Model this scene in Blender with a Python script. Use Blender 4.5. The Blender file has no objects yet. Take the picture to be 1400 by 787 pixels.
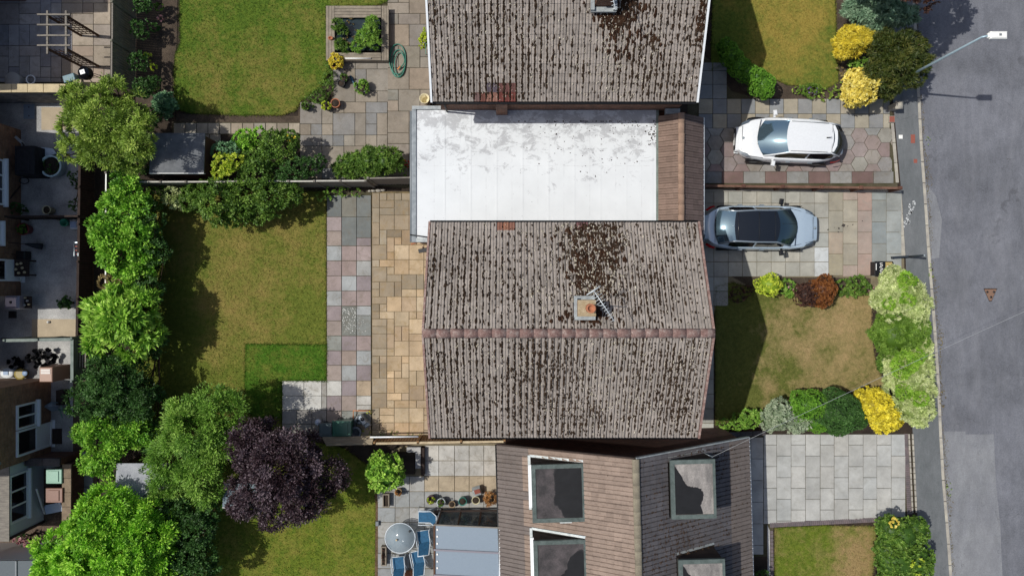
import bpy, math, random
import numpy as np
from mathutils import Vector, Matrix
random.seed(7); RNG = np.random.default_rng(7)
SC = bpy.context.scene
COL = SC.collection
R = math.radians
# ------------------------------------------------------------------ camera, sky, sun, exposure
H, F, CX, CY = 29.0, 933.0, 700.0, 393.5        # drone height, focal length in photo pixels, principal point
cam_d = bpy.data.cameras.new('camera'); cam = bpy.data.objects.new('camera', cam_d); COL.objects.link(cam)
cam.location = (0, 0, H); cam.rotation_euler = (0, 0, 0)
cam_d.sensor_fit = 'HORIZONTAL'; cam_d.sensor_width = 36; cam_d.lens = 36*F/1400
cam_d.clip_start = 0.1; cam_d.clip_end = 2000
SC.camera = cam
ELEV = 58.0
wd = bpy.data.worlds.new('World'); SC.world = wd; wd.use_nodes = True
nt = wd.node_tree; nt.nodes.clear()
sky = nt.nodes.new('ShaderNodeTexSky'); sky.sky_type = 'NISHITA'; sky.sun_disc = False
sky.sun_elevation = R(ELEV); sky.sun_rotation = R(-85); sky.air_density = 1.0; sky.dust_density = 2.5; sky.ozone_density = 0.6
bg = nt.nodes.new('ShaderNodeBackground'); bg.inputs[1].default_value = 0.095
wo = nt.nodes.new('ShaderNodeOutputWorld')
nt.links.new(sky.outputs[0], bg.inputs[0]); nt.links.new(bg.outputs[0], wo.inputs[0])
sd = bpy.data.lights.new('sun', 'SUN'); sd.energy = 3.6; sd.angle = R(0.5); sd.color = (1.0, 0.965, 0.90)
sun = bpy.data.objects.new('sun', sd); COL.objects.link(sun)
ce, se = math.cos(R(ELEV)), math.sin(R(ELEV))
sun.rotation_euler = Vector((ce*0.996, -ce*0.09, -se)).to_track_quat('-Z', 'Y').to_euler()
sun.location = (-20, 2, 40)
SC.view_settings.view_transform = 'Standard'; SC.view_settings.look = 'None'
SC.view_settings.exposure = 0.0; SC.view_settings.gamma = 1.0
SC.render.engine = 'CYCLES'; SC.cycles.max_bounces = 6
SC.render.resolution_x = 1024; SC.render.resolution_y = 575

# ------------------------------------------------------------------ helpers
def W(px, py, h=0.0):
    s = (H-h)/F
    return ((px-CX)*s, (CY-py)*s)
def W3(px, py, h=0.0):
    x, y = W(px, py, h); return Vector((x, y, h))
def U(px, h=0.0): return px*(H-h)/F           # a length in photo pixels at height h, in metres
def C(hx, k=1.0):
    v = [int(hx[i:i+2], 16)/255 for i in (0, 2, 4)]
    return tuple((c/12.92 if c <= .04045 else ((c+.055)/1.055)**2.4)*k for c in v)+(1.0,)
WL = {}
def wl(o): return WL.get(o.name, Vector((0, 0, 0))) if o else Vector((0, 0, 0))
def tag(o, label=None, cat=None, group=None, kind=None):
    if label: o['label'] = label
    if cat: o['category'] = cat
    if group: o['group'] = group
    if kind: o['kind'] = kind
    return o
def thing(name, label, cat, loc=(0, 0, 0), group=None):
    o = bpy.data.objects.new(name, None); COL.objects.link(o); o.location = loc
    o.empty_display_size = 0.2
    WL[o.name] = Vector(loc); return tag(o, label, cat, group)
class MB:
    def __init__(s): s.v = []; s.f = []; s.sm = []
    def add(s, vs, fs, smooth=False):
        n = len(s.v); s.v += [tuple(p) for p in vs]; s.f += [tuple(i+n for i in f) for f in fs]; s.sm += [smooth]*len(fs); return s
    def box(s, x0, x1, y0, y1, z0, z1):
        return s.add([(x0,y0,z0),(x1,y0,z0),(x1,y1,z0),(x0,y1,z0),(x0,y0,z1),(x1,y0,z1),(x1,y1,z1),(x0,y1,z1)],
                     [(0,3,2,1),(4,5,6,7),(0,1,5,4),(1,2,6,5),(2,3,7,6),(3,0,4,7)])
    def cbox(s, c, d, rot=0, tilt=0, b=0.0):      # centred box, rot about z, tilt about its own x axis
        m = Matrix.Translation(Vector(c)) @ Matrix.Rotation(rot, 4, 'Z') @ Matrix.Rotation(tilt, 4, 'X')
        x, y, z = d[0]/2, d[1]/2, d[2]/2
        if b <= 0:
            vs = [(-x,-y,-z),(x,-y,-z),(x,y,-z),(-x,y,-z),(-x,-y,z),(x,-y,z),(x,y,z),(-x,y,z)]
            return s.add([m @ Vector(p) for p in vs], [(0,3,2,1),(4,5,6,7),(0,1,5,4),(1,2,6,5),(2,3,7,6),(3,0,4,7)])
        vs = [(-x,-y,-z),(x,-y,-z),(x,y,-z),(-x,y,-z),(-x,-y,z-b),(x,-y,z-b),(x,y,z-b),(-x,y,z-b),
              (-x+b,-y+b,z),(x-b,-y+b,z),(x-b,y-b,z),(-x+b,y-b,z)]
        return s.add([m @ Vector(p) for p in vs], [(0,3,2,1),(8,9,10,11),(0,1,5,4),(1,2,6,5),(2,3,7,6),(3,0,4,7),
                     (4,5,9,8),(5,6,10,9),(6,7,11,10),(7,4,8,11)])
    def beam(s, a, b, w, h):                       # rectangular bar from a to b, w wide, h deep
        a, b = Vector(a), Vector(b); d = (b-a).normalized()
        up = Vector((0,0,1)) if abs(d.z) < .95 else Vector((1,0,0))
        sx = d.cross(up).normalized()*w/2; sz = sx.cross(d).normalized()*h/2
        vs = [a-sx-sz, a+sx-sz, a+sx+sz, a-sx+sz, b-sx-sz, b+sx-sz, b+sx+sz, b-sx+sz]
        return s.add(vs, [(0,1,2,3),(7,6,5,4),(0,4,5,1),(1,5,6,2),(2,6,7,3),(3,7,4,0)])
    def prism(s, pts, z0, z1, ch=0.0):             # vertical prism over a convex or plain polygon
        n = len(pts)
        a = sum(pts[i][0]*pts[(i+1)%n][1]-pts[(i+1)%n][0]*pts[i][1] for i in range(n))
        if a < 0: pts = pts[::-1]
        vs = [(p[0],p[1],z0) for p in pts]; fs = [tuple(range(n))[::-1]]
        if ch > 0:
            cx = sum(p[0] for p in pts)/n; cy = sum(p[1] for p in pts)/n
            vs += [(p[0],p[1],z1-ch) for p in pts]
            for p in pts:
                d = math.hypot(p[0]-cx, p[1]-cy) or 1; k = max(0, 1-ch*1.3/d)
                vs.append((cx+(p[0]-cx)*k, cy+(p[1]-cy)*k, z1))
            for i in range(n):
                j = (i+1) % n; fs += [(i,j,n+j,n+i),(n+i,n+j,2*n+j,2*n+i)]
            fs.append(tuple(range(2*n, 3*n)))
        else:
            vs += [(p[0],p[1],z1) for p in pts]
            for i in range(n):
                j = (i+1) % n; fs.append((i,j,n+j,n+i))
            fs.append(tuple(range(n, 2*n)))
        return s.add(vs, fs)
    def tube(s, path, r, n=8, cap=True):
        path = [Vector(p) for p in path]; rs = r if isinstance(r, (list, tuple)) else [r]*len(path)
        vs = []; fs = []; prev = None
        for i, p in enumerate(path):
            d = (path[min(i+1, len(path)-1)]-path[max(i-1, 0)]).normalized()
            ref = prev if prev is not None else (Vector((0,0,1)) if abs(d.z) < .9 else Vector((1,0,0)))
            a = (ref - d*ref.dot(d))
            if a.length < 1e-5: a = d.orthogonal()
            a.normalize(); prev = a; b = d.cross(a)
            for k in range(n):
                t = 2*math.pi*k/n; vs.append(p + (a*math.cos(t)+b*math.sin(t))*rs[i])
        m = len(path)
        for i in range(m-1):
            for k in range(n):
                k2 = (k+1) % n; fs.append((i*n+k, i*n+k2, (i+1)*n+k2, (i+1)*n+k))
        if cap: fs += [tuple(range(n))[::-1], tuple(range((m-1)*n, m*n))]
        return s.add(vs, fs, True)
    def lathe(s, c, prof, n=20, sx=1, sy=1, a0=0):  # prof: (r, z) from bottom outside upwards
        vs = []; fs = []
        for r, z in prof:
            for k in range(n):
                t = 2*math.pi*k/n+a0; vs.append((c[0]+r*sx*math.cos(t), c[1]+r*sy*math.sin(t), c[2]+z))
        for i in range(len(prof)-1):
            for k in range(n):
                k2 = (k+1) % n; fs.append((i*n+k, i*n+k2, (i+1)*n+k2, (i+1)*n+k))
        fs.append(tuple(range((len(prof)-1)*n, len(prof)*n)))
        fs.append(tuple(range(n))[::-1])
        return s.add(vs, fs, True)
    def grid(s, rows, smooth=True):               # rows: equal-length lists of points
        n = len(rows[0]); vs = [p for r in rows for p in r]
        fs = [(i*n+j, i*n+j+1, (i+1)*n+j+1, (i+1)*n+j) for i in range(len(rows)-1) for j in range(n-1)]
        return s.add(vs, fs, smooth)
    def build(s, name, mat, parent=None, label=None, kind=None):
        a = np.array(s.v, dtype=float); c = (a.min(0)+a.max(0))/2
        c[2] = a[:, 2].min()
        me = bpy.data.meshes.new(name); me.from_pydata([tuple(p) for p in (a-c)], [], s.f)
        me.polygons.foreach_set('use_smooth', s.sm)
        me.materials.append(mat); me.update()
        o = bpy.data.objects.new(name, me); COL.objects.link(o)
        cv = Vector([float(q) for q in c])
        o.location = cv-wl(parent); o.parent = parent; WL[o.name] = cv
        return tag(o, label, kind=kind)
def finish_smooth(o, ang=35):
    try: o.data.set_sharp_from_angle(angle=R(ang))
    except Exception: pass
    return o
def np_mesh(name, V, Fc, mat, parent=None, tint=None, kind=None, label=None):   # V (n,3), Fc (m,k) arrays
    V = np.asarray(V, dtype=np.float32); Fc = np.asarray(Fc, dtype=np.int32)
    c = (V.min(0)+V.max(0))/2; c[2] = V[:, 2].min()
    me = bpy.data.meshes.new(name); n, k = Fc.shape
    me.vertices.add(len(V)); me.vertices.foreach_set('co', (V-c).ravel())
    me.loops.add(n*k); me.loops.foreach_set('vertex_index', Fc.ravel())
    me.polygons.add(n); me.polygons.foreach_set('loop_start', np.arange(0, n*k, k, dtype=np.int32))
    try: me.polygons.foreach_set('loop_total', np.full(n, k, dtype=np.int32))
    except Exception: pass
    me.update(calc_edges=True); me.polygons.foreach_set('use_smooth', np.zeros(n, dtype=bool))
    if tint is not None:
        at = me.attributes.new('tint', 'FLOAT', 'FACE'); at.data.foreach_set('value', np.asarray(tint, dtype=np.float32))
    me.materials.append(mat)
    o = bpy.data.objects.new(name, me); COL.objects.link(o)
    cv = Vector([float(q) for q in c]); o.location = cv-wl(parent); o.parent = parent; WL[o.name] = cv
    return tag(o, label, kind=kind)

# ------------------------------------------------------------------ materials
def newmat(name):
    m = bpy.data.materials.new(name); m.use_nodes = True; t = m.node_tree
    b = t.nodes['Principled BSDF']; return m, t, b
def pos(t): return t.nodes.new('ShaderNodeNewGeometry').outputs['Position']
def noise(t, vec, scale, det=4, rough=.6, dist=0, stretch=None):
    if stretch:
        mp = t.nodes.new('ShaderNodeMapping'); mp.inputs['Scale'].default_value = stretch
        t.links.new(vec, mp.inputs['Vector']); vec = mp.outputs[0]
    n = t.nodes.new('ShaderNodeTexNoise'); n.inputs['Scale'].default_value = scale; n.inputs['Detail'].default_value = det
    n.inputs['Roughness'].default_value = rough; n.inputs['Distortion'].default_value = dist
    t.links.new(vec, n.inputs['Vector']); return n.outputs['Fac']
def ramp(t, fac, stops, interp='LINEAR'):
    r = t.nodes.new('ShaderNodeValToRGB'); r.color_ramp.interpolation = interp
    e = r.color_ramp.elements
    while len(e) < len(stops): e.new(0.5)
    for i, (p, c) in enumerate(stops):
        e[i].position = p; e[i].color = c if len(c) == 4 else tuple(c)+(1,)
    t.links.new(fac, r.inputs[0]); return r.outputs[0]
def mix(t, fac, a, b, mode='MIX'):
    m = t.nodes.new('ShaderNodeMix'); m.data_type = 'RGBA'; m.blend_type = mode
    def put(s, v):
        if hasattr(v, 'is_output') or isinstance(v, bpy.types.NodeSocket): t.links.new(v, s)
        else: s.default_value = v
    put(m.inputs[0], fac); put(m.inputs[6], a); put(m.inputs[7], b); return m.outputs[2]
def grey(v): return (v, v, v, 1)
def bump(t, b, h, strength=.4, dist=.02):
    n = t.nodes.new('ShaderNodeBump'); n.inputs['Strength'].default_value = strength; n.inputs['Distance'].default_value = dist
    t.links.new(h, n.inputs['Height']); t.links.new(n.outputs[0], b.inputs['Normal'])
MATS = {}
def surf(name, c1, c2=None, scale=3, rough=.85, fine=60, fk=.35, bmp=.4, bd=.01, metal=0, spec=.35, stretch=None, c3=None, objcol=False, lo=.35, hi=.65):
    if name in MATS: return MATS[name]
    m, t, b = newmat(name); P = pos(t)
    c2 = c2 or c1
    st = [(lo, c1), (hi, c2)]
    if c3: st = [(lo-.1, c1), (.5, c2), (hi+.1, c3)]
    base = ramp(t, noise(t, P, scale, 5, stretch=stretch), st)
    if objcol:
        oi = t.nodes.new('ShaderNodeObjectInfo'); base = mix(t, 1, base, oi.outputs['Color'], 'MULTIPLY')
    f = noise(t, P, fine, 3, .7)
    base = mix(t, 1, base, ramp(t, f, [(.25, grey(1-fk)), (.75, grey(1+fk*.6))]), 'MULTIPLY')
    t.links.new(base, b.inputs['Base Color'])
    b.inputs['Roughness'].default_value = rough; b.inputs['Metallic'].default_value = metal
    b.inputs['Specular IOR Level'].default_value = spec
    if bmp: bump(t, b, f, bmp, bd)
    MATS[name] = m; return m
def brick(name, c1, c2, mortar, axis, bw=.225, bh=.075):
    m, t, b = newmat(name); P = pos(t)
    sp = t.nodes.new('ShaderNodeSeparateXYZ'); t.links.new(P, sp.inputs[0])
    cb = t.nodes.new('ShaderNodeCombineXYZ'); t.links.new(sp.outputs[axis], cb.inputs[0]); t.links.new(sp.outputs[2], cb.inputs[1])
    br = t.nodes.new('ShaderNodeTexBrick'); t.links.new(cb.outputs[0], br.inputs['Vector'])
    br.inputs['Scale'].default_value = 1; br.inputs['Brick Width'].default_value = bw; br.inputs['Row Height'].default_value = bh
    br.inputs['Mortar Size'].default_value = .006; br.inputs['Color1'].default_value = c1; br.inputs['Color2'].default_value = c2
    br.inputs['Mortar'].default_value = mortar
    base = mix(t, 1, br.outputs['Color'], ramp(t, noise(t, P, 4, 6), [(.3, grey(.6)), (.7, grey(1.15))]), 'MULTIPLY')
    t.links.new(base, b.inputs['Base Color']); b.inputs['Roughness'].default_value = .9
    bump(t, b, br.outputs['Fac'], -.5, .008); return m
def plain(name, c, rough=.5, metal=0, spec=.5, coat=0, alpha=None, trans=0):
    if name in MATS: return MATS[name]
    m, t, b = newmat(name); P = pos(t)
    base = mix(t, 1, c, ramp(t, noise(t, P, 14, 5), [(.3, grey(.95)), (.7, grey(1.03))]), 'MULTIPLY')
    t.links.new(base, b.inputs['Base Color'])
    b.inputs['Roughness'].default_value = rough; b.inputs['Metallic'].default_value = metal
    b.inputs['Specular IOR Level'].default_value = spec; b.inputs['Coat Weight'].default_value = coat
    b.inputs['Coat Roughness'].default_value = .05
    b.inputs['Transmission Weight'].default_value = trans
    if alpha is not None: b.inputs['Alpha'].default_value = alpha
    MATS[name] = m; return m
def leafmat(name, ca, cb, cc=None, trans=.24, rough=.5, ds=.06):
    def d_(c):
        l = .3*c[0]+.6*c[1]+.1*c[2]; return (c[0]*(1-ds)+l*1.05*ds, c[1]*(1-ds)+l*ds, c[2]*(1-ds)+l*.8*ds, 1)
    ca, cb = d_(ca), d_(cb); cc = d_(cc) if cc else None
    m, t, b = newmat(name)
    at = t.nodes.new('ShaderNodeAttribute'); at.attribute_name = 'tint'
    st = [(0, ca), (1, cb)] if not cc else [(0, ca), (.55, cb), (1, cc)]
    base = ramp(t, at.outputs['Fac'], st)
    base = mix(t, 1, base, ramp(t, noise(t, pos(t), 2.5, 4), [(.3, grey(.72)), (.7, grey(1.2))]), 'MULTIPLY')
    t.links.new(base, b.inputs['Base Color']); b.inputs['Roughness'].default_value = rough
    b.inputs['Specular IOR Level'].default_value = .35
    tr = t.nodes.new('ShaderNodeBsdfTranslucent'); t.links.new(base, tr.inputs[0])
    ms = t.nodes.new('ShaderNodeMixShader'); ms.inputs[0].default_value = trans
    t.links.new(b.outputs[0], ms.inputs[1]); t.links.new(tr.outputs[0], ms.inputs[2])
    t.links.new(ms.outputs[0], t.nodes['Material Output'].inputs[0]); return m
def grassmat(name, green, dark, dry, amount, scale=.9, spots=()):
    m, t, b = newmat(name); P = pos(t)
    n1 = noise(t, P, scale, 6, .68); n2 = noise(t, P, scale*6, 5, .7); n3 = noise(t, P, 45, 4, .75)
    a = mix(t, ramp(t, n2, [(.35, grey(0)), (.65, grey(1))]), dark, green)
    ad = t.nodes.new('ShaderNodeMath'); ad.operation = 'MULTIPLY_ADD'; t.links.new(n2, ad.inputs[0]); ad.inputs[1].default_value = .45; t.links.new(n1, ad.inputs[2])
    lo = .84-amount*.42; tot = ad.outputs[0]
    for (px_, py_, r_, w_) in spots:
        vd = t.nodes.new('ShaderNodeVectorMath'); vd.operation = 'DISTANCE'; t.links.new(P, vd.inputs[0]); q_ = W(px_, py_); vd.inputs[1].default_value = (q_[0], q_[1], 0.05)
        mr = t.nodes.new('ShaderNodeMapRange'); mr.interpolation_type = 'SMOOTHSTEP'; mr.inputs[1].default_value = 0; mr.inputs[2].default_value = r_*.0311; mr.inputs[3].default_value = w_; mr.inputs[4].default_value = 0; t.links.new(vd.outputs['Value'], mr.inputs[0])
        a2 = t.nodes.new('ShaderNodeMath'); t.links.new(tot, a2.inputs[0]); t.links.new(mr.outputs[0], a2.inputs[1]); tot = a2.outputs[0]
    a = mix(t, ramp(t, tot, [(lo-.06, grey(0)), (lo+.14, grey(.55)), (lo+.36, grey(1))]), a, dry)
    a = mix(t, 1, a, ramp(t, n3, [(.3, grey(.5)), (.7, grey(1.35))]), 'MULTIPLY')
    t.links.new(a, b.inputs['Base Color']); b.inputs['Roughness'].default_value = .9; b.inputs['Specular IOR Level'].default_value = .15
    bump(t, b, n3, .8, .03); return m

m_soil = surf('soil', C('2e2620'), C('453a30'), 1.5, .95, 30, .5, .9, .04)
m_ground = surf('rough_ground', C('3c4226'), C('5a5138'), .15, .95, 8, .4, .5, .05)
def asphalt(name, c1, c2, sc=.35, speck=.28):
    m, t, b = newmat(name); P = pos(t)
    base = ramp(t, noise(t, P, sc, 6, .65, .6), [(.32, c1), (.68, c2)])
    base = mix(t, 1, base, ramp(t, noise(t, P, 2.2, 6, .75, stretch=(1.6, .5, 1)), [(.3, grey(.84)), (.7, grey(1.14))]), 'MULTIPLY')
    f = noise(t, P, 22, 6, .85)
    base = mix(t, 1, base, ramp(t, f, [(.3, grey(1-speck*1.3)), (.72, grey(1+speck*1.2))]), 'MULTIPLY')
    vo = t.nodes.new('ShaderNodeTexVoronoi'); vo.inputs['Scale'].default_value = 5; t.links.new(P, vo.inputs['Vector'])
    base = mix(t, ramp(t, vo.outputs['Distance'], [(.04, grey(.35)), (.09, grey(0))]), base, C('8f8d88'))
    base = mix(t, ramp(t, noise(t, P, .55, 7, .7, 1.2, (1.4, .35, 1)), [(.5, grey(0)), (.66, grey(.2))]), base, C('85868a'))
    vc = t.nodes.new('ShaderNodeTexVoronoi'); vc.feature = 'DISTANCE_TO_EDGE'; vc.inputs['Scale'].default_value = .45; vc.inputs['Randomness'].default_value = 1
    wn = t.nodes.new('ShaderNodeTexNoise'); wn.inputs['Scale'].default_value = 1.6; wn.inputs['Detail'].default_value = 5; t.links.new(P, wn.inputs['Vector'])
    va = t.nodes.new('ShaderNodeVectorMath'); va.operation = 'MULTIPLY_ADD'; t.links.new(wn.outputs['Color'], va.inputs[0]); va.inputs[1].default_value = (1.6, 1.6, 0); t.links.new(P, va.inputs[2]); t.links.new(va.outputs[0], vc.inputs['Vector'])
    ck = t.nodes.new('ShaderNodeMath'); ck.operation = 'MULTIPLY'; t.links.new(ramp(t, vc.outputs['Distance'], [(.003, grey(.8)), (.007, grey(0))]), ck.inputs[0]); t.links.new(ramp(t, noise(t, P, .4, 3), [(.5, grey(0)), (.6, grey(.5))]), ck.inputs[1])
    base = mix(t, ck.outputs[0], base, C('434346'))
    t.links.new(base, b.inputs['Base Color']); b.inputs['Roughness'].default_value = .93; b.inputs['Specular IOR Level'].default_value = .2
    bump(t, b, f, .6, .01); return m
m_road = asphalt('road_tarmac', C('5f6167'), C('74767d'))
m_patch = asphalt('patch_tarmac', C('75777c'), C('828487'), .9, .2)
m_pave = asphalt('pavement_tarmac', C('5f6365'), C('6d7072'), .6, .15)
m_kerb = surf('kerb_concrete', C('96918a'), C('b5b0a2'), 2, .9, 40, .3)
m_conc = surf('yard_concrete', C('8c8c8c'), C('bab9b6'), .9, .95, 25, .4)
m_joint = surf('joint_soil', C('3f3f28'), C('575040'), 2.0, .95, 40, .4)
m_jointl = surf('joint_sand', C('6e6654'), C('857a62'), 2.0, .95, 40, .4)
def slabmat(name, k=.16, stain=C('6a6152'), sa=.5, rough=.85):
    m, t, b = newmat(name); P = pos(t)
    oi = t.nodes.new('ShaderNodeObjectInfo')
    base = mix(t, 1, oi.outputs['Color'], ramp(t, noise(t, P, 1.1, 8, .72), [(.3, grey(.74)), (.7, grey(1.16))]), 'MULTIPLY')
    base = mix(t, ramp(t, noise(t, P, 3.2, 7, .75, .8), [(.50, grey(0)), (.68, grey(sa))]), base, stain, 'MIX')
    f = noise(t, P, 38, 5, .75)
    base = mix(t, 1, base, ramp(t, f, [(.25, grey(1-k)), (.75, grey(1+k))]), 'MULTIPLY')
    t.links.new(base, b.inputs['Base Color']); b.inputs['Roughness'].default_value = rough; b.inputs['Specular IOR Level'].default_value = .25
    bump(t, b, f, .35, .01); return m
m_slab = slabmat('stone_slab')
m_slabc = slabmat('concrete_slab', .1, C('8a8880'), .45)
m_slabs = slabmat('sandstone_slab', .16, C('8a7248'), .55)
def tilemat(name, rand=.22, speck=C('a39c8e'), dirt=C('3a332c'), da=.45, sa=.5):
    m, t, b = newmat(name); P = pos(t)
    oi = t.nodes.new('ShaderNodeObjectInfo')
    base = mix(t, 1, oi.outputs['Color'], ramp(t, noise(t, P, .8, 5), [(.3, grey(.88)), (.7, grey(1.1))]), 'MULTIPLY')
    at = t.nodes.new('ShaderNodeAttribute'); at.attribute_name = 'tint'
    base = mix(t, 1, base, ramp(t, at.outputs['Fac'], [(0, grey(1)), (.001, grey(1-rand)), (1, grey(1+rand))]), 'MULTIPLY')
    base = mix(t, ramp(t, noise(t, P, 7, 6, .8), [(.5, grey(0)), (.64, grey(da))]), base, dirt)
    base = mix(t, ramp(t, noise(t, P, 16, 4, .8), [(.60, grey(0)), (.68, grey(sa))]), base, speck)
    f = noise(t, P, 50, 4, .8)
    base = mix(t, 1, base, ramp(t, f, [(.25, grey(.78)), (.75, grey(1.2))]), 'MULTIPLY')
    t.links.new(base, b.inputs['Base Color']); b.inputs['Roughness'].default_value = .9; b.inputs['Specular IOR Level'].default_value = .25
    bump(t, b, f, .5, .01); return m
m_tile = tilemat('concrete_roof_tile')
m_tile2 = tilemat('brown_roof_tile', .10, C('b09a86'), C('4a3d34'), .35, .2)
m_deck = surf('roof_deck', C('1d1916'), C('2a2420'), 3, .95)
m_ridge = surf('ridge_tile_red', C('7c5c55'), C('957a72'), 7, .9, 26, .6, c3=C('b8aaa0'))
m_ridgeb = surf('ridge_tile_buff', C('7d7566'), C('8d8674'), 3, .9, 25, .3)
m_ridget = surf('ridge_tile_tan', C('8e7565'), C('9c8371'), 3, .9, 25, .2)
m_moss = surf('moss', C('352a21'), C('4f4034'), 4, 1, 50, .6, .9, .03, spec=.1)
m_lichen = surf('lichen', C('a79f8c'), C('c9c2b2'), 6, 1, 50, .3)
m_bx = brick('brick_wall_facing_garden', C('6b4636'), C('81563f'), C('7d7468'), 1)
m_by = brick('brick_wall_side', C('6b4636'), C('81563f'), C('7d7468'), 0)
m_bdx = brick('dark_brick_front', C('54352c'), C('683f33'), C('5e564e'), 1)
m_bdy = brick('dark_brick_side', C('5a382d'), C('6f4233'), C('5e564e'), 0)
m_bw = brick('tan_brick', C('7d5a44'), C('8f6a50'), C('7d7468'), 1)
m_bwy = brick('tan_brick_side', C('7d5a44'), C('8f6a50'), C('7d7468'), 0)
m_upvc = plain('white_upvc', C('dfe3e6'), .35)
m_white = plain('white_paint', C('e6e6e2'), .6)
m_glass = plain('window_glass', C('10151a'), .06, spec=.8)
m_blackp = plain('black_plastic', C('15161a'), .45)
m_greyp = plain('grey_plastic', C('6f757a'), .5)
m_lead = surf('lead_flashing', C('8b9194'), C('aab0b0'), 5, .5, 30, .2, .3, metal=.2)
m_metal = plain('galvanised_metal', C('9aa4aa'), .45, .6)
m_woodg = surf('weathered_timber', C('6f6a64'), C('8c867c'), 4, .9, 60, .3, .5, stretch=(1, 6, 6))
m_woodb = surf('brown_timber', C('4c3628'), C('63493a'), 4, .85, 60, .3, .5, stretch=(6, 1, 6))
m_woodt = surf('tan_timber', C('947650'), C('b59a72'), 4, .85, 60, .3, .5, stretch=(6, 1, 6))
m_woodd = surf('dark_timber', C('2c2320'), C('3c302b'), 4, .9, 60, .3)
m_terra = plain('terracotta', C('a56a4c'), .8)
m_bark = surf('bark', C('4a3b2c'), C('5f4d3b'), 8, .95, 60, .4, .8)
m_core = surf('crown_core', C('121a0c'), C('1c2812'), 5, 1)
# ------------------------------------------------------------------ the setting: ground, road, pavement, lawns, paving
def sheet(name, pts, z, mat, h=0.05, px=True, bottom=True, kind='structure'):
    if px: pts = [W(*p) for p in pts]
    return MB().prism(pts, z-h, z).build(name, mat, kind=kind)
KX = [(-60,1246),(0,1249),(112,1254.8),(200,1259.3),(278,1265),(354,1270),(420,1275.5),(515,1282),(610,1286.5),(653,1289),(735,1296),(787,1299.5),(850,1304)]
def kx(y):
    for (a, xa), (b, xb) in zip(KX, KX[1:]):
        if y <= b or b == KX[-1][0]: return xa+(xb-xa)*(y-a)/(b-a)
def bx_(y):                                         # back edge of the pavement
    P = [(-60,1205),(150,1217),(250,1228),(350,1234),(585,1243),(700,1250),(850,1260)]
    for (a, xa), (b, xb) in zip(P, P[1:]):
        if y <= b or b == P[-1][0]: return xa+(xb-xa)*(y-a)/(b-a)
g = MB(); g.box(-200, 200, -200, 200, -.6, -.22); g.build('ground', m_ground, kind='structure')
far = [W(kx(y)+2, y) for y in (-60, 112, 278, 420, 610, 735, 850)]
gl = [(-60, 40), (far[0][0]-.6, 40)] + far + [(far[-1][0]+.6, -40), (-60, -40)]
MB().prism(gl, -.3, 0).build('garden_ground', m_soil, kind='structure')
rd = [(far[0][0]-.5, 40)] + far + [(far[-1][0]+.7, -40), (25.5, -40), (24.0, 40)]
MB().prism(rd, -.3, -.11).build('road', m_road, kind='structure')
MB().prism([(24.0, 40), (25.5, -40), (60, -40), (60, 40)], -.3, 0.0).build('far_verge', m_ground, kind='structure')
MB().prism([(24.0, 40), (25.5, -40), (27.6, -40), (26.1, 40)], -.05, 0.02).build('far_pavement', m_pave, kind='structure')
ys = [-400,-60,50,112,200,278,354,420,515,610,653,735,787,850,1200]
pv = [W(bx_(y)+4, y) for y in ys]+[W(kx(y)-1, y) for y in ys[::-1]]
MB().prism(pv, -.04, .008).build('pavement', m_pave, kind='structure')
sheet('road_patch', [(1293,590),(1322,590),(1322,594),(1361,594),(1364,660),(1370,720),(1373,790),(1376,860),(1306,860),(1298,740),(1291,653)], -.104, m_patch, .02)
sheet('road_patch', [(1268,250),(1282,268),(1290,300),(1286,352),(1274,354),(1269,300)], -.105, m_patch, .02)
# kerb stones
kerb = MB().prism([W(kx(y)-1.5, y) for y in ys[1:-1]]+[W(kx(y)+2.5, y) for y in ys[1:-1]][::-1], -.2, -.03).build('kerb', m_kerb, kind='structure')
y = -40
while y < 830:
    y2 = y+29
    a, b = W(kx(y)-1.8, y+.3), W(kx(y2)-1.8, y2-.3); c, d = W(kx(y2)+2.2, y2-.3), W(kx(y)+2.2, y+.3)
    MB().prism([a, b, c, d], -.13, .012+random.uniform(-.004, .006), .012).build('kerb_stone', m_kerb, kerb); y = y2
def edging(name, x0, y0, x1, y1, w, L, mat, z=.03):
    a = Vector(W(x0, y0)); b = Vector(W(x1, y1)); d = (b-a); n = max(1, round(d.length/L)); d /= n; s = Vector((-d.y, d.x)).normalized()*w/2
    par = MB().prism([a-s*.8, b-s*.8, b+s*.8, a+s*.8], -.06, z-.02).build(name, mat, kind='structure')
    for i in range(n):
        p = a+d*i+d*.012; q = a+d*(i+1)-d*.012
        MB().prism([p-s, q-s, q+s, p+s], -.05, z+random.uniform(-.003, .004), .008).build('edging_stone', mat, par)
    return par
edging('pavement_edging', 1219.5, 168, 1226.5, 250, .13, .9, m_kerb)
edging('pavement_edging', 1229, 262, 1234.5, 352, .19, .9, m_kerb)
# lawns
L1 = [(248,-60),(246,20),(247,58),(240,76),(238,105),(239,132),(243,150),(262,155),(330,158),(385,158),(404,152),(412,138),(440,118),(452,96),(447,86),(446,10),(515,8),(530,2),(530,-60)]
L2 = [(183,268),(300,262),(446,262),(446.5,519),(385,520),(385,600),(300,640),(200,600),(180,520),(176,430),(180,340)]
L2b = [(336,470),(446.3,471),(446.3,520),(385.5,520),(385.8,545),(385.2,572),(370,568),(352,572),(336.6,561),(335.2,520)]
L3 = [(300,625),(410,600),(470,612),(508,640),(514,676),(514,787),(516,850),(250,850),(250,700)]
L4 = [(975,-40),(1140,-40),(1143,60),(1146,112),(1130,121),(1075,116),(1050,104),(1010,84),(972,96)]
L5 = [(978,392),(1002,386),(1040,398),(1120,404),(1160,396),(1192,402),(1190,450),(1197,500),(1212,528),(1200,536),(1150,534),(1080,548),(1020,572),(978,580)]
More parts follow.
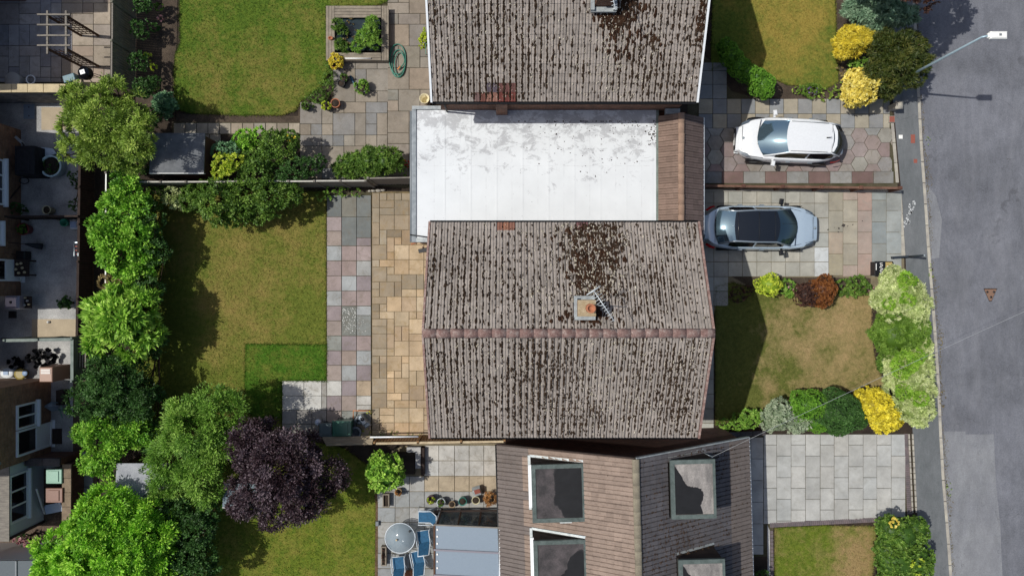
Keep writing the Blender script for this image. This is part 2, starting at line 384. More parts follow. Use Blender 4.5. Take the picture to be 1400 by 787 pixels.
L6 = [(1059,721),(1120,718),(1196,719),(1199,742),(1192,787),(1190,850),(1059,850)]
m_g1 = grassmat('lawn_green', C('5f7426'), C('48621f'), C('857a40'), .30, .9, [(345, 90, 80, .10), (300, 130, 50, .08), (400, 130, 50, .08), (340, 10, 90, -.1)])
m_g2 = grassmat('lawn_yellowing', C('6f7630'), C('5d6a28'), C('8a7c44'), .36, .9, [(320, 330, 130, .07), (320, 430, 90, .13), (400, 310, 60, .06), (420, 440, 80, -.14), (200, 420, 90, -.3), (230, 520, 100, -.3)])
m_g2b = grassmat('lawn_new_turf', C('4f7620'), C('3e6219'), C('7c7c38'), .26, 1.4)
m_g3 = grassmat('lawn_garden_south', C('6f7c28'), C('576a22'), C('8c8240'), .30)
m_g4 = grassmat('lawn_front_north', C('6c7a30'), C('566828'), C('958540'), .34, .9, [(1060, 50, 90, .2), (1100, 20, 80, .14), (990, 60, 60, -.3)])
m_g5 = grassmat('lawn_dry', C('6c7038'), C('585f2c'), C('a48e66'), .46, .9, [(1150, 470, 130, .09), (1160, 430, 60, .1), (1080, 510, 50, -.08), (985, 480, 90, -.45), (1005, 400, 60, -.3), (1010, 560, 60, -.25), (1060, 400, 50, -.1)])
m_g6 = grassmat('lawn_front_south', C('6e7c2a'), C('5a6a24'), C('98835a'), .26, .7, [(1170, 760, 75, .26), (1080, 780, 60, -.05)])
def inpoly(P, X, Y):
    P = np.array(P); c = np.zeros(len(X), bool); j = len(P)-1
    for i in range(len(P)):
        xi, yi = P[i]; xj, yj = P[j]
        k = ((yi > Y) != (yj > Y)) & (X < (xj-xi)*(Y-yi)/(yj-yi+1e-9)+xi); c ^= k; j = i
    return c
def lawn(pts, mat, z, dens=520, hgt=.05, label=None):
    w = [W(*p) for p in pts]
    sheet('lawn', w, z, mat, .06, px=False)
    a = np.array(w); lo, hi = a.min(0), a.max(0); n = int(dens*(hi-lo).prod())
    X = RNG.uniform(lo[0], hi[0], n); Y = RNG.uniform(lo[1], hi[1], n); k = inpoly(w, X, Y)
    for i in range(len(w)):
        a_, b_ = np.array(w[i-1]), np.array(w[i]); m = int(np.hypot(*(b_-a_))*170); u = RNG.random(m)[:, None]; q = a_+(b_-a_)*u+RNG.normal(0, .035, (m, 2)); X = np.append(X, q[:, 0]); Y = np.append(Y, q[:, 1]); k = np.append(k, np.ones(m, bool))
    edge = RNG.random(n) < 1; X = X[k]; Y = Y[k]; n = len(X)
    th = RNG.uniform(0, 6.28, n); ww = RNG.uniform(.006, .016, n); hh = hgt*RNG.uniform(.4, 1.3, n); lx = RNG.normal(0, .03, n); ly = RNG.normal(0, .03, n)
    V = np.zeros((n, 3, 3)); V[:, 0] = np.stack([X-np.cos(th)*ww, Y-np.sin(th)*ww, np.full(n, z)], 1)
    V[:, 1] = np.stack([X+np.cos(th)*ww, Y+np.sin(th)*ww, np.full(n, z)], 1); V[:, 2] = np.stack([X+lx, Y+ly, z+hh], 1)
    o = np_mesh('grass', V.reshape(-1, 3), np.arange(n*3).reshape(-1, 3), mat)
    tag(o, label, 'grass', kind='stuff')
lawn(L1, m_g1, .03, label='short green grass with faded tan patches in the top left garden')
lawn(L2, m_g2, .03, label='yellowing short grass in the middle back garden')
lawn(L2b, m_g2b, .045, label='square of darker fresh turf at the corner of the middle back lawn')
lawn(L3, m_g3, .03, label='mown yellow green grass beside the purple tree')
lawn(L4, m_g4, .03, label='grass with golden patches in the top front garden')
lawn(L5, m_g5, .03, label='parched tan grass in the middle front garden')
lawn(L6, m_g6, .03, label='small grass patch in front of the tiled bungalow')
# ---- paving slabs, each a stone of its own
_rm = {}
def rect_slab(parent, cx, cy, w, h, col, mat, z=.045, th=.04, gap=.02, name='paving_slab'):
    k = (round(w, 2), round(h, 2), mat.name)
    if k not in _rm:
        ww, hh = (k[0]-gap)/2, (k[1]-gap)/2
        mb = MB().prism([(-ww,-hh),(ww,-hh),(ww,hh),(-ww,hh)], -th, 0, .006)
        me = bpy.data.meshes.new(name); me.from_pydata(mb.v, [], mb.f); me.materials.append(mat); _rm[k] = me
    o = bpy.data.objects.new(name, _rm[k]); COL.objects.link(o); o.parent = parent
    o.location = Vector((cx, cy, z+random.uniform(-.003, .004)))-wl(parent)
    o.rotation_euler = (random.gauss(0, .003), random.gauss(0, .003), random.gauss(0, .004)); o.color = col
    return o
def poly_slab(parent, pts, col, mat, z=.045, name='paving_slab', gap=.004):
    n = len(pts); cx = sum(p[0] for p in pts)/n; cy = sum(p[1] for p in pts)/n; q = []
    for p in pts:
        d = math.hypot(p[0]-cx, p[1]-cy); k = max(.5, 1-gap*1.3/max(d, .02)); q.append((cx+(p[0]-cx)*k, cy+(p[1]-cy)*k))
    o = MB().prism(q, 0, z+random.uniform(-.003, .004), .006).build(name, mat, parent); o.color = col; return o
def clip(poly, x0, y0, x1, y1):
    for ax, lim, sg in ((0, x0, 1), (0, x1, -1), (1, y0, 1), (1, y1, -1)):
        out = []
        for i in range(len(poly)):
            a, b = poly[i-1], poly[i]; fa, fb = (a[ax]-lim)*sg, (b[ax]-lim)*sg
            if (fa >= 0) != (fb >= 0):
                t = fa/(fa-fb); out.append((a[0]+(b[0]-a[0])*t, a[1]+(b[1]-a[1])*t))
            if fb >= 0: out.append(b)
        poly = out
        if not poly: return []
    return poly
def jit(hx, k=.09):
    c = C(hx); l = .3*c[0]+.6*c[1]+.1*c[2]; c = tuple(q*.58+l*.42 for q in c[:3]); j = 1+random.gauss(0, k); s = random.gauss(0, k*.25)
    return (c[0]*j*(1+s), c[1]*j, c[2]*j*(1-s), 1)
def pxslab(par, x0, y0, x1, y1, col, mat=None, **kw):
    a = W(x0, y0); b = W(x1, y1)
    return rect_slab(par, (a[0]+b[0])/2, (a[1]+b[1])/2, abs(b[0]-a[0]), abs(b[1]-a[1]), col, mat or m_slab, **kw)
def ashlar(par, x0, y0, x1, y1, u, sizes, cols, mat, skip=None, vcols=None, **kw):
    nx = int(math.ceil((x1-x0)/u-.25)); ny = int(math.ceil((y1-y0)/u-.25)); occ = set()
    for j in range(ny):
        for i in range(nx):
            if (i, j) in occ: continue
            sz = random.sample(sizes, len(sizes))
            for a, b in sz+[(1, 1)]:
                if i+a <= nx and j+b <= ny and all((i+p, j+q) not in occ for p in range(a) for q in range(b)): break
            for p in range(a):
                for q in range(b): occ.add((i+p, j+q))
            X0, Y0, X1, Y1 = x0+i*u, y0+j*u, min(x1, x0+(i+a)*u), min(y1, y0+(j+b)*u)
            if skip and skip((X0+X1)/2, (Y0+Y1)/2): continue
            pxslab(par, X0, Y0, X1, Y1, jit(random.choice(vcols((X0+X1)/2, (Y0+Y1)/2) if vcols else cols)), mat, **kw)
# north garden patio
pA = sheet('patio', [(410.5,142),(454,142),(456,96),(448,80),(515,80),(529,-60),(589,-60),(589,140),(572,148),(566,258),(410,246)], .012, m_joint)
ashlar(pA, 410.5, 140, 530, 246, 15, [(1,1),(1,1),(2,1),(1,2),(2,2)], ['8d7f69','8a806f','858078','7f7d79','93836a'], m_slab)
ashlar(pA, 456, 80, 531, 140, 15, [(1,1),(1,1),(2,1),(2,2)], ['8d7f69','8a806f','858078','7f7d79'], m_slab)
ashlar(pA, 530, -40, 589, 246, 14.8, [(2,2),(1,1),(2,1)], ['8c7d66','887d6b','8a7f72','94826a','85806f'], m_slab)
pth = sheet('path', [(236,166),(411,168),(411,185),(236,184)], .014, m_joint)
for i in range(11): pxslab(pth, 238+i*15.7, 168.5, 253.3+i*15.7, 183.5, jit('9d8f76'))
for i in range(3): pxslab(pth, 255+i*16, 184, 270.3+i*16, 196, jit('8d8068'))
# middle garden: three columns of pink and grey slabs
pC = sheet('patio', [(446.5,262),(508,262),(508,597),(385.5,597),(385.5,520),(446.5,520)], .014, m_joint)
GD, TG, PK, MV, LG, TP, WH, TN, GG = '6c7472', '83806f', '9a837d', '8c7b7d', '969c9c', '9a8577', 'b4b2a8', 'ae9064', '85897f'
cw = [(447,467.4),(467.4,487.8),(487.8,507.6)]
rows = [(267,296.5),(296.5,316),(316,336),(336,356.4),(356.4,377),(377,397.5),(397.5,418),(418,438.3),(438.3,458.6),(458.6,479),(479,499),(499,520),(520,540.5),(540.5,561),(561,580),(580,596)]
tab = [(GD,TG,GD),(PK,None,None),(TP,None,None),(LG,PK,PK),(PK,PK,LG),(PK,LG,MV),(LG,PK,PK),(MV,None,None),(TP,None,None),(GG,MV,PK),(MV,TP,LG),(TP,LG,MV),(WH,MV,TN),(MV,TP,None),(TP,GG,GG),(GG,GG,TN)]
for (y0, y1), cs in zip(rows, tab):
    for (x0, x1), c in zip(cw, cs):
        if c: pxslab(pC, x0, y0, x1, y1, jit(c, .05))
for x0, y0, x1, y1, c in [(467.4,296.5,487.8,336,GD),(487.8,296.5,507.6,325,GD),(487.8,325,507.6,336,MV),(467.4,418,487.8,458.6,'6f756d'),(487.8,418,507.6,431,LG),(487.8,431,507.6,458.6,'7b807a'),(487.8,540.5,507.6,553,WH),(487.8,553,507.6,561,WH)]:
    pxslab(pC, x0, y0, x1, y1, jit(c, .04))
for x0, y0, x1, y1 in [(386,520,416,540.5),(416,520,440,540.5),(386,540.5,416,560),(416,540.5,440,560)]: pxslab(pC, x0, y0, x1, y1, jit('c0beb4', .03))
for y0, y1 in [(520,540.5),(540.5,560)]: pxslab(pC, 440, y0, 447, y1, jit('96938a', .03))
for i in range(3): pxslab(pC, 386+i*20.3, 560, 406.3+i*20.3, 579, jit('8e8983', .06)); pxslab(pC, 386+i*20.3, 579, 406.3+i*20.3, 596, jit('8a8578', .06))
pD = sheet('patio', [(508.5,262),(592,262),(592,597),(508.5,597)], .016, surf('sandy_joint', C('5e5540'), C('857454'), 3, .95, 40, .4))
ashlar(pD, 509, 264, 590, 594, 10.1, [(2,2),(2,2),(2,2),(1,1),(2,1),(1,2)], ['a88f62','b3986a','ab8b5c','ae9468','a2875c'], m_slabs,
       vcols=lambda x, y: ['9c8762','a08a64','98835e'] if (x < 528 or (x < 560 and y < 320) or 380 < y < 400) else ['ba975c','c09f66','b6925a','bc9c66','b09060'])
# south garden patio
pF = sheet('patio', [(514,640),(540,612),(572,606),(690,606),(690,850),(514,850)], .014, m_jointl)
rws = [(608,629,['b0aca2','b3afa4']),(629,650,['aeaaa0','a9a59b']),(650,671,['a38f6a','aa946c','a5a198']),(671,693,['8f9290','999a96','95866a']),(693,713,['a5a6a3','8e9291']),(713,734,['8b8f8f','969996']),(734,755,['8b8f8f','90938f']),(755,776,['8b8f8f','90938f']),(776,797,['8b8f8f','90938f']),(797,818,['8b8f8f'])]
xs = [515,540.5,560,580.5,600,621.5,641.6,661.5,681]
for y0, y1, cs in rws:
    for x0, x1 in zip(xs, xs[1:]):
        if x0 < 580 and y0 < 650: continue
        pxslab(pF, x0, y0, x1, y1, jit(random.choice(cs[:2] if x0 > 570 or len(cs) < 3 else ['8f9290','a0a19d']), .05), m_slab)
# driveways
d1 = sheet('driveway', [(940,60),(972,84),(1000,125),(1040,136),(1215,136),(1221,160),(1227,256),(940,256)], .014, m_joint)
for r_, (y0, y1) in enumerate([(86,97),(97,116),(116,135.5),(135.5,156),(156,175.6)]):
    for i in range(15):
        x0 = 954.7+i*19.4; x1 = x0+19.4
        if r_ == 0 and x0 > 975: continue
        if r_ == 1 and x0 > 986: continue
        if r_ == 2 and x0 > 990: continue
        if x1 > 1217: x1 = 1216
        if x1-x0 > 5: pxslab(d1, x0, y0, x1, y1, jit(('a39678' if (i+r_) % 2 else '85888a') if r_ > 2 else '7f8688', .05), m_slabc)
hx = ['8e7c76','917f7a','8c857b','959080','958a7c','8a716c','918c86']
bx0, by0 = W(942, 234.6); bx1, by1 = W(1219, 175.6); dx, dy = U(17.9), U(19.7)
i = 0
for ci in range(-1, 17):
    for ri in range(-1, 5):
        cx, cy = bx0+ci*dx, by0+ri*dy+(dy/2 if ci % 2 else 0); s_ = dy/math.sqrt(3)
        p = clip([(cx+s_*math.cos(k*math.pi/3)*1.02, cy+s_*math.sin(k*math.pi/3)) for k in range(6)], bx0, by0, bx1-abs(.1*(ri % 2)), by1)
        if len(p) > 2 and max(q[0] for q in p)-min(q[0] for q in p) > .06 and max(q[1] for q in p)-min(q[1] for q in p) > .06:
            hc = '8b8a84' if (ri <= -1 or ri >= 3 or (cy > by1-.2)) else random.choice(hx)
            poly_slab(d1, p, jit(hc, .06), m_slab); i += 1
for i in range(9):
    x0 = 957+i*29.6; x1 = min(x0+29.6, 1221)
    pxslab(d1, x0, 234.6, x1, 251, jit(['8a8983','7c5a52'][i % 2] if x0 > 980 else '7c7f80', .05), m_slab)
d2 = sheet('driveway', [(940,256.5),(1229,256.5),(1236,340),(1236,402),(1190,402),(1150,382),(1050,380),(1010,392),(975,430),(975,597),(940,597)], .014, m_jointl)
rr = [258.5,278,298,318,338,358,378,398,418,438,458,478,498,518,538,558,578,596]
for j, (y0, y1) in enumerate(zip(rr, rr[1:])):
    for i in range(9):
        x0 = 956+i*19.6; x1 = x0+19.6
        if y0 >= 378 and x0 > 960+(19.6 if y0 < 400 else 0): continue
        pxslab(d2, x0, y0, x1, min(y1, 596), jit('a19f90', .05) if (i < 8 or j not in (4, 5)) else jit('b9bfbf', .02), m_slabc)
for k, (x0, x1, cs) in enumerate([(1132.4,1152,['a39670','9c9378','a08d72']),(1152,1172,['a5987a','a38b76','a98f7c']),(1172,1191.5,['a98874','a6836f','a58b78']),(1191.5,1211,['8e938a','868f8c','939a8f']),(1211,1232,['8f9691','8a9390'])]):
    y0 = 258.5-(k % 2)*14
    while y0 < 376:
        y1 = y0+29.5; pxslab(d2, x0, max(y0, 258.5), x1, min(y1, 378), jit(random.choice(cs), .05), m_slabc); y0 = y1
for x0 in (1212, 1223): pxslab(d2, x0, 379, x0+10.5, 401, jit('8e8478', .04), m_slabc)
d3 = sheet('driveway', [(1020,588),(1044,588),(1044,593),(1241,593),(1246,702),(1216,706),(1058,714),(1052,760),(1020,760)], .014, m_joint)
xs = [1026.5,1044,1062,1081.5,1101,1121,1140,1159.6,1179.4,1198,1217.5,1236.8]
for i, (x0, x1) in enumerate(zip(xs, xs[1:])):
    y0 = 593-(15 if i % 2 else 0)-(0 if i else -4)
    while y0 < 757:
        y1 = y0+29.5; bot = 757 if i < 1 else (715-(x0-1050)*.053); sk = (x0-1140)*.005
        if y0 > bot: break
        if min(y1, bot)-max(y0, 593) > 3: pxslab(d3, x0+sk, max(y0, 593), x1+sk, min(y1, bot), jit('a9aaa4', .04), m_slabc)
        y0 = y1
def brickrow(name, a, b, w, n, mat, z=.05):
    a, b = Vector(W(*a)), Vector(W(*b)); d = (b-a)/n; s = Vector((-d.y, d.x)).normalized()*w/2
    par = MB().prism([a-s, b-s, b+s, a+s], -.03, z-.025).build(name, m_joint, kind='structure')
    for i in range(n):
        p, q = a+d*(i+.06), a+d*(i+.94); MB().prism([p-s, q-s, q+s, p+s], 0, z+random.uniform(-.003, .003), .006).build('edging_brick', mat, par)
m_eb = surf('edging_brick', C('5f5a5c'), C('76696a'), 4, .9, 40, .3)
brickrow('brick_edging', (1052,717), (1215,708.5), .2, 60, m_eb)
brickrow('brick_edging', (1239,592), (1243,702), .22, 40, m_eb)
brickrow('brick_edging', (1054.5,724), (1056.5,850), .12, 24, m_eb)
brickrow('brick_edging', (1246.5,592), (1251.5,700), .07, 14, m_kerb, .08)
brickrow('brick_edging', (1241.5,592), (1246.5,700), .06, 14, m_kerb, .08)
# west yards and terraces
pE = sheet('terrace', [(-80,-60),(153,-60),(153,115),(-80,115)], .014, m_joint)
ashlar(pE, -60, -24, 152, 113, 14.5, [(2,2),(2,2),(2,1),(1,2),(1,1)], ['8a7a72','80767a','93806e','a08a70'], m_slab, vcols=lambda x, y: ['a8957a','a38f78','9d8872'] if x > 85 else ['a89c96','aea299','9c9698'])  # slab colours follow the cast shadow's edge: tan in sun, greyer in shade
yd = sheet('yard', [(-60,126),(108,126),(108,298),(-60,298)], .012, m_conc)
yd = sheet('yard', [(-60,298),(108,298),(108,462),(-60,462)], .0125, m_conc)
sheet('path', [(57,147),(100,147),(100,178),(57,178)], .02, surf('sun_patch_concrete', C('a89a84'), C('b5a68e'), 2, .95, 40, .2), .03)  # tan sheet paints the sun patch falling between the houses
sheet('path', [(44,436),(117,436),(117,462),(44,462)], .02, surf('sun_patch_concrete', C('a89a84'), C('b5a68e')), .03)  # second sun patch, also coloured onto the yard as a tan sheet
pG = sheet('yard', [(-60,463),(100,463),(100,640),(-60,640)], .012, m_conc)
sheet('yard', [(100,463),(133,463),(133,700),(100,700)], .013, surf('bare_earth', C('4c4035'), C('5b4d3f'), 2), .03)
for i, (a, b) in enumerate([(607,626),(626,655),(655,690)]): pxslab(pG, 112, a+10, 128, b+10, jit('8b8f96', .03), m_slabc)
pH = sheet('yard', [(-60,640),(112,640),(112,850),(-60,850)], .0122, surf('brown_gravel', C('55483f'), C('6a5a4d'), 3, .95, 18, .6, .9, .03))
sheet('flower_bed', [(186,-60),(244,-60),(242,60),(236,100),(236,160),(186,160)], .02, surf('bed_soil', C('463c32'), C('5a4e42'), 2, .95, 25, .5, .9, .04), .05)
sheet('flower_bed', [(242,156),(408,159),(409,140),(412,168),(240,167)], .022, surf('bed_soil', C('463c32'), C('5a4e42')), .05)
sheet('flower_bed', [(1000,378),(1190,380),(1190,404),(1120,406),(1040,400)], .021, surf('bed_soil', C('463c32'), C('5a4e42')), .05)
sheet('flower_bed', [(1143,0),(1160,0),(1200,140),(1160,140),(1060,134),(1015,124),(1000,96),(1050,105),(1075,117),(1130,122),(1146,112)], .021, surf('bed_soil', C('463c32'), C('5a4e42')), .05)
sheet('concrete_edge', [(1052,724),(1053.5,850),(1050,850),(1048.5,716)], .03, m_conc, .05)
# covers let into the surface
def lid(name, label, cat, pts, z, mat, rim, hgt=.03):
    w = [W(*p) for p in pts]; n = len(w); cx = sum(p[0] for p in w)/n; cy = sum(p[1] for p in w)/n
    t = thing(name, label, cat, (cx, cy, z))
    big = [(cx+(p[0]-cx)*1.12, cy+(p[1]-cy)*1.12) for p in w]
    MB().prism(big, z-.04, z+hgt-.012).build('frame', rim, t); MB().prism(w, z-.03, z+hgt, .008).build('cover_plate', mat, t); return t
m_rust = plain('rusty_iron', C('7a5f4e'), .8); m_redc = plain('red_paint_worn', C('8c4f42'), .8)
t = lid('manhole_cover', 'triangular rusty manhole cover set in the road', 'manhole cover', [(1348,395),(1365,395),(1358,411),(1355,411)], -.11, m_rust, m_patch, .012)
for px, py in ((1352, 399), (1361, 399), (1357, 406)): x, y = W(px, py); MB().lathe((x, y, -.1), [(.05, 0), (.05, .012)], 8).build('bolt', m_blackp, t)
lid('utility_cover', 'larger worn red cover in the pavement near the white car drive', 'cover', [(1245,184),(1251,184),(1251,196),(1245,196)], .0, m_redc, m_pave, .014)
lid('utility_cover', 'small square red cover in the pavement south of the larger one', 'cover', [(1249,217.5),(1254,217.5),(1254,223),(1249,223)], .0, m_redc, m_pave, .014)
lid('utility_cover', 'small pale square cover beside the pavement edging', 'cover', [(1228.5,184.5),(1234,184.5),(1234,190),(1228.5,190)], .0, m_white, m_pave, .02)
t = lid('manhole_cover', 'blue grey rectangular cover in the shaded yard', 'manhole cover', [(33,143),(48,143),(48,163),(33,163)], .015, plain('blue_grey_lid', C('6f8094'), .6), m_conc, .03)
for q in (147, 159): x, y = W(40.5, q); MB().lathe((x, y, .04), [(.03, 0), (.03, .01)], 8).build('lifting_eye', m_blackp, t)
lid('stone_block', 'low reddish brick stub at the corner of the white car drive', 'brick stub', [(1214,160),(1221,160),(1221,168),(1214,168)], .01, m_redc, m_kerb, .12)
# pale paint splash on the pavement
sp = MB(); random.seed(3)
for i in range(26):
    t_ = i/33; px, py = 1248-14*t_+random.gauss(0, 1.6+t_*1.5), 276+44*t_+random.gauss(0, 2); x, y = W(px, py); r = random.uniform(.02, .06)
    n = 7; sp.add([(x+r*random.uniform(.5, 1.2)*math.cos(k*6.283/n), y+r*random.uniform(.6, 1.6)*math.sin(k*6.283/n), .0115) for k in range(n)], [tuple(range(n))])
tag(sp.build('paint_splash', plain('worn_white_paint', C('b4b7b7'), .8)), 'spilled white paint across the pavement by the grey car drive', 'paint stain', kind='stuff')

def scatter(name, label, cat, items, mat, z, n=5, flat=True):
    V = []; F_ = []; k = 0
    for px, py, r in items:
        x, y = W(px, py, z); a0 = random.uniform(0, 6.28)
        V += [(x+r*random.uniform(.5, 1.2)*math.cos(a0+6.283*i/n), y+r*random.uniform(.5, 1.2)*math.sin(a0+6.283*i/n), z+(0 if flat else random.uniform(0, .02))) for i in range(n)]; F_.append(list(range(k, k+n))); k += n
    return tag(np_mesh(name, np.array(V), np.array(F_), mat, kind='stuff'), label, cat)
scatter('fallen_petals', 'white petals scattered over one dark slab of the three column path', 'petals', [(random.uniform(468, 487), random.uniform(421, 457), random.uniform(.008, .02)) for _ in range(110)]+[(random.uniform(487, 500), random.uniform(430, 455), .012) for _ in range(22)], m_white, .056)
scatter('oil_stain', 'dark oil drips on the slabs in front of the grey car', 'stain', [(1153.5, 308, .09), (1147, 312, .045), (1146, 317, .04), (1132, 314, .04), (1159, 309, .025), (1166, 307, .03), (1141, 311, .02), (1179, 302, .03)], plain('oil', C('3a3430'), .6), .0545, 9)
random.seed(21)
lit = []
for _ in range(2600):
    y = random.uniform(-20, 800); d = abs(random.gauss(0, 2.2)); w_ = .5+.5*math.sin(y*.031)+.5*math.sin(y*.083+1)
    if random.random() < .25+.5*max(0, w_): lit.append((kx(y)+3.2+d*(.5+max(0, w_)), y, random.uniform(.008, .03)))
scatter('gutter_litter', 'brown grit and leaf litter along the road gutter', 'litter', lit, surf('litter', C('3f372a'), C('6b5f48'), 9, 1, 40, .4, c3=C('5a6030')), -.098)

for nm_, a_, b_ in (('rough_grass', (-60, -40), (17.5, W(0, 852)[1])), ('rough_grass', (-60, W(0, -62)[1]), (16.2, 40))):
    MB().prism([(a_[0], a_[1]), (b_[0], a_[1]), (b_[0], b_[1]), (a_[0], b_[1])], -.03, .009).build(nm_, m_g3, kind='structure')
# ------------------------------------------------------------------ roofs and buildings
def tile_verts(w, L, lift, hr, prof=None):
    fx = prof or [(0, 0), (.07, 0), (.17, 1), (.40, 1), (.50, .15), (.60, 1), (.84, 1), (.94, 0)]
    vs = []
    for yy, z0 in ((-.012, lift), (L, .002)):
        vs += [((f)*w, yy, z0+h*hr) for f, h in fx]
    vs += [(f*w, -.012, -.012) for f, h in fx]
    n = len(fx); fs = [(j, j+1, n+j+1, n+j) for j in range(n-1)] + [(2*n+j, 2*n+j+1, j+1, j) for j in range(n-1)]
    return np.array(vs), fs
class Slope:
    def __init__(s, P0, du, dv, width, length):
        s.P0, s.du, s.dv = Vector(P0), Vector(du).normalized(), Vector(dv).normalized()
        s.n = s.du.cross(s.dv).normalized(); s.w, s.L = width, length
        s.flip = s.n.z < 0
        if s.flip: s.n = -s.n
        s.M = np.array([list(s.du), list(s.dv), list(s.n)])
    def at(s, u, v, h=0): return s.P0+s.du*u+s.dv*v+s.n*h
def tile_roof(roof, slopes, tw, rows, lift, hr, mat, col, limit=300, special=None, hole=None, prof=None, name='roof_tile'):
    special = special or {}; items = []
    for si, sl in enumerate(slopes):
        ex = sl.L/rows; nc = int(sl.w/tw)
        twr = sl.w/nc
        for r in range(rows):
            for c in range(nc):
                p = sl.at((c+.5)*twr, (r+.5)*ex)
                if hole and hole(p, si): continue
                px, py = CX+p.x*F/(H-p.z), CY-p.y*F/(H-p.z)
                vis = -20 < px < 1420 and -12 < py < 800
                items.append((0 if (si, r, c) in special else 1, 0 if vis else 1, -p.z, random.random(), si, r, c, ex, twr))
    items.sort(); meshes = {}; rest_v = []; rest_f = []; nv = 0
    for k, it in enumerate(items):
        _, _, _, _, si, r, c, ex, twr = it; sl = slopes[si]
        if k < limit:
            if si not in meshes:
                vs, fs = tile_verts(twr, ex+.05, lift, hr, prof)
                if sl.flip: vs = vs*np.array([-1, 1, 1]); fs = [f[::-1] for f in fs]
                me = bpy.data.meshes.new(name)
                me.from_pydata([tuple(v) for v in vs], [], fs); me.materials.append(mat); meshes[si] = me
            o = bpy.data.objects.new(name, meshes[si]); COL.objects.link(o); o.parent = roof
            o.location = sl.at(c*twr, r*ex, .01+random.uniform(0, .006))-wl(roof)
            m = Matrix((-sl.du if sl.flip else sl.du, sl.dv, sl.n)).transposed()
            o.rotation_euler = m.to_euler(); o.rotation_euler.z += random.gauss(0, .004)
            o.color = special.get((si, r, c)) or jit2(col[si], .07)
        else:
            vs, fs = tile_verts(twr, ex+.05, lift, hr, prof)
            w = vs @ sl.M + np.array(sl.at(c*twr, r*ex, .01+random.uniform(0, .006)))
            rest_v.append(w); rest_f.append(np.array(fs)+nv); nv += len(vs)
    if rest_v:
        nf = len(rest_f[0]); tn = np.repeat(RNG.uniform(.25, .75, len(rest_f)), nf)
        o = np_mesh(name, np.concatenate(rest_v), np.concatenate(rest_f), mat, roof, tn, kind='stuff'); o.color = col[0]
def jit2(c, k):
    j = 1+random.gauss(0, k); return (c[0]*j, c[1]*j, c[2]*j, 1)
def clumps(name, parent, slope, pts, mat, ru=(.022, .046), rv=(.035, .13), hz=(.006, .02), h0=.082):
    V = []; Fc = []; n = 7; k = 0
    for (u, v, s) in pts:
        a, b, hh = random.uniform(*ru)*s, random.uniform(*rv)*s, random.uniform(*hz)
        ring = [(u+a*random.uniform(.55, 1.25)*math.cos(6.283*i/n), v+b*random.uniform(.5, 1.25)*math.sin(6.283*i/n), h0-.03) for i in range(n)]
        for q in ring+[(u, v, h0+hh)]: V.append(slope.at(*q))
        Fc += [(k+i, k+(i+1) % n, k+n) for i in range(n)]; k += n+1
    return np_mesh(name, np.array([list(p) for p in V]), np.array(Fc), mat, parent, kind='stuff')
def moss_pts(sl, n, tw, rows, hot=None, bias=None, flow=True):
    out = []; ex = sl.L/rows; 
    nf = [(random.uniform(0, sl.w), random.uniform(0, sl.L), random.uniform(.25, .9)) for _ in range(24)]
    tries = 0
    while len(out) < n and tries < n*30:
        tries += 1
        u = random.uniform(.05, sl.w-.05); v = random.uniform(.03, sl.L-.05)
        d = .17+sum(math.exp(-(((u-a)/s)**2+((v-b)/(s*1.4))**2)) for a, b, s in nf)*.55
        if bias: d *= bias(u, v)
        hotv = 0
        if hot: hotv = sum(w*math.exp(-(((u-a)/su)**2+((v-b)/sv)**2)) for a, b, su, sv, w in hot)
        if random.random() > d*.6+hotv: continue
        uu = round(u/tw)*tw+random.gauss(0, .014) if random.random() < (.8 if hotv < .3 else .45) else u
        out.append((min(max(uu, .03), sl.w-.03), v, random.uniform(.5, 1.1)*(1.25 if hotv > .4 else 1)))
    return out
def roof_deck(slopes, th=.12):
    mb = MB()
    for sl in slopes:
        a = [sl.at(0, 0), sl.at(sl.w, 0), sl.at(sl.w, sl.L), sl.at(0, sl.L)]
        b = [sl.at(0, 0, -th), sl.at(sl.w, 0, -th), sl.at(sl.w, sl.L, -th), sl.at(0, sl.L, -th)]
        mb.add([tuple(p) for p in a+b], [(0,1,2,3),(7,6,5,4),(0,4,5,1),(1,5,6,2),(2,6,7,3),(3,7,4,0)])
    return mb
def ridge_tiles(roof, a, b, n, r, mat, hgt=.75):
    a, b = Vector(a), Vector(b); d = (b-a)/n; s = Vector((-d.y, d.x, 0)).normalized()
    for i in range(n):
        p, q = a+d*i, a+d*(i+1.03); rows = []; rz = random.uniform(-.006, .006); ro = random.gauss(0, .003)
        for pt, rr in ((p, r*1.01), (q, r*.985)):
            rows.append([pt+s*(rr*math.cos(t)+ro)+Vector((0, 0, rr*hgt*math.sin(t)+rz)) for t in [math.pi*k/8 for k in range(9)]])
        rows.append([v-Vector((0, 0, .03)) for v in rows[1]])
        MB().grid(rows).build('ridge_tile', mat, roof)
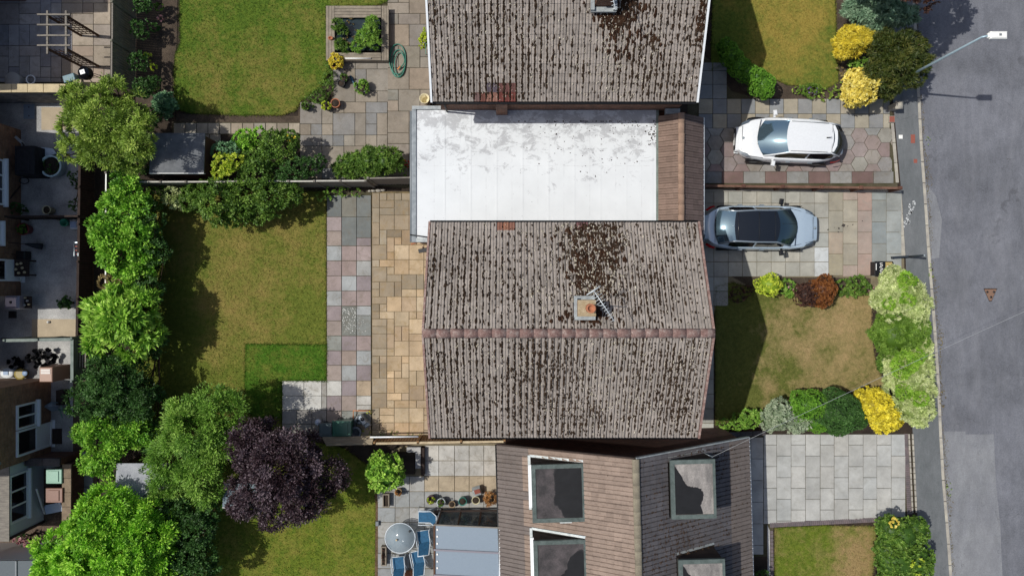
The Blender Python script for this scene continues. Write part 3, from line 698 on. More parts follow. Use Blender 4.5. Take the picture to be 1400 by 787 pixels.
def window(root, face, c, w, h, z, depth=.07, panes=2, frame=None, door=False):
    # face: unit outward normal (x,y); c: point on the wall face; sub-parts: pane, sill
    n = Vector((face[0], face[1], 0)); s = Vector((-n.y, n.x, 0)); P = Vector((c[0], c[1], z))
    f = MB(); t = .07
    def bar(u0, u1, v0, v1, d0=-.03, d1=depth):
        q = [P+s*u+Vector((0,0,v))+n*d for d in (d0, d1) for u, v in ((u0,v0),(u1,v0),(u1,v1),(u0,v1))]
        f.add(q, [(3,2,1,0),(4,5,6,7),(0,1,5,4),(1,2,6,5),(2,3,7,6),(3,0,4,7)])
    bar(-w/2, w/2, 0, t); bar(-w/2, w/2, h-t, h); bar(-w/2, -w/2+t, t, h-t); bar(w/2-t, w/2, t, h-t)
    ww = (w-2*t)/panes
    for i in range(1, panes): bar(-w/2+t+ww*i-.03, -w/2+t+ww*i+.03, t, h-t)
    if door: bar(-w/2+t, w/2-t, t, h*.45, -.03, depth*.6)
    fo = f.build('door' if door else 'window', frame or m_upvc, root)
    for i in range(panes):
        g = MB(); u0, u1 = -w/2+t+ww*i+.031, -w/2+t+ww*(i+1)-.031; v0 = h*.45+.02 if door else t
        q = [P+s*u+Vector((0,0,v))+n*(.01) for u, v in ((u0,v0),(u1,v0),(u1,h-t),(u0,h-t))]
        q += [p-n*.03 for p in q]; g.add(q, [(0,1,2,3),(7,6,5,4),(0,4,5,1),(1,5,6,2),(2,6,7,3),(3,7,4,0)]); g.build('pane', m_glass, fo)
    q = P+n*(depth+.03); MB().add([q+s*u+Vector((0,0,v))+n*d for d in (-.1, .08) for u, v in ((-w/2-.06,-.07),(w/2+.06,-.07),(w/2+.06,-.005),(-w/2-.06,-.005))],
        [(3,2,1,0),(4,5,6,7),(0,1,5,4),(1,2,6,5),(2,3,7,6),(3,0,4,7)]).build('door_step' if door else 'sill', frame or m_upvc, fo)
    return fo
def gable_house(name, label, x0, x1, ye_n, ye_s, he, hr, tw, rows, col, special=None, moss=(2300, 2300), hots=(None, None), ridge_mat=None, barge=None, limit=300, bias=None):
    # ridge runs east-west; x0,x1 verge lines; ye_n, ye_s eave lines
    t = thing(name, label, 'house', ((x0+x1)/2, (ye_n+ye_s)/2, 0)); ym = (ye_n+ye_s)/2; o = .28
    X0, X1, YN, YS = x0+.12, x1-.12, ye_n-o, ye_s+o
    MB().box(X0+.3, X1-.3, YN-.3, YN, 0, he-.08).build('wall', m_by, t); MB().box(X0+.3, X1-.3, YS, YS+.3, 0, he-.08).build('wall', m_by, t)
    sl_ = (hr-he)/(ye_n-ym)
    for xa, xb in ((X0, X0+.3), (X1-.3, X1)):
        zz = he-.14+sl_*o; v = []
        for x in (xa, xb): v += [(x, YS, 0), (x, YN, 0), (x, YN, zz), (x, ym, hr-.16), (x, YS, zz)]
        MB().add(v, [(0,1,2,3,4),(9,8,7,6,5),(0,5,6,1),(1,6,7,2),(2,7,8,3),(3,8,9,4),(4,9,5,0)]).build('wall', m_bx, t)
    L = math.hypot(ye_n-ym, hr-he)
    A = Slope((x0, ye_n, he), (1, 0, 0), (0, ym-ye_n, hr-he), x1-x0, L)          # north slope
    B = Slope((x0, ye_s, he), (1, 0, 0), (0, ym-ye_s, hr-he), x1-x0, L)          # south slope
    roof = roof_deck([A, B]).build('roof', m_deck, t)
    tile_roof(roof, [A, B], tw, rows, .028, .026, m_tile, [col, col], limit, special)
    ridge_tiles(roof, (x0-.03, ym, hr+.0), (x1+.03, ym, hr+.0), 21, .155, ridge_mat or m_ridge)
    for sl, n, h in ((A, moss[0], hots[0]), (B, moss[1], hots[1])):
        if n: clumps('moss', roof, sl, moss_pts(sl, n, tw, rows, h, bias), m_moss)
        if n: clumps('lichen', roof, sl, moss_pts(sl, n//5, tw*.37, rows, h), m_lichen, (.018, .035), (.02, .05), (.002, .006), .088)
    for x, nx in ((x0, -1), (x1, 1)):
        for sl in (A, B):
            p, q = sl.at(0 if nx < 0 else sl.w, -.02, .035), sl.at(0 if nx < 0 else sl.w, sl.L, .035)
            MB().beam(p+Vector((nx*.03, 0, -.05)), q+Vector((nx*.03, 0, -.05)), .07, .18).build('bargeboard', barge or m_ridge, t)
    for sl, sy in ((A, 1), (B, -1)):
        g = MB(); p = sl.at(-.03, 0)+Vector((0, sy*.06, -.06)); q = sl.at(sl.w+.03, 0)+Vector((0, sy*.06, -.06))
        g.grid([[pt+Vector((0, .055*math.cos(a), .055*math.sin(a))) for a in [math.pi+math.pi*k/6 for k in range(7)]] for pt in (p, q)])
        g.grid([[pt+Vector((0, .045*math.cos(a), .045*math.sin(a))) for a in [math.pi+math.pi*k/6 for k in range(7)]] for pt in (p, q)])
        g.build('gutter', m_blackp, t)
        MB().tube([(x0+.3, sl.P0.y-sy*.2, he-.14), (x0+.3, sl.P0.y-sy*.22, .1)], .035).build('downpipe', m_blackp, t)
    return t, roof, A, B
GREY = C('938b84')
HE, HR = 5.0, 6.8
redm = {}
# north house: visible slope is the south one (index 1); tiles replaced near the eave
def tcol(px, x0, tw_): return int((W(px, 130, 5)[0]-x0)/tw_)
nx0, nx1 = W(592, 138, 5)[0]-.02, W(952, 138, 5)[0]
tw = (nx1-nx0)/int((nx1-nx0)/.21)
for a, b, r_, hx_ in [(672, 681, 1, '5a525a'), (682, 703, 1, '6a4844'), (648, 656, 0, '6e5854'), (663, 671, 0, '70483f'), (672, 676, 0, '8a6457'), (688, 703, 0, '703e38')]:
    for c in range(tcol(a+1, nx0, tw), tcol(b, nx0, tw)+1): redm[(1, r_, c)] = C(hx_)
yN = W(0, 138, 5)[1]
t_n, roof_n, An, Bn = gable_house('brick_house', 'brick house at the top edge with some red replacement tiles above its eave', nx0, nx1, yN+7.45, yN, HE, HR, .21, 13, GREY,
    redm, (0, 3700), (None, [(6.35, 3.2, .42, .9, 1.6), (6.4, 3.9, .3, .3, 1.4), (9.2, 2.4, .2, .8, .9), (2.2, 1.9, .3, .5, .4), (.2, 3, .15, 1, .9)]), barge=m_upvc)
rm = {}
mx0, mx1 = W(588.5, 305, 5)[0], W(954, 305, 5)[0]
yMn, yMs = W(0, 305.5, 5)[1], W(0, 596, 5)[1]; tw = (mx1-mx0)/int((mx1-mx0)/.21)
for c in (11, 12, 13): rm[(0, 0, c)] = C('805a4c')
rm[(0, 0, 12)] = C('8c6350')
for c in (24, 25): rm[(0, 0, c)] = C('705050')
t_m, roof_m, Am, Bm = gable_house('brick_house', 'brick house in the centre with mossy grey tiled roof and pinkish ridge tiles', mx0, mx1, yMn, yMs, HE, HR, .21, 13, GREY,
    rm, (3000, 4400), ([(5.7, 1.2, .75, 1.3, 1.1), (5.6, 2.6, .45, .7, 1.0), (6.0, .4, .9, .5, .5), (.15, 1.5, .15, 1.4, .6)], [(5.5, 1.0, 1.6, .8, .35), (8.9, 1.2, .4, .8, .4), (.4, 3, .4, 1, .4), (7.0, 2.4, .4, .5, .4)]))
# extra pale lichen below the main chimney
hotl = [(random.gauss(5.7, .8), random.uniform(.1, 3.0), random.uniform(.6, 1.3)) for _ in range(400)]
hotl = [(min(max(u, .1), 9.3), v, s) for u, v, s in hotl]
clumps('lichen', roof_m, Am, hotl, m_lichen, (.015, .035), (.02, .05), (.002, .006), .1)
hotl = [(random.gauss(6.3, .5), random.uniform(.3, 3.9), random.uniform(.6, 1.2)) for _ in range(160)]
clumps('lichen', roof_n, Bn, [(u, v, s) for u, v, s in hotl], m_lichen, (.015, .03), (.02, .04), (.002, .008), .09)
mossm = surf('red_brown_moss', C('2f1f18'), C('4a3426'), 4, 1, 50, .6, .9, .03, spec=.1)
def patch(roof, sl, cu, cv, su, sv, n, run=0):
    pp_ = [(cu+random.gauss(0, su)*(1+.3*k), cv+random.gauss(0, sv), random.uniform(.7, 1.5)) for k in (0, 1) for _ in range(n//2)]
    clumps('moss', roof, sl, [(min(max(u, .1), sl.w-.1), min(max(v, .1), sl.L-.1), s_) for u, v, s_ in pp_], mossm, (.03, .06), (.05, .14), (.008, .022), .085)
patch(roof_m, Am, 5.55, 2.0, .32, .6, 170); patch(roof_m, Am, 5.6, .9, .5, .5, 110); patch(roof_m, Am, 5.35, 3.55, .5, .15, 60)
patch(roof_n, Bn, 6.15, 3.1, .26, .42, 210); patch(roof_n, Bn, 6.75, 2.4, .45, .6, 110); patch(roof_n, Bn, 9.15, 2.6, .07, .4, 40)
# windows and doors of both houses (front faces the road, back faces the gardens)
for t, y0, y1, x0, x1 in ((t_m, yMs, yMn, mx0, mx1), (t_n, yN, yN+7.45, nx0, nx1)):
    for xx, f in ((x1-.12, 1), (x0+.12, -1)):
        for yy in (y0+1.9, y1-1.9):
            window(t, (f, 0), (xx, yy), 1.9 if f < 0 else 1.7, 1.2, 3.2)
            window(t, (f, 0), (xx, yy), 2.2, 1.4 if yy < (y0+y1)/2 else 2.05, .85 if yy < (y0+y1)/2 else .1, panes=3 if yy < (y0+y1)/2 else 2)
# brick pier on the north house
x0, x1 = W(677.5, 150, 4)[0], W(693.5, 150, 4)[0]
MB().box(x0, x1, yN+.08, yN+.285, 0, HE-.1).build('brick_pier', m_by, t_n)
# white box gutter at the garden side of the north house
MB().box(nx0-.23, nx0-.08, W(0, 34, 3)[1], W(0, 34, 3)[1]+2.2, 2.9, 3.0).build('canopy', m_upvc, t_n)
def chimney(root, px, py, ztop, w, d, zbase, potc, lead_side, name='chimney'):
    cx, cy = W(px, py, ztop)
    ch = MB().box(cx-w/2, cx+w/2, cy-d/2, cy+d/2, zbase, ztop).build(name, m_by, root)
    MB().box(cx-w/2-.03, cx+w/2+.03, cy-d/2-.03, cy+d/2+.03, ztop+.001, ztop+.07).build('flaunching', surf('cement_cap', C('9c8a6c'), C('b0a084'), 8, .95, 40, .4), ch)
    for (ox, oy) in potc: MB().lathe((cx+ox, cy+oy, ztop+.06), [(.15, 0), (.14, .05), (.125, .3), (.15, .31), (.15, .36), (.10, .36), (.10, .30)], 20).build('chimney_pot', m_terra, ch)
    return cx, cy
cx, cy = chimney(roof_m, 802, 421, 7.25, .52, .46, 5.9, [(.1, 0)], 0)
f = MB()
for s_ in (-1,): f.cbox((cx+s_*.31, cy, 6.75), (.1, .62, .12), 0, 0)
f.box(cx-.34, cx+.34, cy+.26, cy+.38, 6.46, 6.56); f.box(cx-.34, cx+.34, cy-.4, cy-.28, 6.70, 6.8)
f.build('flashing', m_lead, roof_m)
cx2, cy2 = chimney(roof_n, 829, -13, 7.2, .56, .46, 5.9, [(0, 0)], 0)
f = MB(); f.box(cx2-.42, cx2+.42, cy2-.42, cy2-.26, 6.45, 6.55); f.cbox((cx2-.37, cy2, 6.6), (.12, .8, .14)); f.cbox((cx2+.37, cy2, 6.6), (.12, .8, .14)); f.build('flashing', m_lead, roof_n)
m_ali = plain('bright_aluminium', C('ccd3d6'), .4, .2)
def aerial(label, base, z0, z1, ax, ay, bx, by, zb, nel, el=.34):
    t = thing('television_aerial', label, 'aerial', (base[0], base[1], z0))
    MB().tube([(base[0], base[1], z0), (base[0], base[1], z1)], .018).build('mast', m_metal, t)
    a, b = Vector((*W(ax, ay, zb), zb)), Vector((*W(bx, by, zb), zb)); d = (b-a).normalized(); s = Vector((-d.y, d.x, 0))
    MB().tube([a, b], .014).build('boom', m_ali, t)
    MB().tube([(base[0], base[1], z1-.04), (a+b)/2], .013).build('bracket', m_metal, t)
    L = (b-a).length; e = MB()
    for i in range(nel):
        p = a+d*(L*(i+.5)/nel); k = el*(1 if i < 5 else .55)
        e.tube([p-s*k*.5, p+s*k*.5], .007, 5)
    for k in range(5): p = a+Vector((0, 0, (k-2)*.08)); e.tube([p-s*.25+d*.02, p+s*.25+d*.02], .008, 5)
    e.build('element', m_ali, t); return t
aerial('metal television aerial pointing across the centre house chimney', (cx+.34, cy+.1), 6.7, 8.0, 811, 396, 840, 439, 8.0, 12, .34)
aerial('metal television aerial on the chimney at the top edge', (cx2+.2, cy2+.3), 6.9, 8.1, 830, -34, 842, 14, 8.1, 10)
# flat roofed white extension between the houses, with tiled pitched strip facing the drives
ZF = 2.7
fx0, fx1 = W(563, 200, ZF)[0], W(897, 200, ZF)[0]; fy0, fy1 = yMn-.3, yN+.285; fyl = W(0, 331, ZF)[1]
def flatmat():
    m, t, b = newmat('white_roof_coating'); P = pos(t)
    n = noise(t, P, 1.9, 9, .8, .5, (.85, 1.2, 1)); sp = t.nodes.new('ShaderNodeSeparateXYZ'); t.links.new(P, sp.inputs[0])
    g = t.nodes.new('ShaderNodeMapRange'); g.inputs[1].default_value = 2.5; g.inputs[2].default_value = 6.7; g.inputs[3].default_value = -.13; g.inputs[4].default_value = .085
    t.links.new(sp.outputs[1], g.inputs[0]); ad = t.nodes.new('ShaderNodeMath'); t.links.new(n, ad.inputs[0]); t.links.new(g.outputs[0], ad.inputs[1])
    base = mix(t, ramp(t, ad.outputs[0], [(.53, grey(0)), (.60, grey(.62))]), C('d6dadc'), C('98999c'))
    base = mix(t, 1, base, ramp(t, noise(t, P, .9, 6, .6), [(.3, grey(.93)), (.7, grey(1.03))]), 'MULTIPLY')
    br = t.nodes.new('ShaderNodeTexBrick'); t.links.new(P, br.inputs['Vector']); br.offset = 0; br.inputs['Scale'].default_value = 1
    br.inputs['Brick Width'].default_value = 1.0; br.inputs['Row Height'].default_value = 2.35; br.inputs['Mortar Size'].default_value = .008
    jn = t.nodes.new('ShaderNodeMath'); jn.operation = 'MULTIPLY'; t.links.new(br.outputs['Fac'], jn.inputs[0]); t.links.new(ramp(t, noise(t, P, 5, 4), [(.42, grey(0)), (.6, grey(.5))]), jn.inputs[1])
    base = mix(t, jn.outputs[0], base, C('a7a8aa'))
    base = mix(t, ramp(t, noise(t, P, 11, 3, .7), [(.70, grey(0)), (.74, grey(.7))]), base, C('55504a'))
    t.links.new(base, b.inputs['Base Color']); b.inputs['Roughness'].default_value = .7; b.inputs['Specular IOR Level'].default_value = .2
    bump(t, b, noise(t, P, 9, 5, .7), .25, .01); return m
t_f = thing('flat_roofed_extension', 'white coated flat roof extension between the two brick houses', 'extension', ((fx0+fx1)/2, (fy0+fy1)/2, 0))
m_flat = flatmat()
ext = MB().prism([(fx0+.16, fyl+.1), (mx0-.02+.0, fyl+.1), (mx0-.02, fy0+.02), (fx1, fy0+.02), (fx1, fy1-.01), (fx0+.16, fy1-.01)], 2.45, ZF)
fr = ext.build('roof', m_flat, t_f)
for i, (a, b) in enumerate([(-3.6, -2.6), (-2.6, -1.6), (-1.6, -.6), (-.6, .4), (.4, 1.4), (1.4, 2.4), (2.4, 3.4), (3.4, 4.4), (4.4, 5.4)]):
    MB().box(b-.035, b+.035, fy0+.05, fy1-.04, ZF+.001, ZF+.006).build('roof_seam', m_flat, fr)
MB().box(fx0, fx0+.17, fyl, fy1, 2.42, ZF+.05).build('roof_edge', surf('grey_roof_edge', C('7f868b'), C('99a0a4'), 4, .8, 30, .2), t_f)
MB().box(fx0+.17, mx0-.03, fyl, fyl+.16, 2.42, ZF+.048).build('roof_edge', m_lead, t_f)
MB().box(fx0+.02, W(603, 0, ZF)[0], fy1+.0, fy1+.13, 2.6, ZF+.09).build('roof_edge', m_lead, t_f)
MB().box(fx1+.0, fx1+.1, fy0+.02, fy1-.02, 2.4, ZF+.02).build('gully', surf('green_grey_lead', C('68736d'), C('808a84'), 3, .7, 30, .3), t_f)
MB().box(fx0+.08, fx1+1.2, fy1-.3, fy1-.02, 0, 2.41).build('wall', m_by, t_f)
MB().box(fx0+.05, fx0+.3, fyl+.1, fy1-.32, 0, 2.415).build('wall', m_bx, t_f); MB().box(fx0+.31, mx0+.0, fyl+.08, fyl+.3, 0, 2.41).build('wall', m_by, t_f)
MB().tube([(fx0-.06, fyl+.02, 2.48), (fx0-.06, fy1, 2.5)], .05, 8).build('gutter', m_greyp, t_f)
window(t_f, (-1, 0), (fx0+.04, 4.2), 1.8, 2.0, .08, panes=2)
cl = [(random.uniform(0, 1)**.5*6-.5, random.uniform(0, 1)**3) for _ in range(150)]
S0 = Slope((fx0+.3, fy0+.05, ZF+.0), (1, 0, 0), (0, 1, 0), 9.2, 4.5)
pp = [(min(9.0, u+3), 4.45-v*2.2, random.uniform(.4, 1)) for u, v in cl]+[(9.0+random.gauss(0, .1), 4.0+random.gauss(0, .25), 1) for _ in range(40)]+[(9.05, .35, 1.8), (8.95, .2, 1.4), (9.1, .12, 1.5), (3.55, .1, 1.2), (4.3, .08, 1.2), (3.4, .13, 1)]
pp = [(min(u, 9.1), min(v, 4.4), s) for u, v, s in pp]
clumps('moss', fr, S0, pp, m_moss, (.015, .04), (.015, .04), (.005, .02), .031)
# pitched strip
px0, pxm, px1 = fx1+.1, W(932, 200, 3.25)[0], W(960.5, 200, 2.5)[0]
py1, py0 = fy1-.25, yMn-.28
Lw, Le = math.hypot(pxm-px0, .45), math.hypot(px1-pxm, .68)
SW = Slope((px0, py1, 2.75), (0, -1, 0), (pxm-px0, 0, .45), py1-py0, Lw)
SE = Slope((px1, py1, 2.52), (0, -1, 0), (pxm-px1, 0, .68), py1-py0, Le)
pr = roof_deck([SW, SE], .08).build('pitched_roof', m_deck, t_f)
flatp = [(0, 0), (.03, .2), (.08, 1), (.48, 1), (.5, .2), (.53, 1), (.93, 1), (.97, .2)]
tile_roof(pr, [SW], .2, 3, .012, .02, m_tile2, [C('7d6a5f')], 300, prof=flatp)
tile_roof(pr, [SE], .2, 4, .008, .02, m_tile2, [C('6a5c58')], 300, prof=flatp)  # east side tinted darker than the sunny west side, shade in the colour
ridge_tiles(pr, (pxm, py1, 3.2), (pxm, py0, 3.2), 12, .12, m_ridget, .6)
MB().tube([(px1+.05, py1, 2.46), (px1+.05, py0+.1, 2.46)], .045, 8).build('gutter', m_upvc, t_f)
MB().box(px0+.2, pxm+.0, py1+.02, py1+.22, 2.8, 3.0).build('flashing', m_lead, t_f)
MB().box(px1-.45, px1-.25, py0+.2, py1+.1, 0, 2.44).build('wall', m_bx, t_f)
for k in range(2):
    yy = py0+1.35+k*2.25; d = MB().box(px1-.26, px1-.2, yy-1.0, yy+1.0, .03, 2.1).build('garage_door', m_upvc, t_f)
    MB().box(px1-.19, px1-.16, yy-.1, yy+.1, .9, .96).build('handle', m_blackp, d)
# ---- bungalow to the south, ridge runs north-south, turned by 1.5 degrees
OX, OY = W(869, 627, 5.2); A_, B_ = Vector((1, .028, 0)).normalized(), Vector((.028, -1, 0)).normalized()
def T(p, q, z=0): v = Vector((OX, OY, 0))+A_*p+B_*q; v.z = z; return v
def T2(p, q): v = T(p, q); return (v.x, v.y)
def tbox(p0, p1, q0, q1, z0, z1, mb=None): return (mb or MB()).prism([T2(p0, q0), T2(p1, q0), T2(p1, q1), T2(p0, q1)], z0, z1)
LQ = 9.6; t_s = thing('tiled_bungalow', 'bungalow at the bottom edge with brown tiled roof and four flat dormers', 'bungalow', T(0, LQ/2, 0))
HE2, HR2, PW = 2.45, 5.2, 4.88
LS = math.hypot(PW, HR2-HE2)
SWs = Slope(T(-PW, 0, HE2), B_, A_*PW+Vector((0, 0, HR2-HE2)), LQ, LS); SEs = Slope(T(PW, 0, HE2), B_, -A_*PW+Vector((0, 0, HR2-HE2)), LQ, LS)
for pa, pb, qa, qb in ((-PW+.3, -PW+.55, .3, LQ-.3), (PW-.55, PW-.3, .3, LQ-.3)): tbox(pa, pb, qa, qb, 0, HE2-.1).build('wall', m_bdx, t_s)
for qa in (.08, LQ-.33):
    v = [T(p, q, z) for q in (qa, qa+.25) for p, z in ((-PW+.3, 0), (PW-.3, 0), (PW-.3, HE2), (0, HR2-.14), (-PW+.3, HE2))]
    MB().add(v, [(4,3,2,1,0),(5,6,7,8,9),(0,1,6,5),(1,2,7,6),(2,3,8,7),(3,4,9,8),(4,0,5,9)]).build('wall', m_bdy, t_s)
roof_s = roof_deck([SWs, SEs]).build('roof', m_deck, t_s)
dorm = [(-3.63, -1.72, .35, 2.45), (-3.63, -1.72, 3.1, 5.2), (1.30, 2.90, .2, 2.3), (1.5, 3.15, 3.75, 5.85)]
flat2 = [(0, 0), (.03, 0), (.06, 1), (.45, 1), (.475, 0), (.525, 0), (.55, 1), (.94, 1), (.97, 0)]
tile_roof(roof_s, [SWs, SEs], .33, 20, .014, .03, m_tile2, [C('8a7a6f'), C('5a585b')], 300, prof=flat2,  # east slope tiles tinted darker to carry the shade of facing away
          hole=lambda p, si: any(a < (p-T(0, 0)).dot(A_) < b and c < (p-T(0, 0)).dot(B_) < d for a, b, c, d in dorm))
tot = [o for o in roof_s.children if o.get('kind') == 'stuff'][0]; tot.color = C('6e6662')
ridge_tiles(roof_s, T(0, 0, HR2+.02), T(0, LQ, HR2+.02), 21, .13, m_ridgeb, .6)
clumps('moss', roof_s, SEs, [q for q in moss_pts(SEs, 2600, .165, 19, [(3.0, 3.8, 1.5, 1.2, .5), (6, 3.6, 1.4, 1.6, .7)], lambda u, v: 1 if v > 1.5 else .35) if not (.2 < q[0] < 2.6 and 2.0 < q[1] < 4.3) and not (3.85 < q[0] < 6.2 and 2.0 < q[1] < 4.3)], m_moss, (.06, .13), (.016, .034), (.005, .02), .06)
clumps('moss', roof_s, SWs, [(random.uniform(.2, 9), random.uniform(.2, 5.4), 1) for _ in range(26)], m_moss, (.02, .05), (.02, .05), (.01, .02), .06)
for p_, mt in ((-PW, m_blackp), (PW, m_upvc)):
    s_ = 1 if p_ > 0 else -1
    MB().tube([T(p_+s_*.05, 0, HE2-.06), T(p_+s_*.05, LQ, HE2-.06)], .045, 8).build('gutter', mt, t_s)
for sl in (SWs, SEs): MB().beam(sl.at(-.03, 0, .0), sl.at(-.03, sl.L, .0), .05, .14).build('bargeboard', m_woodd if sl is SWs else m_lead, t_s)
m_felt = surf('grey_felt', C('383637'), C('575152'), 2.2, .85, 25, .3); m_felth = surf('light_felt', C('6c6967'), C('9c9792'), 1.4, .85, 20, .3, stretch=(2, .7, 1))
m_rim = surf('dormer_rim_lead', C('47524f'), C('5e6966'), 4, .7, 30, .25); m_damp = surf('damp_algae_film', C('0e0f12'), C('17181b'), 3, .6, 20, .2, .1)
m_capw = surf('white_mastic', C('b9c2c4'), C('d6dcdc'), 6, .8, 30, .3)
for di, (p0, p1, q0, q1) in enumerate(dorm):
    zt = 4.28 if p0 < 0 else 4.75; west = p0 < 0; d = tbox(p0+.04, p1-.04, q0+.04, q1-.04, 2.95, zt-.12).build('dormer', m_bdx if 0 else m_woodd, t_s)
    rm_ = MB(); w_ = .15
    for a, b, c, e in ((p0, p1, q0, q0+w_), (p0, p1, q1-w_, q1), (p0, p0+w_, q0+w_, q1-w_), (p1-w_*.6, p1, q0+w_, q1-w_)): tbox(a, b, c, e, zt-.119, zt, rm_)
    rm_.build('roof_rim', m_rim, d)
    tbox(p0+w_, p1-w_*.6, q0+w_, q1-w_, zt-.118, zt-.03).build('felt_roof', m_felt if west else m_felth, d)
    P_, Q_ = p1-p0-.26, q1-q0-.32
    if west: sh = [(.45,.02),(.75,0),(1,0),(1,.5),(1,1),(.75,1),(.62,.97),(.52,.8),(.40,.68),(.43,.5),(.42,.3)]
    else: sh = [(0,.12),(.16,.22),(.3,.42),(.48,.46),(.66,.5),(.72,.62),(.66,.8),(.64,1),(0,1)]
    if di == 1: sh = [(.7,.3),(1,.2),(1,1),(.3,1),(.42,.7),(.6,.55)]
    sm = []
    for _i in range(len(sh)):
        P0_, P1_, P2_, P3_ = [sh[(_i+k) % len(sh)] for k in (-1, 0, 1, 2)]
        for _u in range(6):
            u = _u/6; sm.append(tuple(min(1, max(0, .5*(2*P1_[k]+(P2_[k]-P0_[k])*u+(2*P0_[k]-5*P1_[k]+4*P2_[k]-P3_[k])*u*u+(3*P1_[k]-P0_[k]-3*P2_[k]+P3_[k])*u**3)+random.gauss(0, .008))) for k in (0, 1)))
    MB().prism([T2(p0+.16+a*P_, q0+.16+b*Q_) for a, b in sm], zt-.021, zt-.017).build('damp_patch', m_damp, d)
    mx_ = sum(a for a, b in sm)/len(sm); my_ = sum(b for a, b in sm)/len(sm)
    for kk, (sc_, cc_) in enumerate(((1.10, C('2b2a2c')), (1.05, C('1c1c1f')))):
        MB().prism([T2(p0+.16+min(1, max(0, mx_+(a-mx_)*sc_))*P_, q0+.16+min(1, max(0, my_+(b-my_)*sc_))*Q_) for a, b in sm], zt-.029, zt-.029+.004*(kk+1)).build('damp_patch', surf('damp_edge'+'ab'[kk], cc_, cc_, 3, .6, 20, .3), d)
    zr = lambda p: HR2-(HR2-HE2)*abs(p)/PW
    pf = p0 if west else p1; sg = -1 if west else 1
    MB().add([T(p0-.02, q0-.03, zr(p0)+.05), T(p1, q0-.03, zr(p1)+.05), T(p1, q0-.12, zr(p1)+.06), T(p0-.02, q0-.12, zr(p0)+.06)]+[T(p0-.02, q0-.03, zr(p0)-.02), T(p1, q0-.03, zr(p1)-.02), T(p1, q0-.12, zr(p1)-.02), T(p0-.02, q0-.12, zr(p0)-.02)], [(0,1,2,3),(7,6,5,4),(0,4,5,1),(1,5,6,2),(2,6,7,3),(3,7,4,0)]).build('flashing', m_capw if west else m_lead, d)
    if west: tbox(pf-.1, pf+.0, q0-.1, q1-.15, zr(pf), zr(pf)+.08).build('flashing', m_capw, d); tbox(p0+1.0, p1, q1+.0, q1+.12, zr(p1)-.2, zr(p1-.5)+.0).build('flashing', m_capw, d)
    wz = zr(pf)+.15; wc = T(pf, (q0+q1)/2, 0)
    window(t_s, (sg*A_.x, sg*A_.y), (wc.x-sg*A_.x*.04, wc.y), 1.5, zt-.2-wz, wz, panes=2, depth=.03)
# conservatory against the bungalow
m_poly = plain('polycarbonate_sheet', C('7c8a97'), .3, 0, .6)
cx0, cx1, cyt = W(593, 720, 2.2)[0], W(683.5, 720, 2.4)[0], W(600, 719, 2.3)[1]
t_c = thing('conservatory', 'lean-to conservatory with blue grey polycarbonate roof beside the bungalow', 'conservatory', ((cx0+cx1)/2, cyt-2.2, 0))
bars = [0, .98, 1.98, 2.98, 3.98]
for a, b in zip(bars, bars[1:]):
    v = [(cx0+.06, cyt-b+.03, 2.1), (cx1-.03, cyt-b+.03, 2.42), (cx1-.03, cyt-a-.03, 2.42), (cx0+.06, cyt-a-.03, 2.1)]; v += [(x, y, z-.03) for x, y, z in v]
    MB().add(v, [(0,1,2,3),(7,6,5,4),(0,4,5,1),(1,5,6,2),(2,6,7,3),(3,7,4,0)]).build('roof_panel', m_poly, t_c)
m_gbar = plain('purple_grey_bar', C('77757e'), .5)
for a in bars: MB().beam((cx0, cyt-a, 2.115), (cx1, cyt-a, 2.445), .07 if a else .05, .06).build('glazing_bar', m_gbar if a else m_woodg, t_c)
MB().box(cx0-.02, cx0+.05, cyt-4.0, cyt+.02, 2.02, 2.13).build('eave_beam', m_woodb, t_c); MB().box(cx1-.035, cx1+.02, cyt-4.0, cyt+.0, 2.36, 2.48).build('wall_flashing', m_upvc, t_c)
for a in (.15, .42, .7, 1.12, 1.4, 1.66): MB().box(cx0+.1, cx0+.16, cyt-a-.07, cyt-a, 2.125, 2.14).build('fixing_clip', m_white, t_c)
for k in range(5):
    y_ = cyt-.03-k*.98; MB().box(cx0+.02, cx0+.09, y_-.07, y_, 0, 2.03).build('post', m_upvc, t_c)
    if k < 4: MB().box(cx0+.04, cx0+.06, y_-.98, y_-.08, .5, 2.02).build('pane', m_glass, t_c); MB().box(cx0+.03, cx0+.08, y_-.98, y_-.08, .02, .49).build('wall_panel', m_upvc, t_c)
m_cg = plain('clear_pane', C('8a9aa0'), .08, alpha=.22)
for k in range(3): w_ = (cx1-cx0-.1)/3; MB().box(cx0+.1+w_*k+.03, cx0+.1+w_*(k+1)-.03, cyt-.07, cyt-.05, .05, 2.0).build('pane', m_cg, t_c); MB().box(cx0+.1+w_*k-.03, cx0+.1+w_*k+.03, cyt-.09, cyt-.03, .02, 2.05).build('mullion', m_woodb, t_c)
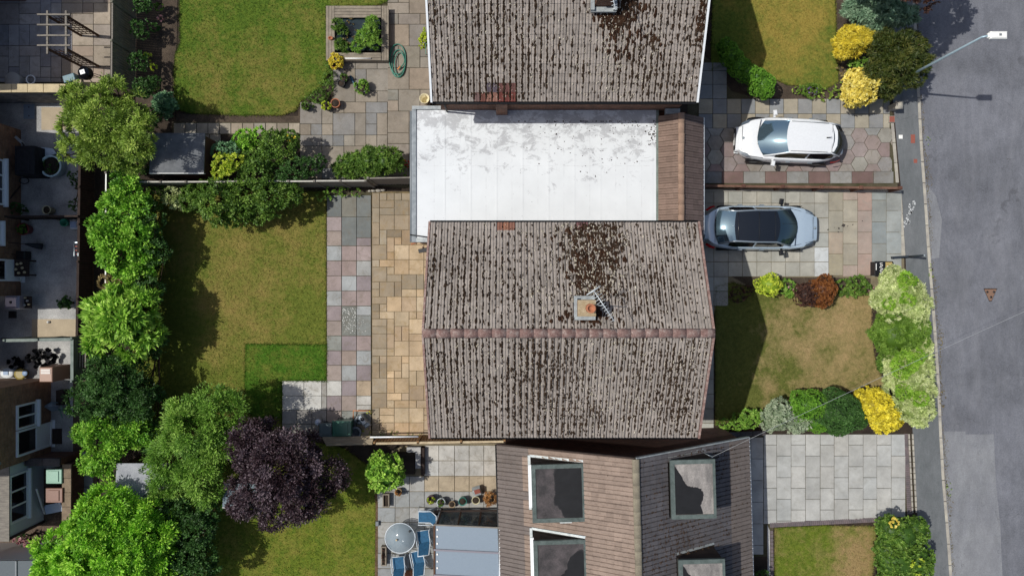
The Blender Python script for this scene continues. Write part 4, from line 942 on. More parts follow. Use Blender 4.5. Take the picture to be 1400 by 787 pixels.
# ------------------------------------------------------------------ houses on the west side (their fronts face the gardens)
def west_house(label, fx, y0, y1, he=5.0, depth=7.5, roofh=1.9, mat=None, wins=(), doors=()):
    X = W(fx, 0)[0]; YN, YS = W(0, y0)[1], W(0, y1)[1]
    t = thing('brick_house', label, 'house', (X-depth/2, (YN+YS)/2, 0)); mx, my = mat or (m_bw, m_bwy)
    MB().box(X-.3, X, YS, YN, 0, he-.05).build('wall', mx, t); MB().box(X-depth, X-depth+.3, YS, YN, 0, he-.05).build('wall', mx, t)
    for ya in (YS, YN-.3):
        v = [(x, ya+d, z) for d in (0, .3) for x, z in ((X-depth+.31, 0), (X-.31, 0), (X-.31, he-.08), (X-depth/2, he+roofh-.2), (X-depth+.31, he-.08))]
        MB().add(v, [(0,1,2,3,4),(9,8,7,6,5),(0,5,6,1),(1,6,7,2),(2,7,8,3),(3,8,9,4),(4,9,5,0)]).build('wall', my, t)
    L = math.hypot(depth/2+.3, roofh); o = .3
    a = Slope((X+o, YN+.2, he), (0, -1, 0), (-(depth/2+o), 0, roofh), YN-YS+.4, L); b = Slope((X-depth-o, YN+.2, he), (0, -1, 0), ((depth/2+o), 0, roofh), YN-YS+.4, L)
    r = roof_deck([a, b]).build('roof', m_deck, t); tile_roof(r, [a, b], .33, 12, .02, .02, m_tile2, [C('6f625c')]*2, 0)
    ridge_tiles(r, (X-depth/2, YN+.2, he+roofh), (X-depth/2, YS-.2, he+roofh), 8, .13, m_ridgeb)
    MB().tube([(X+.36, YN+.2, he-.06), (X+.36, YS-.2, he-.06)], .05, 8).build('gutter', m_blackp, t)
    for yy, w, h, z, n in wins: window(t, (1, 0), (X, W(0, yy)[1]), w, h, z, panes=n)
    for yy, w, h in doors: window(t, (1, 0), (X, W(0, yy)[1]), w, h, .04, panes=1, door=True)
    return t, X
west_house('brick house beyond the terrace at the top left corner', -13, -60, 127, wins=[(40, 1.8, 1.2, .9, 2), (80, 1.8, 1.2, 3.3, 2)])
west_house('tall brick house casting the shade across the pergola terrace', 37, -330, 2)
west_house('brick house with upper windows behind the two concrete yards at the left edge', 29, 178, 404, wins=[(255, 1.86, 1.25, 1.03, 3), (322, .9, 1.1, 1.2, 1), (260, 1.8, 1.2, 3.3, 2), (340, 1.8, 1.2, 3.3, 2)], doors=[(370, .9, 2.0)])
tw2, XW2 = west_house('brown brick house with white window and white back door at the left edge', 70, 517, 617, wins=[(558.5, .98, 1.12, .95, 2), (540, 1.2, 1.1, 3.3, 2)], doors=[(592, 1.03, 2.03)])
for yy in (200, 245): pass
X = W(-4, 0)[0]; MB
t = thing('garage_block', 'low flat roofed garage between the brick houses on the left', 'garage', (X-3, W(0, 440)[1], 0))
MB().box(X-6, X, W(0, 500)[1], W(0, 420)[1], 0, 2.5).build('wall', m_bw, t); MB().box(X-6.1, X+.1, W(0, 502)[1], W(0, 418)[1], 2.501, 2.65).build('flat_roof', m_felt, t)
X = W(4, 0)[0]; t = thing('garage_block', 'low flat roofed garage north of the concrete yards at the left edge', 'garage', (X-3, W(0, 150)[1], 0))
MB().box(X-6, X-.3, W(0, 176)[1], W(0, 138)[1], 0, 2.5).build('wall', m_bw, t); MB().box(X-6.1, X-.2, W(0, 177)[1], W(0, 136)[1], 2.501, 2.65).build('flat_roof', m_felt, t)
# white lean-to with a row of windows
X = W(60, 0)[0]; Y0, Y1 = W(0, 621)[1], W(0, 711)[1]
t = thing('lean_to', 'white panelled lean-to with three small windows at the left edge', 'lean-to', (X-1.5, (Y0+Y1)/2, 0))
MB().box(X-.12, X, Y1, Y0, 0, 2.1).build('white_wall', plain('pale_blue_white', C('c3ccd2'), .5), t)
MB().box(X-3.4, X-.13, Y1, Y0, 0, 2.0).build('rear_wall', m_bw, t)
for k in range(7): MB().box(X-.34-k*.45, X+.10-k*.45 if k == 0 else X+.105-k*.45, Y1-.1, Y0+.05, 2.102, 2.14+.004*(k % 2)).build('roof_board', m_woodg, t)
f = window(t, (1, 0), (X, W(0, 664)[1]), 1.95, 1.0, 1.0, panes=3, depth=.05)
MB().box(X+.0, X+.06, Y1-.08, Y1+.02, 0, 2.08).build('corner_post', m_blackp, t)
x, y = W(50, 690, 1.0); 
tag(MB().beam(W3(50, 668, .9), W3(61, 702, .1), .07, .04).build('wooden_batten', m_white), 'white batten leaning against the white lean-to', 'batten')
# glass garden room at the bottom left corner
t = thing('garden_room', 'grey glass roofed garden room at the bottom left corner', 'garden room', (*W(0, 800), 0))
a, b = W(-60, 766, 2.2), W(50, 860, 2.2)
MB().box(a[0]+.1, b[0]-.1, b[1]+.1, a[1]-.1, 0, 2.15).build('wall', m_upvc, t)
for k in range(4):
    w_ = (b[0]-a[0])/4; MB().box(a[0]+w_*k+.03, a[0]+w_*(k+1)-.03, b[1], a[1], 2.152, 2.2).build('roof_panel', plain('tinted_glass', C('5c6468'), .15), t)
for k in range(5): MB().box(a[0]+(b[0]-a[0])/4*k-.028, a[0]+(b[0]-a[0])/4*k+.028, b[1], a[1], 2.153, 2.24).build('glazing_bar', m_greyp, t)
# ------------------------------------------------------------------ walls and fences
def wall(name, label, A, B, h, th, mat, cap=None, capmat=None, ov=.03, px=True, cat='wall'):
    a, b = Vector((*W(A[0], A[1], h), 0)), Vector((*W(B[0], B[1], h), 0)); d = (b-a).normalized(); s = Vector((-d.y, d.x, 0))*th/2
    t = thing(name, label, cat, ((a.x+b.x)/2, (a.y+b.y)/2, 0))
    MB().prism([tuple(q)[:2] for q in (a-s, b-s, b+s, a+s)], 0, h-(cap or 0)-.001).build('brickwork', mat, t)
    if cap:
        n = max(1, round((b-a).length/.6)); s2 = s+s.normalized()*ov; e = (b-a)/n
        for i in range(n):
            p, q = a+e*i+e*.01, a+e*(i+1)-e*.01; MB().prism([tuple(v)[:2] for v in (p-s2, q-s2, q+s2, p+s2)], h-cap, h+random.uniform(-.004, .004), .01).build('coping_stone', capmat, t)
    return t
m_rend = surf('cream_stone', C('b5a687'), C('c9b894'), 3, .85, 20, .15); m_stone = surf('rough_walling', C('6a6a6e'), C('8a8a8c'), 3, .9, 9, .5, .9, .06)
wall('garden_wall', 'long wall with cream coping below the pergola terrace', (-50, 120.5), (103, 120.5), 1.75, .28, m_stone, .08, m_rend)
wall('gate_pier', 'short cream block at the end of the long coped wall', (100, 117), (111, 117), 1.85, .4, m_rend, .06, m_rend, cat='pier')
wall('garden_wall', 'wall with wide tan coping beside the wheelie bins at the left', (91, 634), (90.5, 712), .95, .32, m_bdx, .07, surf('tan_coping', C('756757'), C('8a7a66'), 5, .9, 40, .3))
wall('garden_wall', 'grey topped wall under the white back door house', (33, 631.5), (82, 631.5), 1.3, .25, m_bdy, .08, m_felt)
wall('garden_wall', 'low brick wall with pink coping at the bottom left corner', (-30, 760), (62, 761), .9, .18, m_bdy, .06, m_redc)
wall('boundary_wall', 'dark low wall with grey coping south of the front beds', (958, 596), (1047, 591.5), .55, .14, m_bdy, .05, m_felt)
def fence(label, A, B, h, mat, n=None, th=.03, post=.09, cap=None, capmat=None, lean=0, group=None, posth=.05, name='fence', bw=.12):
    a, b = Vector((*W(A[0], A[1], h), 0)), Vector((*W(B[0], B[1], h), 0)); L = (b-a).length; n = n or max(1, round(L/1.83)); e = (b-a)/n; d = e.normalized(); s = Vector((-d.y, d.x, 0))
    t = thing(name, label, 'fence', ((a.x+b.x)/2, (a.y+b.y)/2, 0), group)
    for i in range(n+1):
        p = a+e*i; MB().cbox((p.x, p.y, (h+posth)/2), (post, post, h+posth), math.atan2(d.y, d.x), 0, .015).build('post', mat, t)
    for i in range(n):
        p, q = a+e*i+d*(post/2+.005), a+e*(i+1)-d*(post/2+.005); k = max(2, round((q-p).length/bw)); f = (q-p)/k; mb = MB(); ln = random.uniform(-.01, .01)+lean
        for j in range(k):
            u, v = p+f*j, p+f*(j+.96); o1, o2 = s*(-.006), s*(.012); hh = h-.04+random.uniform(-.006, .006); tp = s*ln
            vs = [u+o1, v+o2, v+o2+s*.014, u+o1+s*.014]; vt = [w+tp+Vector((0, 0, hh)) for w in vs]; vb = [w+Vector((0, 0, .04)) for w in vs]
            mb.add(vb+vt, [(3,2,1,0),(4,5,6,7),(0,1,5,4),(1,2,6,5),(2,3,7,6),(3,0,4,7)])
        mb.build('fence_panel', mat, t)
        if cap:
            c1, c2 = p+s*ln, q+s*ln; MB().beam(c1+Vector((0, 0, h-.018)), c2+Vector((0, 0, h-.018)), cap, .035).build('capping_rail', capmat or mat, t)
    return t
fence('long weathered grey fence between the top garden and the middle garden', (184, 249), (500, 247), 1.75, m_woodg, 9, cap=.06, capmat=surf('pale_capping', C('a7a59c'), C('bdbab0'), 4, .8, 40, .2))
fence('short grey fence section stepping up to the white roofed extension', (503, 243.5), (561, 242.5), 1.85, m_woodg, 1, cap=.05, capmat=m_woodg)
fence('brown panel fence between the white car drive and the grey car drive', (963, 253.5), (1231, 257), .9, surf('red_brown_timber', C('54382e'), C('6c4a3c'), 4, .8, 50, .3), 5, cap=.09, capmat=surf('red_brown_cap', C('5f4438'), C('785a4a'), 4, .8, 50, .3), post=.14)
sheet('concrete_edge', [(961,259.5),(1229,261),(1229,263),(961,262)], .12, m_kerb, .12)
m_wf = surf('dull_green_fence', C('6a6a5e'), C('7f7d6e'), 4, .9, 50, .3, stretch=(6, 1, 1))
fence('tall close boarded fence at the east side of the pergola terrace', (153.5, -50), (152.5, 108), 1.75, m_wf, 3, cap=.06, capmat=m_woodg, bw=.1)
fence('dark slatted fence along the shaded concrete yards', (109, 204), (105, 460), 1.0, m_woodd, 5, cap=.1, bw=.1)
fence('pale capped fence half hidden behind the climbing shrub', (145, 236), (143, 460), 1.7, m_woodg, 4, cap=.05, capmat=m_white)
fence('dark fence dividing the two concrete yards', (8, 296), (106, 295.5), 1.3, m_woodd, 2, cap=.07)
m_gg = surf('grey_green_timber', C('6d7873'), C('828c86'), 4, .8, 50, .2)
fence('grey green fence along the top of the toy yard', (6, 465), (97, 463.5), 1.5, m_gg, 2, cap=.12)
fence('grey green fence at the east end of the toy yard', (98, 462), (98, 521), 1.5, m_gg, 1, cap=.12)
t = thing('slatted_screen', 'screen of dark timber slats lying over earth beside the toy yard', 'screen', (*W(110, 485), 0))
for k in range(5):
    x = 103.5+k*3.6; MB().beam(W3(x, 466, 1.1), W3(x-.5, 502, 1.1), .045, .09).build('slat', m_woodg, t)
for q in (467, 501): MB().beam(W3(101, q, 1.03), W3(121, q, 1.03), .06, .05).build('rail', m_woodd, t)
for q in (467, 501):
    for x in (102, 120): MB().beam(W3(x, q, 0), W3(x, q, 1.0), .06, .06).build('leg', m_woodd, t)
sheet('path', [(112,200),(128,200),(128,462),(112,462)], .03, surf('brown_boards', C('463428'), C('59432f'), 3, .9, 40, .3), .03)
# boundary fence between middle and south gardens, partly fallen over
m_rail = surf('sunbleached_rail', C('a8977a'), C('c4b598'), 5, .85, 40, .25)
fence('boundary fence of brown panels with pale rails south of the sandy patio', (512, 604.5), (690, 601.5), 1.15, surf('brown_panel', C('7d5f42'), C('97764f'), 4, .85, 50, .3, stretch=(6, 1, 1)), 3, cap=.09, capmat=m_rail, lean=-.05)
t = thing('fallen_fence', 'loose weathered panel leaning over at the purple tree end of the boundary fence', 'fence panel', (*W(475, 603), 0))
m_lp = surf('weathered_panel', C('8a7d68'), C('a39680'), 4, .9, 50, .3, stretch=(1, 6, 1))
for k in range(5): MB().beam(W3(441+k*1.2, 598.5+k*2.3, .95+k*.05), W3(511-k*.5, 597+k*2.2, .95+k*.05), .085, .02).build('board', m_lp, t)
for x in (452, 498): MB().beam(W3(x, 597, .9), W3(x, 609.5, 1.1), .05, .05).build('batten', m_woodb, t)
for x in (444, 508): MB().beam(W3(x, 600, 0), W3(x, 602, .95), .08, .08).build('post', m_woodb, t)
tag(MB().tube([W3(506, 597.3, 1.1), W3(572, 596.4, 1.1)], .035, 8).build('white_rail', m_upvc), 'white rail on the north side of the boundary fence', 'rail')
# ------------------------------------------------------------------ sheds
def shed(label, x0, y0, x1, y1, h, roofm, wallm, fascia=None, drop=.12):
    a, b = W(x0, y0, h), W(x1, y1, h); t = thing('garden_shed', label, 'shed', ((a[0]+b[0])/2, (a[1]+b[1])/2, 0))
    o = .08; X0, X1, Y0, Y1 = a[0]+o, b[0]-o, b[1]+o, a[1]-o
    for p in ((X0, X1, Y0, Y0+.03), (X0, X1, Y1-.03, Y1)): MB().box(*p, 0, h-.06-drop*(p[2] > Y0+.2)).build('wall', wallm, t)
    for p in ((X0, X0+.03), (X1-.03, X1)): MB().box(*p, Y0+.031, Y1-.031, 0, h-.06-drop).build('wall', wallm, t)
    v = [(a[0], b[1], h), (b[0], b[1], h), (b[0], a[1], h-drop), (a[0], a[1], h-drop)]; v += [(x, y, z-.05) for x, y, z in v]
    MB().add(v, [(0,1,2,3),(7,6,5,4),(0,4,5,1),(1,5,6,2),(2,6,7,3),(3,7,4,0)]).build('felt_roof', roofm, t)
    MB().box(a[0], b[0], b[1]-.025, b[1]-.002, h-.14, h+.008).build('fascia', fascia or m_white, t)
    MB().box((X0+X1)/2-.35, (X0+X1)/2+.35, Y0-.02, Y0-.001, .1, h-.25).build('door', wallm, t); return t
shed('small shed with grey felt roof and white front edge in the top garden', 204, 181, 278.5, 236.5, 2.05, surf('shed_felt', C('5a5d60'), C('707376'), 3, .9, 60, .3, .8), m_woodb)
shed('pale grey roofed shed half hidden by trees at lower left', 157, 634, 236, 680, 2.0, surf('pale_shed_roof', C('8c8f96'), C('a0a3a8'), 4, .8, 30, .2), m_woodb)
shed('blue grey shed corner showing under the purple tree', 304, 662, 350, 693, 1.9, surf('blue_shed_roof', C('66757f'), C('7c8b94'), 4, .8, 30, .2), m_woodd)
# ------------------------------------------------------------------ garden arch
t = thing('pergola', 'bare timber arch of beams and rails standing on the shaded terrace', 'pergola', (*W(110, 68), 0)); HT = 2.15
xs_ = [W(65, 0, HT)[0], W(90.5, 0, HT)[0]]; ys_ = [W(0, 22, HT)[1], W(0, 67, HT)[1]]
for x in xs_:
    MB().beam((x, ys_[0]+.2, HT), (x, ys_[1]-.2, HT), .07, .06).build('beam', m_woodg, t)
    for y in ys_: MB().beam((x, y, 0), (x, y, HT-.04), .075, .075).build('post', m_woodb, t)
for q in (21, 35, 49.5, 63): 
    y = W(0, q, HT)[1]; MB().beam((xs_[0]-.36, y, HT+.06), (xs_[1]+.2, y, HT+.06), .06, .05).build('cross_rail', m_woodg, t)
for y in ys_:
    tr = MB()
    for k in range(8): z = .25+k*.23; tr.beam((xs_[0]+.04, y, z), (xs_[1]-.04, y, z), .025, .02)
    for k in range(1, 4): x = xs_[0]+(xs_[1]-xs_[0])*k/4; tr.beam((x, y+.015, .2), (x, y+.015, HT-.1), .02, .02)
    tr.build('trellis', m_woodb, t)
# ------------------------------------------------------------------ street lamp, marker post, cables
bx, by = W(1209, 122); tx, ty = W(1345, 54, 6.15)
t = thing('street_lamp', 'tall slim street lamp leaning into view over the road', 'street lamp', (bx, by, 0))
MB().tube([(bx, by, 0), (bx, by, 1.2)], .075, 10).build('base', m_metal, t)
MB().tube([(bx, by, 1.2), (bx, by, 3.5), (bx, by, 6.02), (bx+.14, by+.01, 6.1)], [.055, .045, .034, .032], 10).build('pole', plain('pale_painted_steel', C('a9c0cc'), .45, .3), t)
hd = MB(); hx0 = bx+.2
hd.cbox((hx0+.28, by+.02, 6.13), (.56, .25, .12), 0, 0, .04); hd.cbox((hx0+.02, by+.02, 6.11), (.16, .16, .1), 0, 0, .03)
lh = hd.build('lamp_head', m_white, t); MB().cbox((hx0+.3, by+.02, 6.055), (.38, .18, .03)).build('lens', m_glass, lh)
MB().cbox((hx0+.3, by+.02, 6.21), (.07, .07, .05), 0, 0, .02).build('photocell', m_greyp, lh)
bx, by = W(1240, 351)
t = thing('marker_post', 'dark metal post with a low crossbar at the corner of the grey car drive', 'post', (bx, by, 0))
dk = plain('dark_blue_steel', C('3c444c'), .4, .5)
MB().tube([(bx, by, 0), (bx, by, 1.22)], .045, 10).build('post', dk, t); MB().lathe((bx, by, 1.22), [(.05, 0), (.045, .04), (.01, .06)], 10).build('cap', m_metal, t)
MB().beam(W3(1219, 352, .3), W3(1241, 350.5, .3), .08, .12).build('crossbar', dk, t); MB().tube([W3(1220.5, 352, 0), W3(1220.5, 352, .42)], .04, 8).build('post', dk, t)
def cable(label, a, b, sag, r=.012, mat=None):
    a, b = Vector(a), Vector(b); p = [a.lerp(b, k/24)-Vector((0, 0, sag*4*(k/24)*(1-k/24))) for k in range(25)]
    return tag(MB().tube(p, r, 5).build('overhead_cable', mat or plain('pale_cable', C('9a9ea0'), .6)), label, 'cable')
pole = (16.6*1.9, 6.0, 0)
cable('thin pale overhead cable running from the bungalow dormer to the road', W3(974, 624, 4.6), (31.5, 6.0, 7.6), .5, .006)
t = thing('telegraph_pole', 'wooden telegraph pole on the far side of the road', 'telegraph pole', (31.5, 6.0, 0)); MB().tube([(31.5, 6, 0), (31.5, 6, 8)], [.14, .1], 10).build('pole', m_woodb, t)
MB().cbox((31.5, 6, 7.6), (.08, 1.2, .08)).build('cross_arm', m_woodb, t)
t = thing('cable_bracket', 'small bracket with cable fixing on the right dormer corner', 'bracket', W3(974, 624, 4.25)); MB().tube([W3(973, 625, 4.2), W3(974, 624, 4.62)], .015, 6).build('stem', m_metal, t)
MB().tube([W3(960, 617, 4.1), W3(967, 621, 4.5), W3(974, 624, 4.55)], .012, 6).build('stay', m_metal, t)
# small pale post cap shape by the pavement
x, y = W(1218, 149); t = thing('gate_post', 'short pale post with a pointed cap under the dark conifer by the pavement', 'gate post', (x, y, 0))
MB().cbox((x, y, .3), (.28, .22, .6)).build('post', m_kerb, t); MB().lathe((x, y, .6), [(.23, 0), (.23, .04), (.02, .14)], 4, a0=.785).build('cap', m_kerb, t)
# ------------------------------------------------------------------ cars
def car(label, cx, cy, rot, paint, S, name='parked_car'):
    t = thing(name, label, 'car', (0, 0, 0)); L, Wd = S['L'], S['W']; hw = Wd/2
    N = lambda x: (max(0, 1-abs((x)/(L/2))**S.get('pe', 5.5)))**(1/S.get('pq', 3.0)) # plan outline
    xs = [L/2*math.sin(math.pi/2*(2*i/40-1)*.999) for i in range(41)]
    def prof(x, P): 
        for (a, za), (b, zb) in zip(P, P[1:]):
            if x <= b: u = (x-a)/(b-a); u = u*u*(3-2*u) if S.get('smooth') else u; return za+(zb-za)*u
        return P[-1][1]
    top = S['top']                                       # centre-line height of the lower body (bonnet, belt, boot)
    rows = []
    for x in xs:
        w = hw*(.60+.40*N(x)) if abs(x) < L/2-.01 else hw*.6
        w = hw*max(.56, N(x)) 
        zc = prof(x, top); zb = prof(x, S['bot']); e = zc-zb
        r = [( w*.90, zb), (w*.985, zb+.12), (w, zb+e*.45), (w*.99, zb+e*.72), (w*.965, zc-.09), (w*.925, zc-.035), (w*.70, zc-.008), (w*.3, zc+.012), (0, zc+.016)]
        row = [(x, y, z) for y, z in r]+[(x, -y, z) for y, z in r[-2::-1]]; rows.append(row)
    b = MB().grid(rows); n = len(rows[0]); b.add(rows[0], [tuple(range(n))], True); b.add(rows[-1], [tuple(range(n))[::-1]], True)
    # wheel arches are darker insets; the shell is closed underneath
    b.add([(rows[0][0][0]*.98, -hw*.6, .22), (rows[-1][0][0]*.98, -hw*.6, .22), (rows[-1][0][0]*.98, hw*.6, .22), (rows[0][0][0]*.98, hw*.6, .22)], [(0,1,2,3)])
    body = b.build('body', paint, t); finish_smooth(body, 40)
    G = S['G']                                          # greenhouse: xa windscreen base, xb windscreen top, xc roof end, xd rear glass base
    zbelt = lambda x: prof(x, top)-.03; zr = S['zr']; wb, wr = hw*S.get('wb', .90), hw*S.get('wr', .70)
    def curve(x0, bow, w, z, k=9, zb=0): return [(x0+bow*(1-(2*i/(k-1)-1)**2), w*(2*i/(k-1)-1), (z if not callable(z) else z(x0))+zb*(1-(2*i/(k-1)-1)**2)) for i in range(k)]
    def band(c0, c1, m=5, bulge=.03):
        out = []
        for j in range(m):
            u = j/(m-1); out.append([(a[0]+(b_[0]-a[0])*u, a[1]+(b_[1]-a[1])*u, a[2]+(b_[2]-a[2])*u+bulge*4*u*(1-u)) for a, b_ in zip(c0, c1)])
        return out
    sg = 1
    A = curve(G['xa'], S['bowf'], wb*.93, prof(G['xa'], top)+.0, zb=.03); Bc = curve(G['xb'], S['bowf']*.45, wr, zr, zb=.045)
    Cc = curve(G['xc'], -S['bowr']*.5, wr*S.get('wrr', .95), zr-S.get('rd', .05), zb=.04); D = curve(G['xd'], -S['bowr'], wb*S.get('wdr', .86), S['zd'], zb=.03)
    gl = S.get('glass') or plain('car_glass', C('0d1318'), .03, spec=1.0, coat=.6); dg = plain('car_glass', C('0d1318'), .03, spec=1.0, coat=.6); rgl = S.get('rglass') or dg
    MB().grid(band(A, Bc)).build('windscreen', gl, t)
    MB().grid(band(Cc, D)).build('rear_window', rgl, t)
    MB().grid(band(Bc, Cc, 7, S.get('rb', .03))).build('roof_panel', S.get('roofmat') or paint, t)
    for s_ in (-1, 1):
        i = 0 if s_ < 0 else -1; up = [Bc[i], tuple((Vector(Bc[i])*.5+Vector(Cc[i])*.5)+Vector((0, s_*.02, .015))), Cc[i]]
        lo = [A[i]]+[(x_, s_*wb, zbelt(x_)) for x_ in ((G['xa']*.8+G['xd']*.2), (G['xa']+G['xd'])/2, (G['xa']*.2+G['xd']*.8))]+[D[i]]
        # full side panel from belt to roof
        side = MB(); P_ = [A[i]]+up+[D[i]]; k = len(P_); low = [lo[0], lo[1], lo[2], lo[3], lo[4]]
        side.grid([[tuple(q) for q in low], [tuple(q) for q in P_]], False); side.build('door_frame', paint, t)
        xm = (up[0][0]+up[2][0])/2+S.get('bp', 0)
        def sp(x, v):                                   # point on the side panel by x and height fraction v
            pts_u = sorted([tuple(q) for q in P_]); pts_l = sorted([tuple(q) for q in low])
            f = lambda pts: next((tuple(a[j]+(b_[j]-a[j])*((x-a[0])/(b_[0]-a[0]+1e-6)) for j in range(3)) for a, b_ in zip(pts, pts[1:]) if a[0] <= x <= b_[0]), pts[-1])
            a_, c_ = f(pts_l), f(pts_u); q = Vector(a_).lerp(Vector(c_), v); return q+Vector((0, s_*.012, .010))
        xf, xr = max(P_[0][0], P_[-1][0]), min(P_[0][0], P_[-1][0])
        ranges = [(xm+.04, max(up[0][0], up[2][0])+(.42 if True else 0)), (S.get('wr0', min(up[0][0], up[2][0])-.12), xm-.04)]
        for xa_, xb_ in ranges:
            xa_, xb_ = min(xa_, xb_), max(xa_, xb_); q = []
            m_ = 7; q = [[tuple(sp(xa_+(xb_-xa_)*j/(m_-1), v)) for j in range(m_)] for v in (.10, .5, .86)]
            MB().grid(q).build('side_window', dg, t)
        ch = plain('chrome', C('b8bcc0'), .15, .9)
        MB().tube([tuple(Vector(A[i])+Vector((0, 0, .01)))]+[tuple(Vector(u_)+Vector((0, 0, .02))) for u_ in up]+[tuple(Vector(D[i])+Vector((0, 0, .012)))], [.035, .032, .03, .035, .04], 6).build('roof_pillar', S.get('trim') or paint, t)
        if S.get('rails'): MB().tube([(up[0][0]-.05*1, s_*(wr*.90), zr+.035), (up[2][0]+.15, s_*(wr*.88), zr+.0)], .012, 6).build('roof_rail', m_greyp, t)
        # mirrors, handles, lamps
        mx_ = G['xa']-.38; mr = MB().cbox((mx_, s_*(hw+.13), zbelt(mx_)+.06), (.15, .22, .13), s_*-.15, 0, .03); mr.cbox((mx_+.02, s_*(hw+.01), zbelt(mx_)+.02), (.08, .12, .05)); mr.build('mirror', S.get('mirror') or paint, t)
        for hx_ in S['handles']: MB().cbox((hx_, s_*(hw+.012), zbelt(hx_)-.16), (.2, .04, .035), 0, 0, .01).build('door_handle', S.get('hmat') or m_metal, t)
        hl = S['hl']; lampm = plain('headlamp_glass', C('59646e'), .12, .3, .8); q = [[tuple((x_, s_*hw*y_, prof(x_, top)+z_)) for x_, y_, z_ in rw] for rw in hl]; MB().grid(q).build('headlight', lampm, t)
        q = [[tuple((x_, s_*hw*y_, prof(x_, top)+z_)) for x_, y_, z_ in rw] for rw in S['tl']]; MB().grid(q).build('tail_light', plain('red_lamp', C('b01820'), .2), t)
    for s_ in (-1, 1):
        for dx_ in S['doors']:
            MB().tube([(dx_, s_*(hw*.992+.002), prof(dx_, top)-.09), (dx_, s_*(hw+.004), .55), (dx_-.03, s_*(hw*.985+.004), .36)], .006, 4).build('door_gap', m_blackp, t)
        MB().beam((-1.0, s_*(hw*.985), .27), (1.0, s_*(hw*.985), .27), .05, .1).build('sill_trim', m_blackp, t)
    for wx in S['wx']:
        for s_ in (-1, 1):
            r = .33; c0 = Vector((wx, s_*(hw-.20), r)); 
            def ring(rr, y0, y1, n=24, inner=0):
                v = []; f_ = []
                for (rad, yy) in ((inner, y0), (rr, y0), (rr+.0, y1), (inner, y1)):
                    v += [(c0.x+rad*math.cos(6.2832*k/n), c0.y+yy, c0.z+rad*math.sin(6.2832*k/n)) for k in range(n)]
                for a_ in range(3): f_ += [(a_*n+k, a_*n+(k+1) % n, (a_+1)*n+(k+1) % n, (a_+1)*n+k) for k in range(n)]
                return v, f_
            wv = thing('wheel', None, None, (0, 0, 0)); WL[wv.name] = Vector((0, 0, 0)); wv.parent = t
            v, f_ = ring(r, -.02*s_, .205*s_, inner=.2); MB().add(v, f_, True).build('tyre', m_blackp, wv)
            v, f_ = ring(.205, 0, .185*s_, inner=.03); MB().add(v, f_).build('rim', m_metal, wv)
            arch = MB(); 
            arch.add([(c0.x+.40*math.cos(math.pi*k/12), s_*(hw*S.get('aw', 1.0)+.004), .30+.40*math.sin(math.pi*k/12)) for k in range(13)]+[(c0.x+.34*math.cos(math.pi*k/12), s_*(hw*S.get('aw', 1.0)+.02), .30+.345*math.sin(math.pi*k/12)) for k in range(13)], [(k, k+1, 14+k, 13+k) for k in range(12)])
            arch.build('wheel_arch', m_blackp, t)
    f = MB().cbox((L/2*.992, 0, .42), (.05, hw*1.0, .22), 0, 0, .01).build('grille', m_blackp, t)
    MB().cbox((L/2+.012, 0, .36), (.02, .5, .11)).build('number_plate', m_white, t); MB().cbox((-L/2-.010, 0, .62), (.02, .5, .11)).build('number_plate', plain('yellow_plate', C('d9b62a'), .5), t)
    wp = MB(); 
    for s_ in (.35, -.25): x_ = G['xa']+S['bowf']*.8; wp.beam((x_+.02, s_*wb, prof(x_, top)+.05), (x_-.06, s_*wb-.5*0+.55*(-1), prof(x_, top)+.085), .02, .02)
    wp.build('wiper', m_blackp, t)
    for (pa, pb) in S['seams']:
        MB().beam(pa, pb, .012, .006).build('panel_gap', m_blackp, t)
    t.location = (cx, cy, 0); t.rotation_euler = (0, 0, rot)
    return t
white = plain('white_car_paint', C('dfe2e4'), .22, 0, .5, .7)
mirror_gl = plain('sky_reflecting_glass', C('6f8a9a'), .06, .75, .8, .5); tint_gl = plain('tinted_sky_glass', C('3a4f5c'), .05, .7, .8, .5)
Lw = 4.36
cxw, cyw = W(1080, 191.5, .75)
SWc = dict(doors=(.95, -.05, -1.05), L=Lw, W=1.82, pe=3.9, pq=2.5, top=[(-2.2,.80),(-2.0,.92),(-1.2,.96),(.8,.95),(1.0,.93),(1.6,.83),(2.0,.70),(2.2,.56)], bot=[(-2.2,.35),(-1.9,.2),(1.9,.2),(2.2,.28)],
    G=dict(xa=1.12, xb=.28, xc=-1.42, xd=-1.93), zr=1.44, zd=1.0, bowf=.30, bowr=.2, wb=.87, wr=.73, wrr=.90, wdr=.80, rd=.08, glass=mirror_gl, rails=True, handles=(.05, -.85), wx=(1.33, -1.3), wr0=-1.65,
    hl=[[(1.62,.86,-.02),(1.8,.82,-.03),(2.0,.70,-.02)],[(1.75,.70,.0),(1.88,.64,.0),(2.05,.56,.0)]], tl=[[(-1.62,.95,-.02),(-1.85,.90,-.02),(-2.05,.80,-.02)],[(-1.68,.99,-.14),(-1.9,.95,-.14),(-2.1,.84,-.14)]],
    seams=[((1.98,-.5,.745),(1.98,.5,.745)),((1.15,-.82,.925),(1.72,-.74,.815)),((1.15,.82,.925),(1.72,.74,.815)),((-1.46,-.55,1.395),(-1.46,.55,1.395))])
tw = car('white hatchback parked on the hexagon paved drive', cxw, cyw, math.pi-R(2.6), white, SWc)
def carpart(root, name, mat, mb):
    o = mb.build(name, mat); o.parent = root; return o
carpart(tw, 'aerial', m_blackp, MB().tube([(-1.22, 0, 1.42), (-1.36, 0, 1.58)], [.03, .008], 6))
carpart(tw, 'bonnet_badge', m_metal, MB().lathe((1.93, 0, .76), [(.05, 0), (.045, .012)], 12))
